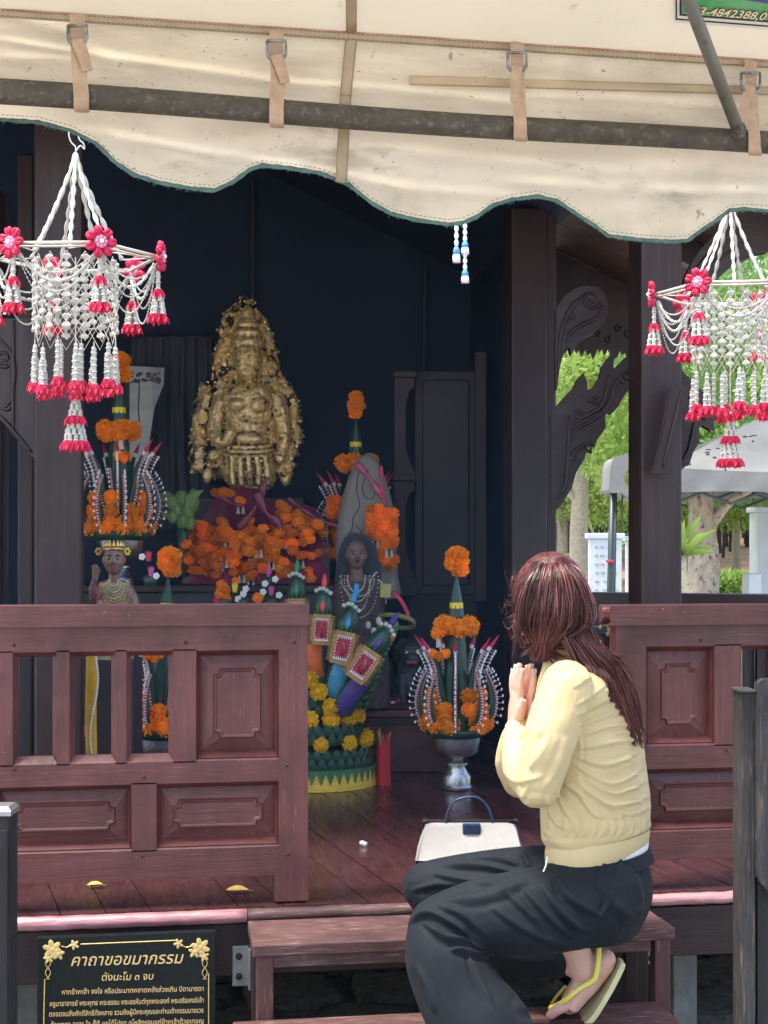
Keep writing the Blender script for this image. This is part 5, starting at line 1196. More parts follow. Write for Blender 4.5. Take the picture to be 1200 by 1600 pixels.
# face relief
fm = MB(); 
for s in (-1, 1): fm.tube(catmull([gs(388+s*3, 556, -.112), gs(388+s*9, 552, -.112), gs(388+s*16, 556, -.098)], 4), .0035, 5); fm.ell(gs(388+s*8.5, 561, -.102), (.013,.006,.005), 8, 5)
fm.tube([gs(388,556,-.11), gs(388,568,-.122), gs(388,571,-.115)], [.004,.008,.007], 6); fm.ell(gs(388,578,-.107), (.015,.006,.004), 8, 5); fm.ell(gs(388,581.5,-.105), (.010,.006,.004), 8, 5)
fm.build('face', M['flake'], gt, smooth=True)
# gold leaf flakes all over it
def flakes(o, n, size, m, seed, cond=None, lift=.004):
    me = o.data; rs = np.random.RandomState(seed); nv = len(me.vertices); co = np.empty(nv*3); me.vertices.foreach_get('co', co); no = np.empty(nv*3); me.vertices.foreach_get('normal', no); co = co.reshape(-1,3); no = no.reshape(-1,3)
    vs = []; fs = []
    for i in rs.randint(nv, size=n):
        p, u = co[i], no[i]
        if cond and not cond(p): continue
        u = u+rs.normal(size=3)*.45; u /= np.linalg.norm(u); t = np.cross(u, rs.normal(size=3)); t /= np.linalg.norm(t); b = np.cross(u, t); s = size*rs.uniform(.5, 1.4); c = p+no[i]*lift*rs.uniform(.5, 2.2); j = len(vs)
        vs += [c+t*s*rs.uniform(.6,1)+u*s*rs.uniform(-.4,.4), c+b*s*rs.uniform(.6,1)+u*s*rs.uniform(-.4,.4), c-t*s*rs.uniform(.6,1)+u*s*rs.uniform(-.4,.4), c-b*s*rs.uniform(.6,1)+u*s*rs.uniform(-.4,.4), c]
        fs += [(j,j+1,j+4),(j+1,j+2,j+4),(j+2,j+3,j+4),(j+3,j,j+4)]
    return MB().add([tuple(v) for v in vs], fs)
cf = gs(388, 566, 0); co_ = gs(388, 668, 0)
def notface(p): return not ((abs(p[0]-cf.x) < 20*K and abs(p[2]-cf.z) < 28*K and p[1] < -.03) or (abs(p[0]-co_.x) < 24*K and abs(p[2]-co_.z) < 55*K and p[1] < -.04 and random.random() < .75))
tag(flakes(go, 900, .0055, M['flake'], 6, notface).build('gold_leaf', M['flake'], go), kind='stuff')
tag(flakes(halo, 1900, .008, M['flake'], 5, notface).build('gold_leaf', M['flake'], gt), kind='stuff')
# ---------------------------------------------------------------- grey boulder and its ribbons
M['boulder'] = mat('grey stone', (.20,.19,.165), (.29,.27,.235), scale=5, rough=.9, bump=.25, bscale=30)
bd = Local(575, 870, 6.2); bt = bd.thing('grey_boulder', 'tall rounded pale grey stone slab with incised lines behind the bald figure', 'stone')
ow = [(528,900),(524,860),(527,820),(534,780),(545,745),(556,722),(568,711),(580,711),(592,722),(603,748),(613,785),(619,820),(619,850),(622,900),(620,935),(530,935)]
mb = MB(); P = smooth_poly(ow, 3); rings = []
for (s, y) in ((.80,-.045),(.93,-.03),(1.0,.0),(1.0,.10),(.9,.14)):
    rings.append([bd(575+(a-575)*s, 830+(b-830)*(s if b < 930 else 1), y) for a, b in P])
n = len(P); vs = [v for q in rings for v in q]; mb.add(vs, [tuple(range(n)), tuple(range(5*n-1, 4*n-1, -1))]+[(i*n+j, (i+1)*n+j, (i+1)*n+(j+1)%n, i*n+(j+1)%n) for i in range(4) for j in range(n)])
mb.build('slab', M['boulder'], bt, smooth='auto')
M['ink'] = mat('dark incised line', (.05,.045,.04), rough=.9)
for pts in ([(560,740),(557,765),(562,790),(552,808),(550,826),(543,838),(537,842),(545,850)],[(575,732),(570,748),(566,762),(570,776),(580,780),(586,770)],[(596,760),(604,790),(608,820)],[(540,835),(552,832),(562,836),(566,828)],[(548,842),(558,846),(568,838),(562,828),(556,820)]):
    MB().tube(catmull([bd(a, b, -.047) for a, b in pts], 4), .0016, 4).build('incised_line', M['ink'], bt)
cloth_band([(557,724),(575,745),(592,768),(605,790)], .012, 'pink_ribbon', 'pink satin ribbon slanting across the grey stone', bd, -.07, mat('pink satin', (.34,.03,.10), (.46,.08,.17), scale=12, rough=.3, bump=.4))
cloth_band([(596,728),(596,752),(598,772),(606,788)], .007, 'pink_ribbon', 'narrow pink ribbon falling down the right side of the grey stone', bd, -.075, M['trim_red'])
for lab, x0, x1, ys, drop in (('thick deep orange marigold garland hanging on the right of the grey stone', 586, 0, (796,806,816,826,836), 1), ('thick deep orange marigold garland hanging at the right edge of the grey stone', 608, 0, (802,812,822,832,842,850), 1)):
    L = Local(x0, ys[0], 6.1); t = L.thing('marigold_garland', lab, 'garland', 'deep orange garlands on the grey stone')
    for y_ in ys:
        for dx in (-6, 6): mg(t, L(x0+dx+random.uniform(-1,1), y_, random.uniform(-.01,.01)), 9.5*L.k, 'r')
    for s in (-4,4): MB().lathe([(.001,.01),(.004,.006),(.008,-.02),(.004,-.022)], 6, c=L(x0+s, ys[-1]+13, -.01)).build('jasmine_drop', M['jasmine'], t)
    for dx, dy in ((-6,26),(4,32),(8,24)): mg(t, L(x0+dx, ys[-1]+dy, 0), 9*L.k, 'r')
L = Local(527, 790, 6.35); t = L.thing('marigold_garland', 'dim orange marigold garland at the left behind the grey stone', 'garland', 'deep orange garlands on the grey stone')
for y_ in (782, 793, 804): 
    for dx in (-5,5): mg(t, L(523+dx, y_, 0), 9*L.k, 'r')
# ---------------------------------------------------------------- figures
def head_face(mb_skin, mb_dark, mb_lip, c, r, yaw=0):
    R = Matrix.Rotation(yaw, 3, 'Z'); c = Vector(c); f = lambda x, y, z: c+R@Vector((x*r, y*r, z*r))
    mb_skin.ell(c, (r*.80, r*.92, r*1.12), 16, 12, R=R); mb_skin.ell(f(0,-.25,-.62), (r*.52, r*.55, r*.50), 12, 8, R=R)
    mb_skin.tube([f(0,-.88,.18), f(0,-1.02,-.18), f(0,-.86,-.26)], [r*.09, r*.15, r*.13], 8)
    for s in (-1,1):
        mb_skin.ell(f(s*.80,.0,-.05), (r*.10, r*.18, r*.28), 8, 6, R=R); mb_dark.ell(f(s*.30,-.80,.05), (r*.14, r*.09, r*.06), 8, 6, R=R)
        mb_dark.tube([f(s*.14,-.90,.26), f(s*.32,-.88,.33), f(s*.52,-.76,.26)], r*.035, 5); mb_skin.ell(f(s*.42,-.60,-.25), (r*.22, r*.2, r*.2), 8, 6)
    mb_lip.ell(f(0,-.87,-.52), (r*.21, r*.09, r*.055), 8, 6, R=R); mb_lip.ell(f(0,-.85,-.60), (r*.15, r*.09, r*.05), 8, 6, R=R)
M['doll_skin'] = mat('painted doll skin', (.20,.12,.095), (.26,.16,.13), scale=10, rough=.4); M['dark_hair'] = mat('black hair', (.006,.006,.007), rough=.35)
M['lip'] = mat('painted lips', (.40,.08,.08), rough=.4); M['old_skin'] = mat('dark brown painted skin', (.14,.085,.065), (.20,.13,.10), scale=14, rough=.55, bump=.3)
M['gold'] = mat('gold ornament', (.72,.48,.12), (.90,.68,.28), scale=80, rough=.3, metal=.7); M['beads'] = mat('bead strings', (.60,.54,.42), rough=.3)
dl = Local(178, 948, 5.0); dt = dl.thing('crowned_doll', 'painted child figure with gold crown and bead lace raising one hand behind the balustrade', 'figurine')
K = dl.k; sk_, dk_, lp_ = MB(), MB(), MB(); c = dl(178, 866, 0); head_face(sk_, dk_, lp_, c, 23*K, .12)
sk_.tube([dl(178,885,.01), dl(178,903,.015)], [9*K, 10*K], 10)
b_ = []; 
for (hw, py) in ((10,900),(26,906),(31,920),(28,945),(26,975),(32,1000),(34,1040)): b_.append((hw, py))
n = 18; vs = []
for hw, py in b_:
    q = dl(178, py, .03)
    for j in range(n): a = 2*PI*j/n; vs.append((q.x+hw*K*math.cos(a), q.y+hw*.62*K*math.sin(a), q.z))
body = MB().add(vs, [(i*n+j, (i+1)*n+j, (i+1)*n+(j+1)%n, i*n+(j+1)%n) for i in range(len(b_)-1) for j in range(n)]+[tuple(range(n)), tuple(range(len(b_)*n-1, (len(b_)-1)*n-1, -1))])
for m_ in (sk_, ): m_.add(body.v, body.f)
sk_.tube(catmull([dl(154,916,.01), dl(143,935,-.03), dl(141,915,-.07), dl(146,898,-.09)], 4), [8*K]*5+[7*K]*4+[5.5*K]*4, 8)
for i, (dx, dy) in enumerate(((-6,-14),(-2,-17),(2,-16),(6,-12))): sk_.tube([dl(146+dx*.6,890,-.09), dl(146+dx,890+dy,-.095)], [2.6*K, 1.8*K], 6)
sk_.ell(dl(146,893,-.09), (6.5*K,4*K,8*K), 10, 8); sk_.tube([dl(150,892,-.09), dl(154,884,-.10)], [2.4*K,1.8*K], 6)
sk_.tube(catmull([dl(203,916,.01), dl(214,938,-.02), dl(212,965,-.06), dl(196,972,-.1)], 4), [8*K]*13, 8)
remesh(sk_, 'body', M['doll_skin'], dt, .0035, 3); dk_.build('eyes_and_brows', M['dark_hair'], dt); lp_.build('lips', M['lip'], dt)
hb = MB(); hb.ell(dl(178,858,.022), (20*K,22*K,20*K), 14, 10); hb.ell(dl(176,836,.01), (7*K,7*K,6*K)); hb.build('hair', M['dark_hair'], dt, smooth=True)
cb = MB(); 
pts = [dl(178+17*math.cos(t), 849-2*math.sin(t), -17*K*math.sin(t)) for t in np.linspace(0, PI, 12)]; cb.tube(pts, 2.2*K, 6)
for i, t in enumerate(np.linspace(.3, PI-.3, 7)): p = dl(178+16*math.cos(t), 845, -17*K*math.sin(t)); cb.lathe([(3*K,0),(3.4*K,4*K),(.4*K,(9+3*math.sin(t)*2)*K)], 6, c=p)
cb.build('crown', M['gold'], dt, smooth=True)
for s, px in ((-1, 151), (1, 201)):
    e = MB(); 
    for j in range(6): a = 2*PI*j/6; e.ell(dl(px+4*math.cos(a), 852+5*math.sin(a), .0), (2.6*K,1.5*K,2.6*K), 6, 4)
    e.build('ear_flower', M['gold'] if s < 0 else M['ribbon_yel'], dt)
rs = random.Random(5)
M['lace'] = mat('gold bead lace', (.30,.22,.11), (.50,.42,.26), scale=60, rough=.35, metal=.5, bump=.8)
for i in range(9):
    w_ = 8+2.6*i; y0 = 900+i*2.2; y1 = 912+i*5.5; lm = MB()
    pts = [dl(178+w_*math.cos(t), y0+(y1-y0)*math.sin(t), -.01-(20+i*.2)*K*math.sin(t)**.8*1.0) for t in np.linspace(.05, PI-.05, 26)]
    for p in pts: lm.ell(p, 1.25*K, 5, 4)
    lm.build('necklace', M['gold'] if i % 2 else M['beads'], dt)
lm = MB(); vs = []
for hw, py in b_[1:]:
    q = dl(178, py, .03)
    for j in range(n): a = 2*PI*j/n; vs.append((q.x+(hw+1)*K*math.cos(a), q.y+(hw*.62+1)*K*math.sin(a), q.z))
lm.add(vs, [(i*n+j, (i+1)*n+j, (i+1)*n+(j+1)%n, i*n+(j+1)%n) for i in range(len(b_)-2) for j in range(n)]); lm.build('garment', M['lace'], dt, smooth=True)
MB().tube(catmull([dl(152,908,-.03), dl(150,930,-.06), dl(146,960,-.05), dl(142,1000,-.03)], 4), [(3.5*K,1*K)]*13, 6).build('pink_sash', mat('hot pink sash', (.55,.03,.14), rough=.5), dt, smooth=True)
MB().box(dl(140,0).x, dl(216,0).x, -.05, .16, FZ-dl.loc.z, dl(0,1040).z).build('stand', M['cabinet'], dt, bevel=.004)
dt.scale = (.9,.9,.9)
# bald hermit figure
hl = Local(557, 950, 5.95); ht = hl.thing('hermit_figure', 'bald dark hermit figure hung with bead necklaces in front of the grey stone', 'figurine')
K = hl.k; sk_, dk_, lp_ = MB(), MB(), MB(); c = hl(557, 866, 0); head_face(sk_, dk_, lp_, c, 20*K, 0.1)
sk_.tube([hl(557,885,.02), hl(557,902,.03)], [10*K, 12*K], 10); n = 18; vs = []
b_ = [(12,898),(34,908),(42,925),(40,960),(38,1000),(48,1030),(50,1104)]
for hw, py in b_:
    q = hl(560, py, .05)
    for j in range(n): a = 2*PI*j/n; vs.append((q.x+hw*K*math.cos(a), q.y+hw*.6*K*math.sin(a), q.z))
sk_.add(vs, [(i*n+j, (i+1)*n+j, (i+1)*n+(j+1)%n, i*n+(j+1)%n) for i in range(len(b_)-1) for j in range(n)]+[tuple(range(n)), tuple(range(len(b_)*n-1, (len(b_)-1)*n-1, -1))])
remesh(sk_, 'body', M['old_skin'], ht, .005, 2); dk_.build('eyes_and_brows', M['dark_hair'], ht); lp_.build('lips', M['flake_dark'], ht)
q = MB(); vs = []
for hw, py in b_[1:]:
    p = hl(560, py, .05)
    for j in range(n): a = 2*PI*j/n; vs.append((p.x+(hw+1.2)*K*math.cos(a), p.y+(hw*.6+1.5)*K*math.sin(a)+.004*math.sin(j*2.2), p.z))
q.add(vs, [(i*n+j, (i+1)*n+j, (i+1)*n+(j+1)%n, i*n+(j+1)%n) for i in range(len(b_)-2) for j in range(n)]); q.build('robe', mat('dark patterned robe', (.03,.02,.025), (.10,.06,.05), scale=40, rough=.7), ht, smooth=True)
hd = MB(); 
out = smooth_poly([(528,950),(527,880),(534,850),(548,836),(566,836),(582,850),(592,885),(590,950)], 3); hd.prism([(hl(a,b).x, hl(a,b).z) for a, b in out], .08, .11); hd.build('dark_halo', M['navy2'], ht, bevel=.004)
for i, (w_, y1) in enumerate(((14,925),(20,940),(26,932),(17,955),(30,965))):
    lm = MB(); 
    for t in np.linspace(.02, PI-.02, 30): lm.ell(hl(557+w_*math.cos(t)+i, 898+(y1-898)*math.sin(t)**.8, -.02-22*K*math.sin(t)), 1.25*K, 5, 4)
    lm.build('necklace', M['beads'], ht)
lm = MB()
for t in np.linspace(0, PI, 34): lm.ell(hl(590-13*math.cos(t)*1.0, 930-36*math.sin(t)+ (0 if t < PI/2 else 12), -.06), 1.2*K, 5, 4)
lm.build('bead_loop', M['beads'], ht)
# dim glazed frame and grey curtain at the left of the back wall
cv = Local(260, 700, 7.0); ct = cv.thing('grey_curtain', 'dim grey gathered curtain at the left of the back wall beside the gilded statue', 'curtain')
mb = MB(); vs = []; NXc, NZc = 90, 22
for j in range(NZc+1):
    for i in range(NXc+1):
        t = i/NXc; q = j/NZc; px = 205+t*125 + 10*math.sin(q*2.5)*(t-.3); py = 528+q*300; vs.append(cv(px, py, .012*math.sin(t*46+math.sin(q*4)*1.2)+.01*math.sin(t*17+q*3)))
mb.add(vs, [(j*(NXc+1)+i, (j+1)*(NXc+1)+i, (j+1)*(NXc+1)+i+1, j*(NXc+1)+i+1) for j in range(NZc) for i in range(NXc)]); mb.build('cloth', M['grey_curtain'], ct, smooth=True)
MB().tube([cv(140,528,0), cv(335,527,0)], .006, 6).build('rod', M['dark_x'], ct)
pf = Local(225, 640, 6.85); pt = pf.thing('glazed_frame', 'dim glazed frame with a painted reflection of pale sky and leaves behind the left offering tree', 'picture')
M['pic'] = mat('painted reflection', (.16,.175,.20), (.30,.32,.35), scale=3, rough=.25, coat=.6, stretch=(1,1,2.5)); M['pic_dark'] = mat('reflected silhouettes', (.05,.055,.065), rough=.5)  # pale patch and leaf shapes paint the reflection in the glass
a = pf(200, 740); b = pf(236, 572); P = [(202,740),(230,738),(233,690),(240,640),(255,600),(256,575),(202,572)]
MB().prism([(pf(x,y).x, pf(x,y).z) for x,y in P], 0, .012).build('glass', M['pic'], pt, bevel=.001)
MB().box(pf(196,0).x, pf(202,0).x, -.01, .02, pf(0,745).z, pf(0,566).z).build('frame', M['navy2'], pt)
mb = MB(); rs = random.Random(2)
for k in range(26): mb.ell(pf(rs.uniform(204,250), 590+rs.uniform(-8,6)+abs(rs.uniform(-2,2)), -.003), (rs.uniform(.006,.014),.002,rs.uniform(.004,.01)), 6, 4)
mb.tube([pf(218,592,-.003), pf(216,640,-.003), pf(218,660,-.003)], .0025, 4); tag(mb.build('reflected_leaves', M['pic_dark'], pt), kind='stuff') 
# lotus buds
lb_ = Local(285, 800, 6.2); lt_ = lb_.thing('lotus_bud_bunch', 'bunch of folded green lotus buds left of the magenta cloth', 'flowers')
M['lotus'] = mat('pale green lotus', (.10,.19,.05), (.19,.30,.09), scale=18, rough=.5, stretch=(1,1,.3)); K = lb_.k
for (a, b, r_) in ((268,785,11),(284,780,12),(300,788,12),(276,798,11),(292,803,12),(285,815,10),(270,808,9),(302,774,9),(262,777,8),(297,818,9)):
    o = MB(); 
    for j in range(5): an = 2*PI*j/5; o.ell((.35*r_*K*math.cos(an), .35*r_*K*math.sin(an), 0), (.62*r_*K, .62*r_*K, 1.15*r_*K), 8, 6)
    q = o.build('lotus_bud', M['lotus'], lt_, smooth=True); q.location = lb_(a, b, random.uniform(-.02,.02)); q.rotation_euler = (0, (a-285)*.02, 0)
for P in ([(300,790),(318,766),(306,768),(292,775),(290,800)], [(262,790),(252,776),(270,782),(282,800)], [(270,815),(253,805),(262,798),(280,808)]):
    MB().prism([(lb_(a,b).x, lb_(a,b).z) for a, b in P], -.02, -.012).build('lotus_leaf', M['lotus'], lt_, bevel=.001)
MB().tube([(0,.0,-.02),(.0,.03,-.19),(0,.04,-.27)], [.03,.02,.022], 8).build('stem_bundle', M['banana'], lt_, smooth=True)
# ---------------------------------------------------------------- naga leaf offering on the floor
nb = Local(492, 1240, 5.45); nt_ = nb.thing('naga_leaf_offering', 'large tiered banana leaf offering with open mouthed serpent heads on a green and yellow base', 'offering')
nt_.location = PZ(492, 1222, FZ+.001) ; nbz = nt_.location.z
K = 5.45/FOC
def nl(px, py, y=0): return Vector(((px-492)*K, y, (1222-py)*K))
R0 = 103*K
M['base_green'] = mat('green base cloth', (.035,.12,.05), (.07,.18,.08), scale=20, rough=.5); M['zig'] = mat('gold zigzag band', (.65,.42,.03), (.80,.60,.10), scale=70, rough=.5, bump=.5)
MB().lathe([(R0,0),(R0,.075),(R0*.95,.08)], 60).build('round_base', M['base_green'], nt_, smooth='auto')
mb = MB(); Nz = 44
for i in range(Nz):
    a0, a1, am = 2*PI*i/Nz, 2*PI*(i+1)/Nz, 2*PI*(i+.5)/Nz; q = R0*1.012
    f = lambda a, z, rr=q: (rr*math.cos(a), rr*math.sin(a), z)
    mb.add([f(a0,.0), f(a1,.0), f(a1,.024), f(am,.056), f(a0,.024)], [(0,1,2,3,4)]); 
    mb.add([f(a0,.030,q*1.003), f(am,.066,q*1.003), f(a1,.030,q*1.003), f(am,.058,q*1.003)], [(0,3,1),(2,1,3)])
mb.build('zigzag_band', M['zig'], nt_)
def leaf_tier(r, z0, h, n, nm='leaf_fold', tilt=.06):
    base = MB().lathe([(r*.93, z0), (r*.97, z0+h), (r*.8, z0+h)], 40).build('leaf_tier', M['banana'], nt_, smooth='auto')
    lf = MB(); P = [(-.5,0),(.5,0),(.62,.35),(.25,.8),(0,1.05),(-.25,.8),(-.62,.35)]
    w_ = 2*PI*r/n
    src = None
    for rows in range(max(1, int(h/.03))):
        hh = h/max(1, int(h/.03))
        for i in range(n):
            a = 2*PI*(i+.5*(rows % 2))/n
            if src is None:
                m_ = MB(); vs = [(p[0]*w_, -.004-.010*(1-p[1])*p[1]*4*.5-.006*(1-abs(p[0])), p[1]*hh*1.35) for p in P]+[(0, -.016, hh*.45), (0,-.003,0)]
                m_.add(vs, [(i_, (i_+1) % 7, 7) for i_ in range(7)]); src = mesh_of(m_, nm, M['banana2' if rows % 2 else 'banana'], True)
            put(src, nm, base, (r*math.cos(a), r*math.sin(a), z0+rows*hh), (tilt, 0, a+PI/2))
    return base
leaf_tier(R0*.93, .080, .065, 40); leaf_tier(R0*.72, .165, .070, 32); leaf_tier(R0*.50, .27, .15, 22)
for (r_, z, n_, rr_, kd, skip) in ((R0*.86, .172, 11, .031, 'y', 0), (R0*.68, .262, 13, .036, 'y', 0)):
    for i in range(n_): a = 2*PI*i/n_+.3; mg(nt_, (r_*math.cos(a), r_*math.sin(a), z), rr_, kd)
for (px, py) in ((487,1047),(502,1066),(521,1090)): mg(nt_, nl(px, py, -.17), 14.5*K, 'y')
M['scale_o'] = mat('orange serpent belly', (.72,.13,.04), (.85,.22,.08), scale=30, rough=.45); M['scale_b'] = mat('sky blue serpent belly', (.06,.30,.48), (.12,.42,.60), scale=30, rough=.45); M['scale_p'] = mat('purple serpent belly', (.045,.03,.16), (.09,.06,.26), scale=30, rough=.45)
M['mouth'] = mat('red mouth', (.50,.01,.05), (.70,.03,.10), scale=30, rough=.4); M['straw'] = mat('straw coloured frame', (.32,.17,.05), (.48,.28,.09), scale=60, rough=.7, bump=.6); M['tooth'] = mat('white teeth', (.80,.78,.78), rough=.4)
def serpent(px0, py0, px1, py1, hx, hy, ang, ms, tipm, y0, hs=1.0, crown=True):
    g = nt_
    # neck
    pts = catmull([nl(px0, py0, y0+.02), nl((px0*.5+px1*.5)-3, (py0+py1)/2+3, y0-.01), nl(px1, py1, y0-.03)], 8); n = len(pts)
    belly = MB().tube(pts, [(13.5*K*(1+.1*(i % 2)), 5*K) for i in range(n)], 10, up=(1,0,0)).build('serpent_neck', ms, g, smooth='auto')
    sc_ = MB()
    for i in range(n):
        for s in (-1, 1):
            p = pts[i]+Vector((s*14*K, .012, 0)); sc_.ell(p, (7*K,6*K,7*K), 6, 4); sc_.ell(p+Vector((-s*4*K,.02,0)), (7*K,6*K,7*K), 6, 4)
    tag(sc_.build('back_scales', M['banana'], belly), kind='stuff')
    R_ = Matrix.Rotation(ang, 4, 'Y'); T = Matrix.Translation(nl(hx, hy, y0-.05)) @ R_ @ Matrix.Scale(hs, 4)
    k = K
    fr = MB()   # square open mouth frame
    for (x0, x1, z0, z1) in ((-18,18,22,30),(-18,18,-30,-22),(-20,-13,-22,22),(13,20,-22,22)): fr.box(x0*k, x1*k, -.02, .05, z0*k, z1*k, M=T)
    for i in range(14):
        t = i/13; 
        for s in (-1, 1): fr.lathe([(2.2*k,0),(1.6*k,4*k),(.2*k,8*k)], 5, M=T @ Matrix.Translation((s*19*k, -.0, (-26+52*t)*k)) @ Matrix.Rotation(s*PI/2, 4, 'Y'))
    head = fr.build('serpent_head', M['straw'], g)
    MB().box(-13*k, 13*k, .0, .04, -22*k, 22*k, M=T).build('mouth', M['mouth'], head)
    MB().tube([T @ Vector((0,-.002,-14*k)), T @ Vector((3*k,-.02,0)), T @ Vector((-2*k,-.03,10*k)), T @ Vector((2*k,-.02,14*k))], [(5*k,2*k),(6*k,2*k),(4*k,2*k),(1*k,1*k)], 6).build('tongue', M['lip'], head, smooth=True)
    tt_ = MB()
    for i in range(7):
        x = (-11+22*i/6)*k
        tt_.lathe([(1.9*k,0),(.3*k,-6*k)], 5, M=T @ Matrix.Translation((x,-.018,22*k))); tt_.lathe([(1.9*k,0),(.3*k,6*k)], 5, M=T @ Matrix.Translation((x,-.018,-22*k)))
    for i in range(8):
        z = (-20+40*i/7)*k
        for s in (-1,1): tt_.ell(T @ Vector((s*12.4*k, -.018, z)), 1.3*k, 5, 4)
    tag(tt_.build('teeth', M['tooth'], head), kind='stuff')
    if crown:
        cr_ = MB(); cr_.lathe([(17*k,28*k),(20*k,40*k),(17*k,56*k),(10*k,72*k),(3*k,84*k)], 14, M=T @ Matrix.Translation((0,.03,0)))
        c0 = cr_.build('leaf_crown', M['banana'], head, smooth=True)
        for rws in range(3):
            for i in range(12):
                a = 2*PI*(i+.5*rws)/12; q = (18-4*rws)*k; MB_ = T @ Matrix.Translation((q*math.cos(a), .03+q*math.sin(a), (30+14*rws)*k)) @ Matrix.Rotation(a+PI/2, 4, 'Z') @ Matrix.Rotation(-.12, 4, 'X')
                if rws == 0 and i == 0: lf_ = mesh_of(MB().lathe([(.5*k,0),(3.6*k,7*k),(2.6*k,14*k),(.2*k,22*k)], 6, sy=.5), 'leaf_point', M['banana2'])
                o = bpy.data.objects.new('leaf_point', lf_); C.objects.link(o); o.parent = head; o.matrix_local = MB_
        MB().lathe([(2*k,80*k),(6*k,86*k),(5*k,98*k),(.5*k,110*k)], 7, M=T @ Matrix.Translation((0,.03,0))).build('tip', tipm, head)
        for j in range(5): MB().ell(T @ Vector(((-14+7*j)*k, -.02, (76+5*math.sin(j))*k)), (3.6*k,3*k,3.6*k), 6, 5).build('jasmine_bud', M['jasmine'], head)
        MB().lathe([(1.5*k,0),(5*k,7*k),(4*k,14*k),(.4*k,22*k)], 6, M=T @ Matrix.Translation((0,-.035,36*k)), sy=.5).build('front_bud', tipm, head)
M['tip_g'] = mat('emerald foil', (.01,.22,.06), rough=.3); M['tip_r'] = mat('salmon red bud', (.70,.06,.05), rough=.4); M['tip_b'] = mat('blue foil', (.03,.25,.50), rough=.3); M['tip_p'] = mat('violet bud', (.07,.05,.25), rough=.4)
serpent(497, 1045, 493, 990, 506, 967, .05, M['scale_o'], M['tip_r'], -.10, .82)
serpent(525, 1075, 545, 1010, 540, 995, .22, M['scale_b'], M['tip_b'], -.14, .88)
serpent(535, 1100, 572, 1045, 573, 1021, .60, M['scale_p'], M['tip_p'], -.18, .92)
serpent(465, 1045, 462, 960, 464, 942, 0, M['scale_o'], M['tip_g'], -.03, .80)
# scaled green body sweeping up on the right
mb = MB(); pts = catmull([nl(555,1110,.0), nl(575,1065,-.02), nl(590,1020,-.02), nl(606,985,-.01), nl(612,965,0)], 9)
bdy = MB().tube(pts, [(15-6*i/len(pts))*K for i in range(len(pts))], 8).build('scaled_body', M['banana'], nt_, smooth=True)
for i, p in enumerate(pts[::2]):
    for j in range(6):
        a = PI+PI*j/5+.2*(i % 2); q = 14*K; mb.lathe([(.5*K,-5*K),(5*K,0),(3*K,6*K),(.3*K,11*K)], 5, c=(p.x+q*math.cos(a), p.y+q*math.sin(a), p.z), sy=.6)
tag(mb.build('leaf_scales', M['banana2'], bdy), kind='stuff')
for i, (px, py, w_) in enumerate(((597,955,0),(589,972,0),(580,962,0),(600,978,0))): MB().ell(nl(px, py, -.08), (5*K,5*K,7*K), 7, 6).build('jasmine_bud', M['jasmine'], nt_, smooth=True)
mg(nt_, nl(616, 982, -.06), 8*K, 'o'); mg(nt_, nl(484, 880, .0), 6*K, 'r')
# small pyramid flowers & posies on the altar's front edge
pz_ = Local(415, 930, 6.05); K = pz_.k
def posy(px, py, label, items, d=6.0):
    L = Local(px, py, d); t = L.thing('flower_posy', label, 'flowers', 'small posies along the front of the altar'); k = L.k
    MB().lathe([(9*k,0),(12*k,14*k),(5*k,18*k)], 10, c=L(px, py+26, 0)).build('leaf_cup', M['banana'], t, smooth=True)
    for (kind, a, b, r_) in items:
        if kind in 'ory': mg(t, L(a, b, -.01), r_*k, kind)
        elif kind == 'w': 
            for j in range(5): MB().ell(L(a+3*math.cos(j*1.26), b+3*math.sin(j*1.26), -.02), (2.8*k,2*k,2.8*k), 7, 5).build('white_flower', M['pin'], t)
        else:
            mm = {'m': M['pinkpur'], 'R': M['trim_red'], 'g': M['tip_g'], 'Y': M['ribbon_yel']}[kind]
            for j in range(5): an = (j-2)*.35; MB().tube([L(a, b+8, -.02), L(a+8*math.sin(an), b-8*math.cos(an), -.02)], [r_*.4*k, .3*k], 5).build('petal', mm, t)
M['pinkpur'] = mat('magenta lotus petals', (.45,.04,.22), (.60,.12,.35), scale=30, rough=.5)
posy(425, 925, 'posy with a magenta lotus flower and white blossoms on the altar edge', [('w',414,912,0),('w',430,905,0),('w',411,925,0),('m',424,922,8),('w',436,930,0)])
posy(380, 925, 'posy of white flowers with one yellow orange bloom', [('w',380,928,0),('w',372,936,0),('w',384,920,0),('o',403,934,9),('Y',367,917,9)])
posy(350, 925, 'orange marigold posy with a hot pink petal at the heap\'s foot', [('o',346,915,9),('o',352,922,9),('o',344,928,9),('o',352,935,9),('R',338,940,10),('r',368,907,6)])
posy(420, 893, 'small magenta lotus below the centre of the heap', [('m',420,893,8),('o',437,888,8),('r',445,895,8)], 6.05)
posy(235, 890, 'posy of white and magenta flowers behind the crowned doll', [('w',222,870,0),('m',236,892,8),('R',232,868,9),('w',244,900,0)], 5.5)
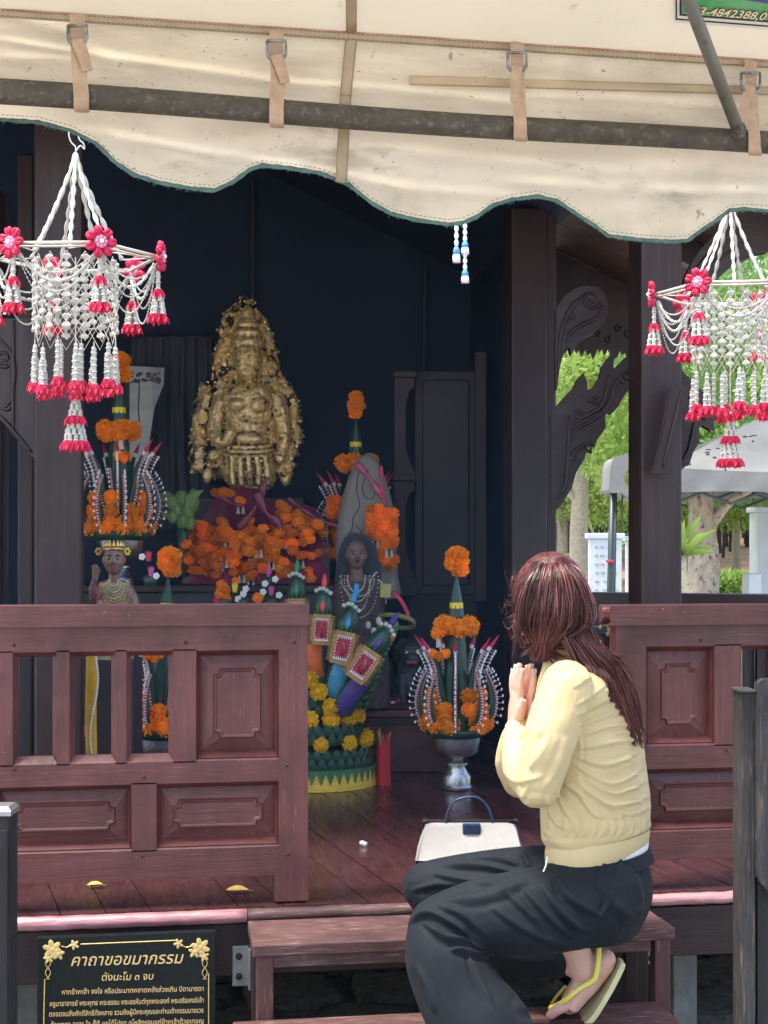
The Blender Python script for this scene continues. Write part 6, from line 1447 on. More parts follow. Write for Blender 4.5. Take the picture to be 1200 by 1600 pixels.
# red joss stick holder
js = Local(600, 1228, 5.62); jt = js.thing('joss_stick_holder', 'red cylindrical holder with burnt joss sticks beside the serpent offering', 'incense holder'); jt.location = PZ(600, 1226, FZ+.001); K = js.k
M['red_tube'] = mat('red lacquer', (.38,.012,.02), (.46,.02,.03), scale=9, rough=.4)
MB().lathe([(.001,0),(11*K,0),(11*K,64*K),(9.5*K,64*K),(9.5*K,10*K),(.001,10*K)], 24).build('cup', M['red_tube'], jt, smooth='auto')
rs = random.Random(8)
for i in range(16):
    a = rs.uniform(0, 6.28); r0 = rs.uniform(0, 7)*K; tx = rs.uniform(-13, 13)*K; L_z = rs.uniform(74, 90)*K
    MB().tube([(r0*math.cos(a), r0*math.sin(a), 12*K), (tx, rs.uniform(-5,5)*K, L_z)], .0022, 5).build('joss_stick', M['trim_red'] if i % 2 else M['straw'], jt)
# olive leaf hoop, striped ribbon
hp = Local(625, 970, 5.9); K = hp.k
pts = [hp(618+31*math.cos(t)-3*math.sin(t), 970+9*math.sin(t)+3*math.cos(t)+ .06*(618+31*math.cos(t)-600), .05*math.sin(t)) for t in np.linspace(0, 2*PI, 37)]
o = MB().tube(pts, [(.010,.0022)]*37, 8, up=(0,0,1)).build('leaf_hoop', mat('olive pandan leaf', (.13,.14,.03), (.20,.20,.05), scale=20, rough=.4), smooth=True); o.location = hp.loc; o.rotation_euler = (0,0,-TH); tag(o, 'olive green folded leaf hoop to the right of the hermit figure', 'leaf hoop')
o = MB().tube(catmull([hp(612,925,0), hp(624,935,-.01), hp(634,952,-.01), hp(638,966,-.01)], 5), [(.009,.002)]*16, 6, up=(1,0,0)).build('striped_ribbon', M['trim_red'], smooth=True); o.location = hp.loc; o.rotation_euler = (0,0,-TH); tag(o, 'red and pink ribbon curving down above the olive leaf hoop', 'ribbon')
yb_ = Local(603, 920, 5.88); o = MB().box(yb_(594,0).x, yb_(611,0).x, -.005, .015, yb_(0,934).z, yb_(0,912).z).build('yellow_packet', mat('olive yellow packet', (.30,.27,.05), (.40,.36,.12), scale=50, rough=.5), bevel=.003); o.location = yb_.loc; o.rotation_euler = (0,.06,-TH); tag(o, 'small olive yellow packet hanging beside the hermit figure', 'packet')
for i, (px, py, mm) in enumerate(((557,921,'tip_b'),)):
    L = Local(px, py, 5.75); o = MB().lathe([(.001,.025),(.010,.02),(.012,-.02),(.006,-.032)], 10, sy=.4).build('blue_pendant', M[mm], smooth=True); o.location = L.loc; tag(o, 'bright blue pendant hanging on the chest of the hermit figure', 'pendant')
# dark guardian lions on the low table
M['lion'] = mat('dark glazed lion', (.020,.026,.028), (.06,.075,.07), scale=40, rough=.35, bump=.6)
def lion(px, py, d, s, label, flip=1):
    L = Local(px, py, d); t = L.thing('guardian_lion', label, 'statue', 'dark guardian statues on the low table'); mb = MB(); k = L.k*s
    def e(x, z, y, rx, ry, rz_): mb.ell((flip*x*k, y*k, z*k), (rx*k, ry*k, rz_*k), 12, 10)
    e(0,26,0,17,15,24); e(-2,14,4,22,18,14); e(2,58,-8,17,16,15); e(2,52,-22,9,8,8); e(2,46,-22,8,7,3); e(-8,70,-4,5,4,6); e(12,70,-4,5,4,6)
    for x in (-9, 11): mb.tube([(flip*x*k,-10*k,34*k),(flip*x*k,-16*k,14*k),(flip*x*k,-18*k,3*k)], [6*k,5*k,6*k], 8); e(x,3,-20,6,7,4)
    for x in (-18, 18): e(x,6,2,8,14,7)
    for i in range(16):
        a = 2*PI*i/16; e(2+17*math.cos(a), 56+15*math.sin(a), -4, 5, 5, 5)
    mb.tube([(flip*-16*k,14*k,12*k),(flip*-26*k,18*k,30*k),(flip*-20*k,18*k,48*k)], [6*k,7*k,3*k], 8)
    remesh(mb, 'body', M['lion'], t, .0045, 1); MB().box(-26*k, 26*k, -26*k, 24*k, -5*k, 1*k).build('plinth', M['dark_x'], t, bevel=.003)
    q = MB(); q.ell((flip*-4*k,-22*k,60*k), 2.2*k, 6, 5); q.ell((flip*8*k,-22*k,60*k), 2.2*k, 6, 5); q.build('eyes', M['gold'], t)
    MB().ell((flip*2*k, -30*k, 49*k), (7*k,2*k,2*k), 8, 5).build('red_mouth', M['lip'], t)
lion(640, 1098, 6.1, 1.35, 'larger dark guardian lion with a red mouth behind the marigold tree')
lion(590, 1098, 6.15, .8, 'smaller dark guardian lion beside the serpent offering', -1)
fl = Local(607, 1100, 5.98); ft = fl.thing('fallen_flowers', 'small red and white paper flowers lying on the low table', 'flowers')
rs = random.Random(3)
for i in range(14): MB().ell(fl(594+rs.uniform(0,32), 1098+rs.uniform(-5,2), rs.uniform(-.02,.02)), (.008,.007,.006), 7, 5).build('flower', M['pin'] if i % 2 else M['trim_red'], ft)
# spiky little offering and yellow cloth seen through the second slot
yc = Local(145, 1180, 4.9); yt = yc.thing('cloth_strip', 'orange yellow cloth strip hung with a bead string behind the second slot', 'cloth'); K = yc.k
MB().tube(catmull([yc(144,1010,0), yc(143,1060,-.01), yc(142,1120,.0), yc(144,1225,.0)], 6), [(9*K,3*K)]*19, 8, up=(1,0,0)).build('cloth', mat('golden yellow cloth', (.72,.36,.02), (.82,.50,.05), scale=12, rough=.5, bump=.4), yt, smooth=True)
lm = MB()
for i in range(44): lm.ell(yc(147+6*math.sin(i*.14), 1015+i*4, -.03), 2*K, 5, 4)
lm.build('bead_string', M['pin'], yt)
ob = Local(156, 1180, 4.8); ot = ob.thing('small_marigold_offering', 'small spiky offering with orange marigolds behind the second slot', 'offering'); K = ob.k; ot.location = PZ(156, 1255, FZ+.001)
MB().lathe([(.03,0),(.045,.05),(.03,.1),(.02,.22)], 14).build('leaf_cup', M['banana'], ot, smooth=True)
for (dx, dz) in ((0,.20),(-.012,.235),(.014,.17),(-.02,.16),(.002,.14),(.024,.20)): mg(ot, (dx, -.03, dz), .021, 'r')
for i in range(14):
    a = -1.2+2.4*i/13; MB().tube([(0,0,.12), (.05*math.sin(a),-.01,.24), (.075*math.sin(a),-.01,.24+.13*math.cos(a))], [.004,.005,.0006], 5).build('leaf_spike', M['trim_red'] if i % 3 == 0 else M['straw'] if i % 3 == 1 else M['banana2'], ot)
# bits on the floor
ls = PZ(568, 1323, FZ); mb = MB(); mb.ell((0,0,0), 1, 8, 6)
o = remesh(MB().ell((0,0,.008), (.012,.010,.009), 10, 8), 'crumpled_tissue', M['pin'], None, .002, 0, lambda co, no: co+no*(fbm(co, 120, 2)*.005)[:, None]); o.location = ls; tag(o, 'small crumpled white tissue lying on the plank floor', 'tissue')
M['dry_leaf'] = mat('yellow fallen leaf', (.62,.42,.06), (.80,.62,.16), scale=30, rough=.6)
for (px, py, ln, an, lab) in ((148,1386,.045,.1,'small yellow fallen leaf under the left balustrade'), (371,1394,.062,-.1,'larger orange yellow fallen leaf beside the balustrade post')):
    p = PZ(px, py, FZ+.004); vs = []; fs = []; n = 8
    for i in range(n+1):
        t = i/n; w_ = ln*.24*math.sin(PI*min(1,t*1.02))**.8; z = .006*math.sin(t*PI)+.003; vs += [((t-.5)*ln, -w_, z+.004), ((t-.5)*ln, 0, z), ((t-.5)*ln, w_, z+.004)]
    for i in range(n): fs += [(i*3,i*3+1,i*3+4,i*3+3),(i*3+1,i*3+2,i*3+5,i*3+4)]
    mb = MB().add(vs, fs); mb.tube([(ln*.5,0,.004),(ln*.68,.003,.003)], .0008, 4); o = mb.build('fallen_leaf', M['dry_leaf'], smooth=True); o.location = p; o.rotation_euler = (.22,0,an); tag(o, lab, 'leaf')
# gilt flower sprig and candle right of the woman's head
sp = Local(945, 976, 5.3); stg = sp.thing('gilt_sprig', 'thin gilt flower sprig in the shade beside the right balustrade end', 'sprig'); K = sp.k
MB().tube(catmull([sp(906,977,0), sp(930,979,0), sp(950,976,0), sp(966,972,0)], 4), .002, 5).build('stem', M['gold'], stg)
rs = random.Random(1)
for i in range(16): a, b = rs.choice(((938,979),(952,982),(955,974),(948,988),(940,1003),(958,968))); MB().ell(sp(a+rs.uniform(-4,4), b+rs.uniform(-4,4), rs.uniform(-.01,.01)), (.006,.005,.006), 6, 5).build('blossom', M['gold'], stg)
# ================================================================== THE KNEELING WOMAN
M['skin'] = mat('skin', (.60,.33,.235), (.70,.42,.31), scale=14, rough=.45, sss=.15, bump=.05, bscale=120)
M['jacket'] = mat('pale yellow jacket cloth', (.55,.425,.205), (.61,.48,.245), scale=5, rough=.6, sheen=.1, bump=.12, bscale=160, bdist=.002)
M['jacket_rib'] = mat('ribbed yellow hem', (.55,.425,.205), (.59,.465,.24), scale=8, rough=.6, bump=.15, bscale=200, bdist=.002)
M['trouser'] = mat('black blue trouser cloth', (.0085,.012,.016), (.012,.016,.021), scale=20, rough=.75, spec=.2, sheen=.02, bump=.1, bscale=300, bdist=.002)
M['hair_base'] = mat('dark hair base', (.010,.005,.005), rough=.9, spec=.1)
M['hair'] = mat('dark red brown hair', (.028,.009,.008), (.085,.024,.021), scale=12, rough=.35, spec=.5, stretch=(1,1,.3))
M['hair_lit'] = mat('red brown highlight strands', (.16,.045,.040), (.30,.105,.095), scale=20, rough=.30, spec=.8)  # lighter red brown strands, the crown's highlight painted into their colour
M['sandal'] = mat('yellow rubber sandal', (.62,.56,.26), (.70,.64,.34), scale=30, rough=.5); M['sandal_strap'] = mat('bright yellow strap', (.78,.66,.10), rough=.35)
M['nail'] = mat('pale nails', (.80,.62,.58), rough=.25); M['white_shirt'] = mat('white undershirt', (.70,.70,.68), rough=.8)
PR = Local(850, 1400, 3.45); k = PR.k
pr_ = PR.thing('person', 'woman kneeling with raised joined hands, pale yellow jacket, black trousers, reddish brown ponytail, yellow sandals', 'person')
def P_(px, py, y=0.0): return PR(px, py, y)
YAW = math.radians(30)                      # body turned away: lateral axis
LAT = Vector((-math.sin(YAW), -math.cos(YAW), 0)); FRO = Vector((-math.cos(YAW), math.sin(YAW), 0))
def loft(mb, secs, n=28, A=FRO, B=LAT, cap=True):
    vs = []
    for s in secs:
        c = P_(s[0], s[1], s[4] if len(s) > 4 else 0); tl = s[5] if len(s) > 5 else 0
        for j in range(n):
            t = 2*PI*j/n; ca, sa = math.cos(t), math.sin(t); p = c+A*(s[2]*abs(ca)**.9*(1 if ca > 0 else -1))+B*(s[3]*abs(sa)**.9*(1 if sa > 0 else -1)); p.z += tl*ca*s[2]; vs.append(p)
    m = len(secs); fs = [(i*n+j, i*n+(j+1)%n, (i+1)*n+(j+1)%n, (i+1)*n+j) for i in range(m-1) for j in range(n)]
    if cap: fs += [tuple(range(n-1,-1,-1)), tuple((m-1)*n+j for j in range(n))]
    return mb.add(vs, fs)
def limb(mb, pts, rad, n=16, steps=5, up=None):
    c = catmull([P_(*p) for p in pts], steps); N = len(c); R_ = []
    for i in range(N):
        t = i/(N-1)*(len(rad)-1); a = min(int(t), len(rad)-2); f = t-a; r0, r1 = rad[a], rad[a+1]
        if hasattr(r0, '__len__'): R_.append((r0[0]*(1-f)+r1[0]*f, r0[1]*(1-f)+r1[1]*f))
        else: R_.append(r0*(1-f)+r1*f)
    mb.tube(c, R_, n, up=up); mb.ell(c[0], R_[0] if not hasattr(R_[0],'__len__') else min(R_[0]), 12, 8); mb.ell(c[-1], (R_[-1] if not hasattr(R_[-1],'__len__') else min(R_[-1]))*.98, 12, 8)
# ---- joints (photo px, px, depth offset)
SHL, ELL_, WRL = (886,1072,-.150), (838,1225,-.170), (816,1142,-.030)
SHR, ELR, WRR = (935,1082,.170), (812,1215,.120), (812,1142,.020)
HC = P_(860, 948, -.01)
# ---- body: one continuous skin under the clothes
B = MB(); dk_, lp_ = MB(), MB()
head_face(B, dk_, lp_, HC, .098, PI+.15)
limb(B, [(868,985,.0),(884,1030,.01)], [.050,.055]); loft(B, [(930,1345,.080,.120),(932,1280,.080,.12),(930,1180,.095,.145),(915,1100,.085,.155),(900,1060,.06,.12),(888,1030,.04,.055)])
B.ell(P_(930,1392,.01), (.085,.130,.085), 16, 12)
limb(B, [(893,1090,-.13), ELL_, WRL], [.045,.040,.026]); limb(B, [(930,1090,.15), ELR, WRR], [.045,.040,.026])
limb(B, [(925,1400,-.07),(800,1428,-.10),(700,1458,-.105)], [.08,.062,.05]); limb(B, [(700,1458,-.11),(745,1600,-.175),(785,1800,-.22)], [.05,.05,.035]); limb(B, [(915,1388,.09),(760,1385,.19),(690,1392,.215)], [.07,.05,.040]); limb(B, [(690,1394,.215),(800,1462,.13),(902,1508,.04)], [.040,.038,.032])
def hand(mb, w, side):
    """praying hand: side -1 near (left), +1 far (right); palm plane faces the other hand"""
    up = (P_(818,1040,0)-P_(812,1142,0)).normalized(); acr = Vector((.22,-.97,.05)); acr = (acr-up*acr.dot(up)).normalized(); out = up.cross(acr).normalized()
    if out.x*side < 0: out = -out
    o = P_(*w)
    base = lambda a, b, c: o+acr*a+up*b+out*c
    mb.tube([base(-.004,-.01,0), base(0,.02,.001), base(.001,.05,.002), base(.002,.083,.001)], [(.026,.019),(.033,.016),(.038,.014),(.036,.011)], 14, up=acr)
    fl_ = [(-.027,.062,.0085,-.10),(-.009,.074,.0092,-.02),(.010,.079,.0093,.05),(.028,.070,.0088,.13)]     # little .. index
    tips = []
    for i, (a, L, r, sp) in enumerate(fl_):
        if side > 0: sp += .02
        d = (up+acr*sp).normalized(); q0 = base(a, .078, .001); pts = [q0, q0+d*L*.36+out*.003, q0+d*L*.68+out*.0035, q0+d*L*.95+out*.0, q0+d*L+out*-.001]
        mb.tube(pts, [r*1.02, r*1.0, r*.90, r*.72, r*.4], 10); mb.ell(pts[1], r*1.06, 8, 6); mb.ell(pts[2], r*.95, 8, 6); tips.append((q0+d*L*.90+out*r*.55, d, r))
    q0 = base(.026,.022,.004); d = (up*.72+acr*.62).normalized(); pts = [q0, q0+d*.026, q0+d*.046+up*.004, q0+d*.060+up*.010]; mb.tube(pts, [.013,.0115,.010,.006], 10); tips.append((pts[-1]-d*.004+out*.005, d, .010))
    return tips, out
tl, ol = hand(B, (805,1140,-.012), -1); tr_, orr = hand(B, (819,1140,.0), 1)
# right foot on tiptoe, left foot flat on the ground in front of the lower step
def foot(mb, heel, arch, ball, toe, ank, yc, wy=.040):
    limb(mb, [(*heel, yc), (*arch, yc), (*ball, yc)], [(.030,.027),(.033,.031),(.022,.046)], up=Vector((0,0,1)))
    limb(mb, [(*ank, yc), ((ank[0]+arch[0])/2, (ank[1]+arch[1])/2, yc), (*arch, yc)], [.036,.036,.030])
    for i in range(5):
        y = yc-.036+.018*i; r = (.0125,.010,.0095,.009,.0085)[i]; L = (1,.98,.88,.76,.62)[i]
        tx = ball[0]+(toe[0]-ball[0])*L; ty = ball[1]+(toe[1]-ball[1])*L
        limb(mb, [(*ball, y*.5+yc*.5),((ball[0]+tx)/2,(ball[1]+ty)/2-3,y),(tx,ty,y)], [r*1.2,r*1.1,r*.9], n=10, steps=3)
foot(B, (945,1500), (917,1533), (889,1571), (860,1586), (896,1478), .035)
foot(B, (826,1852), (780,1840), (722,1856), (675,1862), (800,1795), -.235)
body = remesh(B, 'body', M['skin'], pr_, .0026, 3)
dk_.build('eyes_and_brows', M['dark_hair'], pr_); lp_.build('lips', M['lip'], pr_)
for tips, out in ((tl, ol), (tr_, orr)):
    for p, d, r in tips: MB().ell(p+out*.001, (r*.62, r*.25, r*.9), 8, 6, R=Matrix((d.cross(out), out, d)).transposed()).build('nail', M['nail'], pr_, smooth=True)
# ---- folds drawn as curves in the picture and raised from the cloth
def proj(co):
    d = PR.d+co[:,1]; kk = d/FOC; c0 = (PR.px-600)/FOC*PR.d; z0 = (850-PR.py)/FOC*PR.d
    return (co[:,0]+c0)/kk+600, 850-(co[:,2]+z0)/kk
def folder(folds, fine=(0,0,0), seed=0):
    def f(co, no):
        px, py = proj(co); disp = np.zeros(len(co)); face = np.clip(-no[:,1]*1.6+.15, 0, 1)
        for (pts, w_, a) in folds:
            cm = catmull([(x, y, 0) for x, y in pts], 5); best = np.full(len(co), 1e9); tt = np.zeros(len(co)); sg = np.zeros(len(co)); nseg = len(cm)-1
            for i in range(nseg):
                ax, ay = cm[i].x, cm[i].y; bx_, by_ = cm[i+1].x-ax, cm[i+1].y-ay; L2 = bx_*bx_+by_*by_+1e-9
                t = np.clip(((px-ax)*bx_+(py-ay)*by_)/L2, 0, 1); dx = px-ax-t*bx_; dy = py-ay-t*by_; d = np.hypot(dx, dy); m = d < best
                best[m] = d[m]; tt[m] = ((i+t)/nseg)[m]; sg[m] = np.sign(bx_*dy-by_*dx)[m]
            env = np.clip(np.minimum(tt, 1-tt)*4+.06, 0, 1); w2 = w_*(.6+.6*np.sin(np.clip(tt,0,1)*PI))
            disp += a*env*(np.exp(-(best/w2)**2) - .55*np.exp(-((best-w2*1.9)/(w2*1.0))**2)*(sg > 0))
        fa, ff, st = fine
        if fa: disp += fa*np.array([mnoise.noise((p[0]*ff+seed, p[1]*ff, p[2]*ff*st)) for p in co])
        return co+no*(disp*face)[:,None]
    return f
# ---- jacket
J = MB()
loft(J, [(931,1318,.098,.145,.0,-.12),(931,1300,.117,.158,.0,-.1),(931,1262,.119,.162),(929,1215,.113,.166),(925,1165,.107,.170),(919,1120,.100,.172),(911,1085,.092,.170),(906,1060,.080,.150),(896,1040,.062,.105),(888,1026,.052,.072),(884,1018,.047,.056)])
limb(J, [SHL, (860,1150,-.182), (840,1228,-.178)], [.059,.060,.051], n=20); limb(J, [(842,1228,-.175), (815,1200,-.13), (808,1150,-.045)], [.050,.043,.033], n=20)
limb(J, [SHR, (880,1150,.185), (815,1215,.115)], [.062,.062,.050], n=20); limb(J, [(815,1215,.115), (802,1190,.075), (806,1150,.025)], [.050,.044,.034], n=20)
J.ell(P_(905,1082,-.10), (.068,.066,.056), 14, 10); J.ell(P_(935,1084,.12), (.066,.066,.052), 14, 10)
zc = lambda pts: [(600+a/2.133, 850+b/2.133) for a, b in pts]
jf = [(zc([(640,575),(700,540),(770,505)]),4,.0050),(zc([(645,608),(720,580),(800,552)]),4,.0060),(zc([(650,645),(740,610),(835,600)]),4,.0062),(zc([(640,685),(740,665),(862,648)]),4.5,.0072),
      (zc([(632,705),(740,735),(855,692)]),4.5,.0070),(zc([(640,740),(760,798),(875,738)]),4.5,.0070),(zc([(660,770),(770,830),(885,782)]),4.5,.0065),(zc([(650,800),(760,870),(890,838)]),5,.0065),(zc([(700,830),(800,900),(895,872)]),4.5,.0055),
      (zc([(640,540),(690,505),(740,470)]),3.5,.0040),(zc([(630,480),(690,440)]),4,.003),(zc([(560,420),(640,390)]),5,.003),
      (zc([(645,770),(655,690),(640,590),(600,500),(545,425)]),3.5,.0045),                                         # armhole seam
      (zc([(600,800),(650,830),(690,890)]),4.5,.0060),(zc([(575,820),(600,880),(630,925)]),4,.0055),(zc([(545,830),(555,900),(600,950)]),4.5,.0055),(zc([(655,850),(700,900),(745,915)]),4,.0050),(zc([(720,850),(760,905),(800,912)]),4,.0045),(zc([(520,900),(530,950),(560,975)]),4,.004),
      (zc([(400,790),(430,850),(500,880)]),5,.0050),(zc([(385,740),(440,790),(540,770)]),5,.0038),(zc([(390,700),(430,650),(500,600)]),5,.0040),(zc([(420,620),(460,560),(520,490)]),6,.0035),(zc([(560,620),(520,700),(470,760)]),7,.0038),(zc([(610,640),(580,740),(530,820)]),6,.0045),(zc([(520,480),(490,560),(460,640)]),7,.003),
      (zc([(450,860),(480,800),(470,740)]),5,.004)]
jf = [(p, w_*.78, a*.78) for p, w_, a in jf]
for i in range(17):                      # small gathers above the hem band
    x = 858+i*9.6; jf.append(([(x, 1312-(x-858)*.03), (x+3+(i%3)*2, 1298-(x-858)*.03), (x+2+(i%4)*3-4, 1278-(i%3)*6)], 2.6, .0032))
for i in range(9):                       # gathers running out of the back seam
    y = 1075+i*22; jf.append(([(1008-(8-i)*4, y+6), (992-(8-i)*4, y+2), (975-(8-i)*4, y+5)], 3.0, .0032))
jk = remesh(J, 'jacket', M['jacket'], pr_, .0033, 4, folder(jf, (.0035, 16, 2.2), 3))
hb = MB(); secs = [(930,1342,.086,.136,.0,-.16),(931,1334,.094,.143,.0,-.15),(933,1322,.097,.146,.0,-.14),(934,1314,.098,.148,.0,-.12)]
loft(hb, [(932,1344,.104,.149,0,-.21),(933,1330,.110,.154,0,-.19),(934,1316,.112,.155,0,-.16),(935,1306,.110,.153,0,-.14)], n=72)
vs = hb.v; hem = hb.build('hem_band', M['jacket_rib'], pr_, smooth='auto')
for w_, yy in (((808,1143),-.035),((808,1143),.028)):
    cf_ = MB(); limb(cf_, [(w_[0],w_[1]+10,yy),(w_[0]+1,w_[1]-2,yy)], [.036,.032], n=18, steps=3); cf_.build('cuff', M['jacket_rib'], pr_, smooth=True)
cl_ = MB(); cp_ = [P_(884,1016,0)+FRO*.050*math.cos(t)+LAT*.060*math.sin(t) for t in np.linspace(0, 2*PI, 30)]; cl_.tube(cp_, .009, 8).build('collar', M['jacket_rib'], pr_, smooth=True)
# white shirt edge
wl = MB(); loft(wl, [(940,1352,.098,.140,.0,-.25),(941,1322,.100,.142,.0,-.18)], n=40); wl.build('undershirt_edge', M['white_shirt'], pr_, smooth=True)
# ---- trousers
T = MB()
loft(T, [(938,1322,.096,.140,.0,-.12),(936,1345,.104,.146),(936,1375,.114,.158),(936,1405,.116,.162),(934,1435,.106,.154),(935,1460,.085,.13)])
limb(T, [(935,1398,-.075),(860,1420,-.095),(760,1432,-.105),(688,1452,-.105)], [.108,.100,.088,.076], n=22)
limb(T, [(688,1452,-.105),(694,1500,-.14),(722,1560,-.165),(758,1620,-.19),(785,1720,-.21),(795,1815,-.225)], [.076,.088,.098,.112,.118,.125], n=22)
limb(T, [(925,1385,.09),(830,1378,.15),(740,1380,.20),(668,1386,.225)], [.100,.088,.076,.064], n=22)
limb(T, [(668,1386,.225),(720,1430,.20),(800,1470,.13),(868,1490,.07)], [.064,.075,.082,.060], n=20)
zp = lambda pts: [(600+a/2.609, 1200+b/2.609) for a, b in pts]
tf = [(zp([(640,470),(700,560),(800,650),(850,662)]),5,.0075),(zp([(690,430),(760,530),(900,610)]),5,.0075),(zp([(560,480),(680,610),(780,700)]),5,.0060),(zp([(430,560),(600,670),(800,735)]),5,.0045),
      (zp([(200,430),(330,455),(480,475)]),5,.0060),(zp([(240,395),(400,395),(540,430)]),5,.0060),(zp([(320,370),(450,365),(560,395)]),4,.0055),(zp([(110,500),(240,470),(380,490)]),5,.005),
      (zp([(90,640),(180,590),(300,640),(350,690)]),5,.0085),(zp([(150,620),(250,690),(330,705),(420,745)]),5,.0085),(zp([(345,750),(385,850),(450,980)]),4,.0055),(zp([(270,735),(340,740),(440,770)]),5,.0080),
      (zp([(210,560),(330,600),(420,690)]),6,.0060),(zp([(905,360),(885,470),(915,545),(850,640)]),3.5,.0045),(zp([(965,310),(958,430),(965,470)]),3,.003),(zp([(1000,350),(1080,385)]),3,.0025),(zp([(600,900),(560,960),(640,1010)]),6,.006),(zp([(450,800),(520,880),(600,960)]),6,.0065),
      (zp([(130,800),(180,900),(210,1000)]),6,.0045),(zp([(560,330),(600,420)]),4,.005),(zp([(240,540),(420,520),(600,450)]),7,.004),(zp([(930,540),(1000,600),(1060,560)]),9,.006),(zp([(470,480),(560,560),(640,640)]),5,.005)]
tf = [(p, w_*.9, a*1.5) for p, w_, a in tf]
trs = remesh(T, 'trousers', M['trouser'], pr_, .0038, 4, folder(tf, (.004, 10, 1), 8))
wb = MB(); loft(wb, [(940,1334,.103,.146,0,-.1),(941,1352,.113,.156,0,-.08)], n=48); wb.build('waistband', M['trouser'], pr_, smooth='auto')
MB().tube(catmull([P_(855,1338,-.16), P_(853,1352,-.175), P_(849,1362,-.18)], 4), .0018, 5).build('drawstring', M['white_shirt'], pr_)
# ---- sandals
def sandal(heel, ball, toe, yc, straps):
    pts = catmull([P_(*heel, yc), P_((heel[0]*.55+ball[0]*.45), (heel[1]*.5+ball[1]*.5)+ (4 if toe[1]-heel[1] > 40 else 0), yc), P_(*ball, yc), P_(*toe, yc)], 6); n = len(pts); mb = MB(); vs = []
    for i, p in enumerate(pts):
        t_ = (pts[min(i+1,n-1)]-pts[max(i-1,0)]).normalized(); nn = t_.cross(Vector((0,1,0))).normalized()
        if nn.z > 0: nn = -nn
        u = i/(n-1); w_ = (.030+.016*math.sin(min(1,u*1.2)*PI*.62))*(1 if 0 < i < n-1 else .72)
        for (a, b) in ((-1,0),(1,0),(1,1),(-1,1)): vs.append(p+Vector((0,a*w_,0))+nn*b*.013)
    mb.add(vs, [(i*4+j, i*4+(j+1)%4, (i+1)*4+(j+1)%4, (i+1)*4+j) for i in range(n-1) for j in range(4)]+[(0,3,2,1),((n-1)*4,(n-1)*4+1,(n-1)*4+2,(n-1)*4+3)])
    so_ = mb.build('sandal', M['sandal'], pr_, bevel=.002)
    for s in straps: MB().tube(catmull([P_(*p) for p in s], 5), [(.0062,.0022)]*((len(s)-1)*5+1), 8).build('sandal_strap', M['sandal_strap'], so_, smooth=True)
sandal((968,1499), (905,1592), (846,1600), .035, [[(858,1577,.030),(880,1565,-.006),(905,1545,-.010),(928,1530,-.006),(936,1510,.004)],[(930,1532,-.006),(935,1505,-.002),(936,1478,.012)],[(858,1577,.030),(866,1562,.070),(885,1540,.075)]])
sandal((838,1872), (722,1880), (668,1882), -.235, [[(700,1862,-.235),(735,1835,-.275),(785,1862,-.275)],[(700,1862,-.235),(735,1835,-.195),(785,1862,-.195)]])
# ---- hair
rs = np.random.RandomState(12)
cap = MB(); cap.ell(HC+Vector((0,-.012,.014)), (.088,.098,.112), 20, 14); 
cap.ell(P_(858,884,-.045), (.030,.026,.020), 12, 8)
limb(cap, [(862,884,-.06),(862,905,-.105),(858,950,-.122),(848,990,-.105),(840,1018,-.085)], [(.014,.012),(.024,.014),(.034,.016),(.028,.014),(.010,.008)], up=Vector((1,0,0)))
limb(cap, [(886,975,-.035),(905,1003,-.070),(940,1036,-.080),(970,1078,-.062)], [(.046,.03),(.040,.020),(.030,.014),(.010,.008)], n=12)
hairo = remesh(cap, 'hair', M['hair_base'], pr_, .006, 2)
sa, sb = MB(), MB()
def strand(pts, r0=.0011, lit=False):
    c = catmull(pts, 4); n = len(c); (sb if lit else sa).tube(c, [r0*(1-.75*(i/n)**2) for i in range(n)], 3, cap=False)
tie = P_(859,886,-.062)
for i in range(1700):                        # scalp strands drawn towards the tie
    a = rs.uniform(0, 2*PI); e = rs.uniform(-.75, 1.0)
    u = Vector((math.cos(a)*math.cos(e), math.sin(a)*math.cos(e), math.sin(e))); c0 = HC+Vector((0,-.012,.014))
    if u.y > .35 and u.z < .35: continue
    R3 = lambda v: c0+Vector((v.x*.091, v.y*.101, v.z*.115)); ut = (tie-c0); ut = Vector((ut.x/.091, ut.y/.101, ut.z/.115)).normalized(); pts = []
    for t in (0, .33, .66, 1): v = (u*(1-t)+ut*t).normalized(); pts.append(R3(v)*1.0)
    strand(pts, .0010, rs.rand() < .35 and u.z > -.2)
def lock(base, n, spread, tipspread, r0=.0011, pl=.35):
    """a lock: n strands that follow one path, loose in the middle, drawn together at the tip"""
    m = len(base)
    for q in range(n):
        o = Vector(rs.normal(size=3).tolist())*spread; L = rs.uniform(.72, 1.0); pts = []
        for j, p in enumerate(base):
            t = j/(m-1); s_ = math.sin(PI*min(1, t*1.1+.15))*1.0+.15; pts.append(p+o*s_*(1 if t < .8 else tipspread)+Vector(rs.normal(size=3).tolist())*.0018*t)
        if L < .9: pts[-1] = pts[-2].lerp(pts[-1], L)
        strand(pts, r0*rs.uniform(.6, 1.15), rs.rand() < pl)
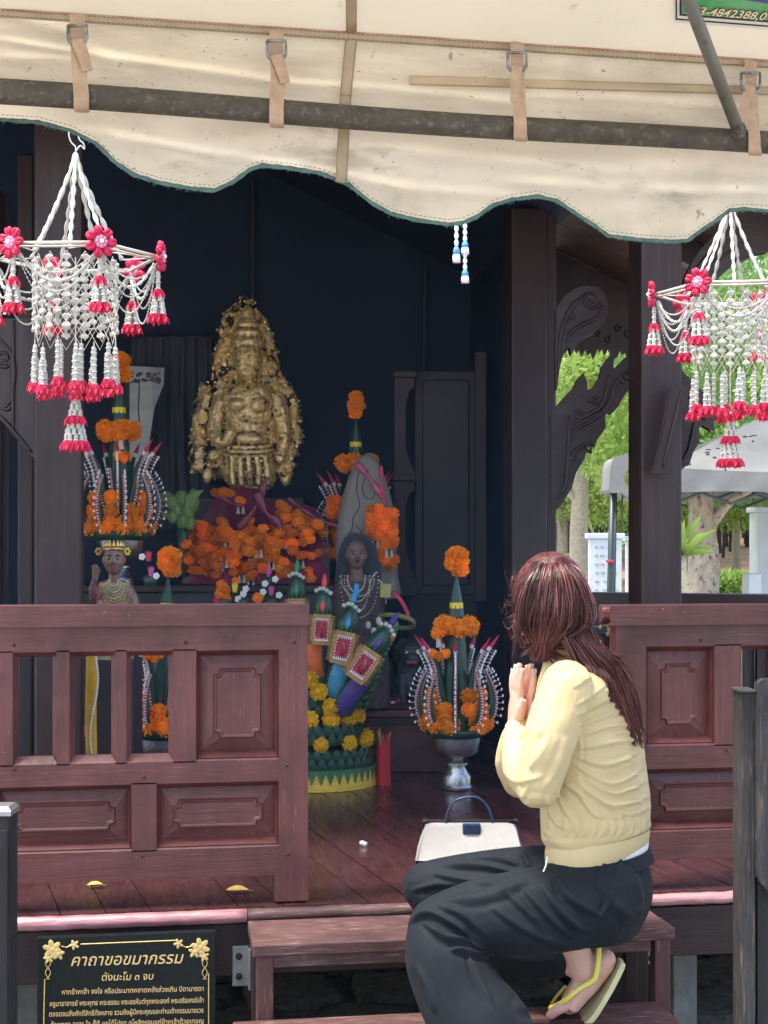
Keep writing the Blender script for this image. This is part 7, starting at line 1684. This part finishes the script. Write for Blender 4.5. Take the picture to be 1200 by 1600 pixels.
for i in range(95):                          # ponytail locks
    x = rs.normal()*.95; z = rs.uniform(0, 1); wv = rs.uniform(-7, 7); ex_ = 843+x*19+rs.uniform(-8,8); ey_ = 1036-abs(x)*8-rs.uniform(0, 46)*(rs.rand() < .6)
    base = [P_(859+x*5, 885+rs.uniform(-2,2), -.062), P_(861+x*13, 895+rs.uniform(-5,2), -.098-.012*z), P_(860+x*22+wv*.4, 932+rs.uniform(-6,6), -.124-.014*z), P_(855+x*24-wv*.6, 978, -.115-.018*z), P_((ex_+850)/2+wv*.5, (ey_+985)/2+6, -.097-.014*z), P_(ex_+rs.uniform(-4,16), ey_, -.082-.012*z)]
    lock(base, 24, .0048, .7, pl=.55 if abs(x) < 1.1 else .25)
for i in range(16):                          # side locks hanging left of the neck
    x = rs.uniform(0,1); lock([P_(811+16*x, 925+rs.uniform(-20,30), -.03+.03*x), P_(806+18*x+rs.uniform(-4,4), 975, -.045), P_(813+20*x, 1008, -.05), P_(832+22*x+rs.uniform(-7,7), 1026+rs.uniform(-10,12), -.05)], 16, .0032, .5, pl=.35)
for i in range(120):                         # loose hair falling from the whole back of the head over the right of the back
    x = rs.normal()*.85; q = rs.uniform(0,1); L = rs.uniform(.0,1)**1.3; wv = rs.uniform(-6,6)
    lock([P_(893+x*13, 935+rs.uniform(-25,30), -.055), P_(901+x*13, 985, -.085), P_(918+x*15, 1010+x*5+wv*.4, -.108-.010*q), P_(946+x*14, 1040-x*7-wv*.5, -.104-.010*q), P_(968+x*12+12*L+wv, 1074-x*5+34*L, -.078), P_(978+x*11+20*L, 1096+74*L, -.052)], 17, .0040, .4, pl=.42)
for i in range(80):                          # fly-away hairs
    a0 = rs.uniform(PI*.45, PI*1.25) if rs.rand() < .75 else rs.uniform(-.3, PI*.5); r1 = rs.uniform(60, 72); px, py = 860+r1*math.cos(a0), 945-r1*1.15*math.sin(a0); pts = [P_(860+54*math.cos(a0), 945-62*math.sin(a0), -.03)]
    for j in range(3): pts.append(P_(px-rs.uniform(0,9)*math.copysign(1,-math.cos(a0))*(j+1)*.5, py+rs.uniform(-4,12)*(j+1), -.03+rs.uniform(-.02,.02)))
    strand(pts, .00045, rs.rand() < .5)
for i in range(120):                         # wisps on the jacket
    x = rs.uniform(0,1); a = P_(905+30*x, 1018+12*x, -.10); b = P_(915+40*x, 1040+20*x, -.125); c = P_(920+45*x, 1065+25*x+rs.uniform(-6,6), -.118+.03*x); strand([a,b,c], .0006, rs.rand() < .6)
tag(sa.build('dark_strands', M['hair'], hairo, smooth=True), kind='stuff'); tag(sb.build('highlight_strands', M['hair_lit'], hairo, smooth=True), kind='stuff')
tb = MB(); tb.tube([tie+Vector((.012*math.cos(t), -.004, .008*math.sin(t))) for t in np.linspace(0, 2*PI, 14)], .0035, 6); tb.build('hair_tie', mat('orange hair tie', (.60,.12,.04), rough=.5), hairo, smooth=True)
# ================================================================== HANDBAG
M['bag'] = mat('cream handbag leather', (.44,.42,.375), (.49,.47,.42), scale=60, rough=.5, bump=.15, bscale=200, bdist=.002); M['navy_leather'] = mat('navy leather', (.015,.03,.08), (.03,.05,.11), scale=60, rough=.35)
bgp = PZ(733, 1345, FZ); BG = Local(733, 1345, (bgp.x*sn+bgp.y*cs)); K = BG.k
bg_ = BG.thing('handbag', 'cream frame handbag with navy arched handle and navy clasp standing on the floor', 'handbag')
def bp(px, py, y=0): return BG(px, py, y)
secs = []; vs = []; out_ = lambda s, y: [(735+(a-735)*s, b, y) for a, b in [(651,1345),(655,1322),(663,1296),(668,1288),(676,1285),(792,1285),(801,1288),(806,1296),(814,1325),(819,1345)]]
ys = [(-.062,.97),(-.066,1.0),(-.045,1.02),(0.0,1.03),(.045,1.02),(.066,1.0)]
for y, s in ys:
    for (a, b, _) in out_(s, y): t = (1345-b)/60; vs.append(bp(a, b, y*(1-.72*max(0,t)**1.3)))
n = 10; m_ = len(ys); mb = MB().add(vs, [(i*n+j, i*n+(j+1)%n, (i+1)*n+(j+1)%n, (i+1)*n+j) for i in range(m_-1) for j in range(n)]+[tuple(range(n-1,-1,-1)), tuple((m_-1)*n+j for j in range(n))])
mb.build('body', M['bag'], bg_, smooth='auto', bevel=.006)
fr = MB(); fr.tube([bp(665,1283,-.012), bp(805,1283,-.012)], .0045, 8); fr.tube([bp(665,1283,.012), bp(805,1283,.012)], .0045, 8)
for s in (664, 805): fr.ell(bp(s,1283,0), (.010,.016,.007), 10, 8)
fr.build('frame', M['black_wood'], bg_, smooth=True)
for s in (0,): MB().tube(catmull([bp(697,1286,-.014), bp(700,1268,-.014), bp(710,1252,-.010), bp(727,1246,-.010), bp(745,1246,-.010), bp(758,1256,-.010), bp(766,1270,-.014), bp(770,1286,-.014)], 6), [(.0058,.0038)]*43, 8, up=(0,1,0)).build('handle', M['navy_leather'], bg_, smooth=True)
c = MB().box(bp(722,0).x, bp(750,0).x, -.034, -.018, bp(0,1306,-.04).z, bp(0,1284).z).build('clasp', M['navy_leather'], bg_, bevel=.004)
for i in range(6): MB().box(bp(727+i*3.4,0).x, bp(729+i*3.4,0).x, -.0355, -.0341, bp(0,1303).z, bp(0,1300).z).build('metal_letter', M['metal'], c)
for s in (-1, 1): MB().tube(catmull([bp(735+s*83,1343,-.045), bp(735+s*78,1318,-.036), bp(735+s*72,1294,-.020), bp(735+s*68,1287,-.012)], 4), .0022, 6).build('piping', M['navy_leather'], bg_, smooth=True)
# ================================================================== INCENSE SMOKE inside the shrine
sm = MB().box(-2.45, 1.5, 4.70, 7.12, FZ+.01, 2.595).build('incense_smoke', None or M['smoke'] if 'smoke' in M else [], None)
m_ = bpy.data.materials.new('incense smoke'); m_.use_nodes = True; N_ = m_.node_tree.nodes; N_.remove(N_['Principled BSDF'])
pv = N_.new('ShaderNodeVolumePrincipled'); pv.inputs['Color'].default_value = (.55,.75,1.0,1); pv.inputs['Density'].default_value = .036; pv.inputs['Anisotropy'].default_value = 0.0
m_.node_tree.links.new(pv.outputs[0], N_['Material Output'].inputs['Volume']); sm.data.materials.clear(); sm.data.materials.append(m_)
tag(sm, kind='stuff', label='thin bluish incense smoke hanging inside the shrine', cat='smoke')
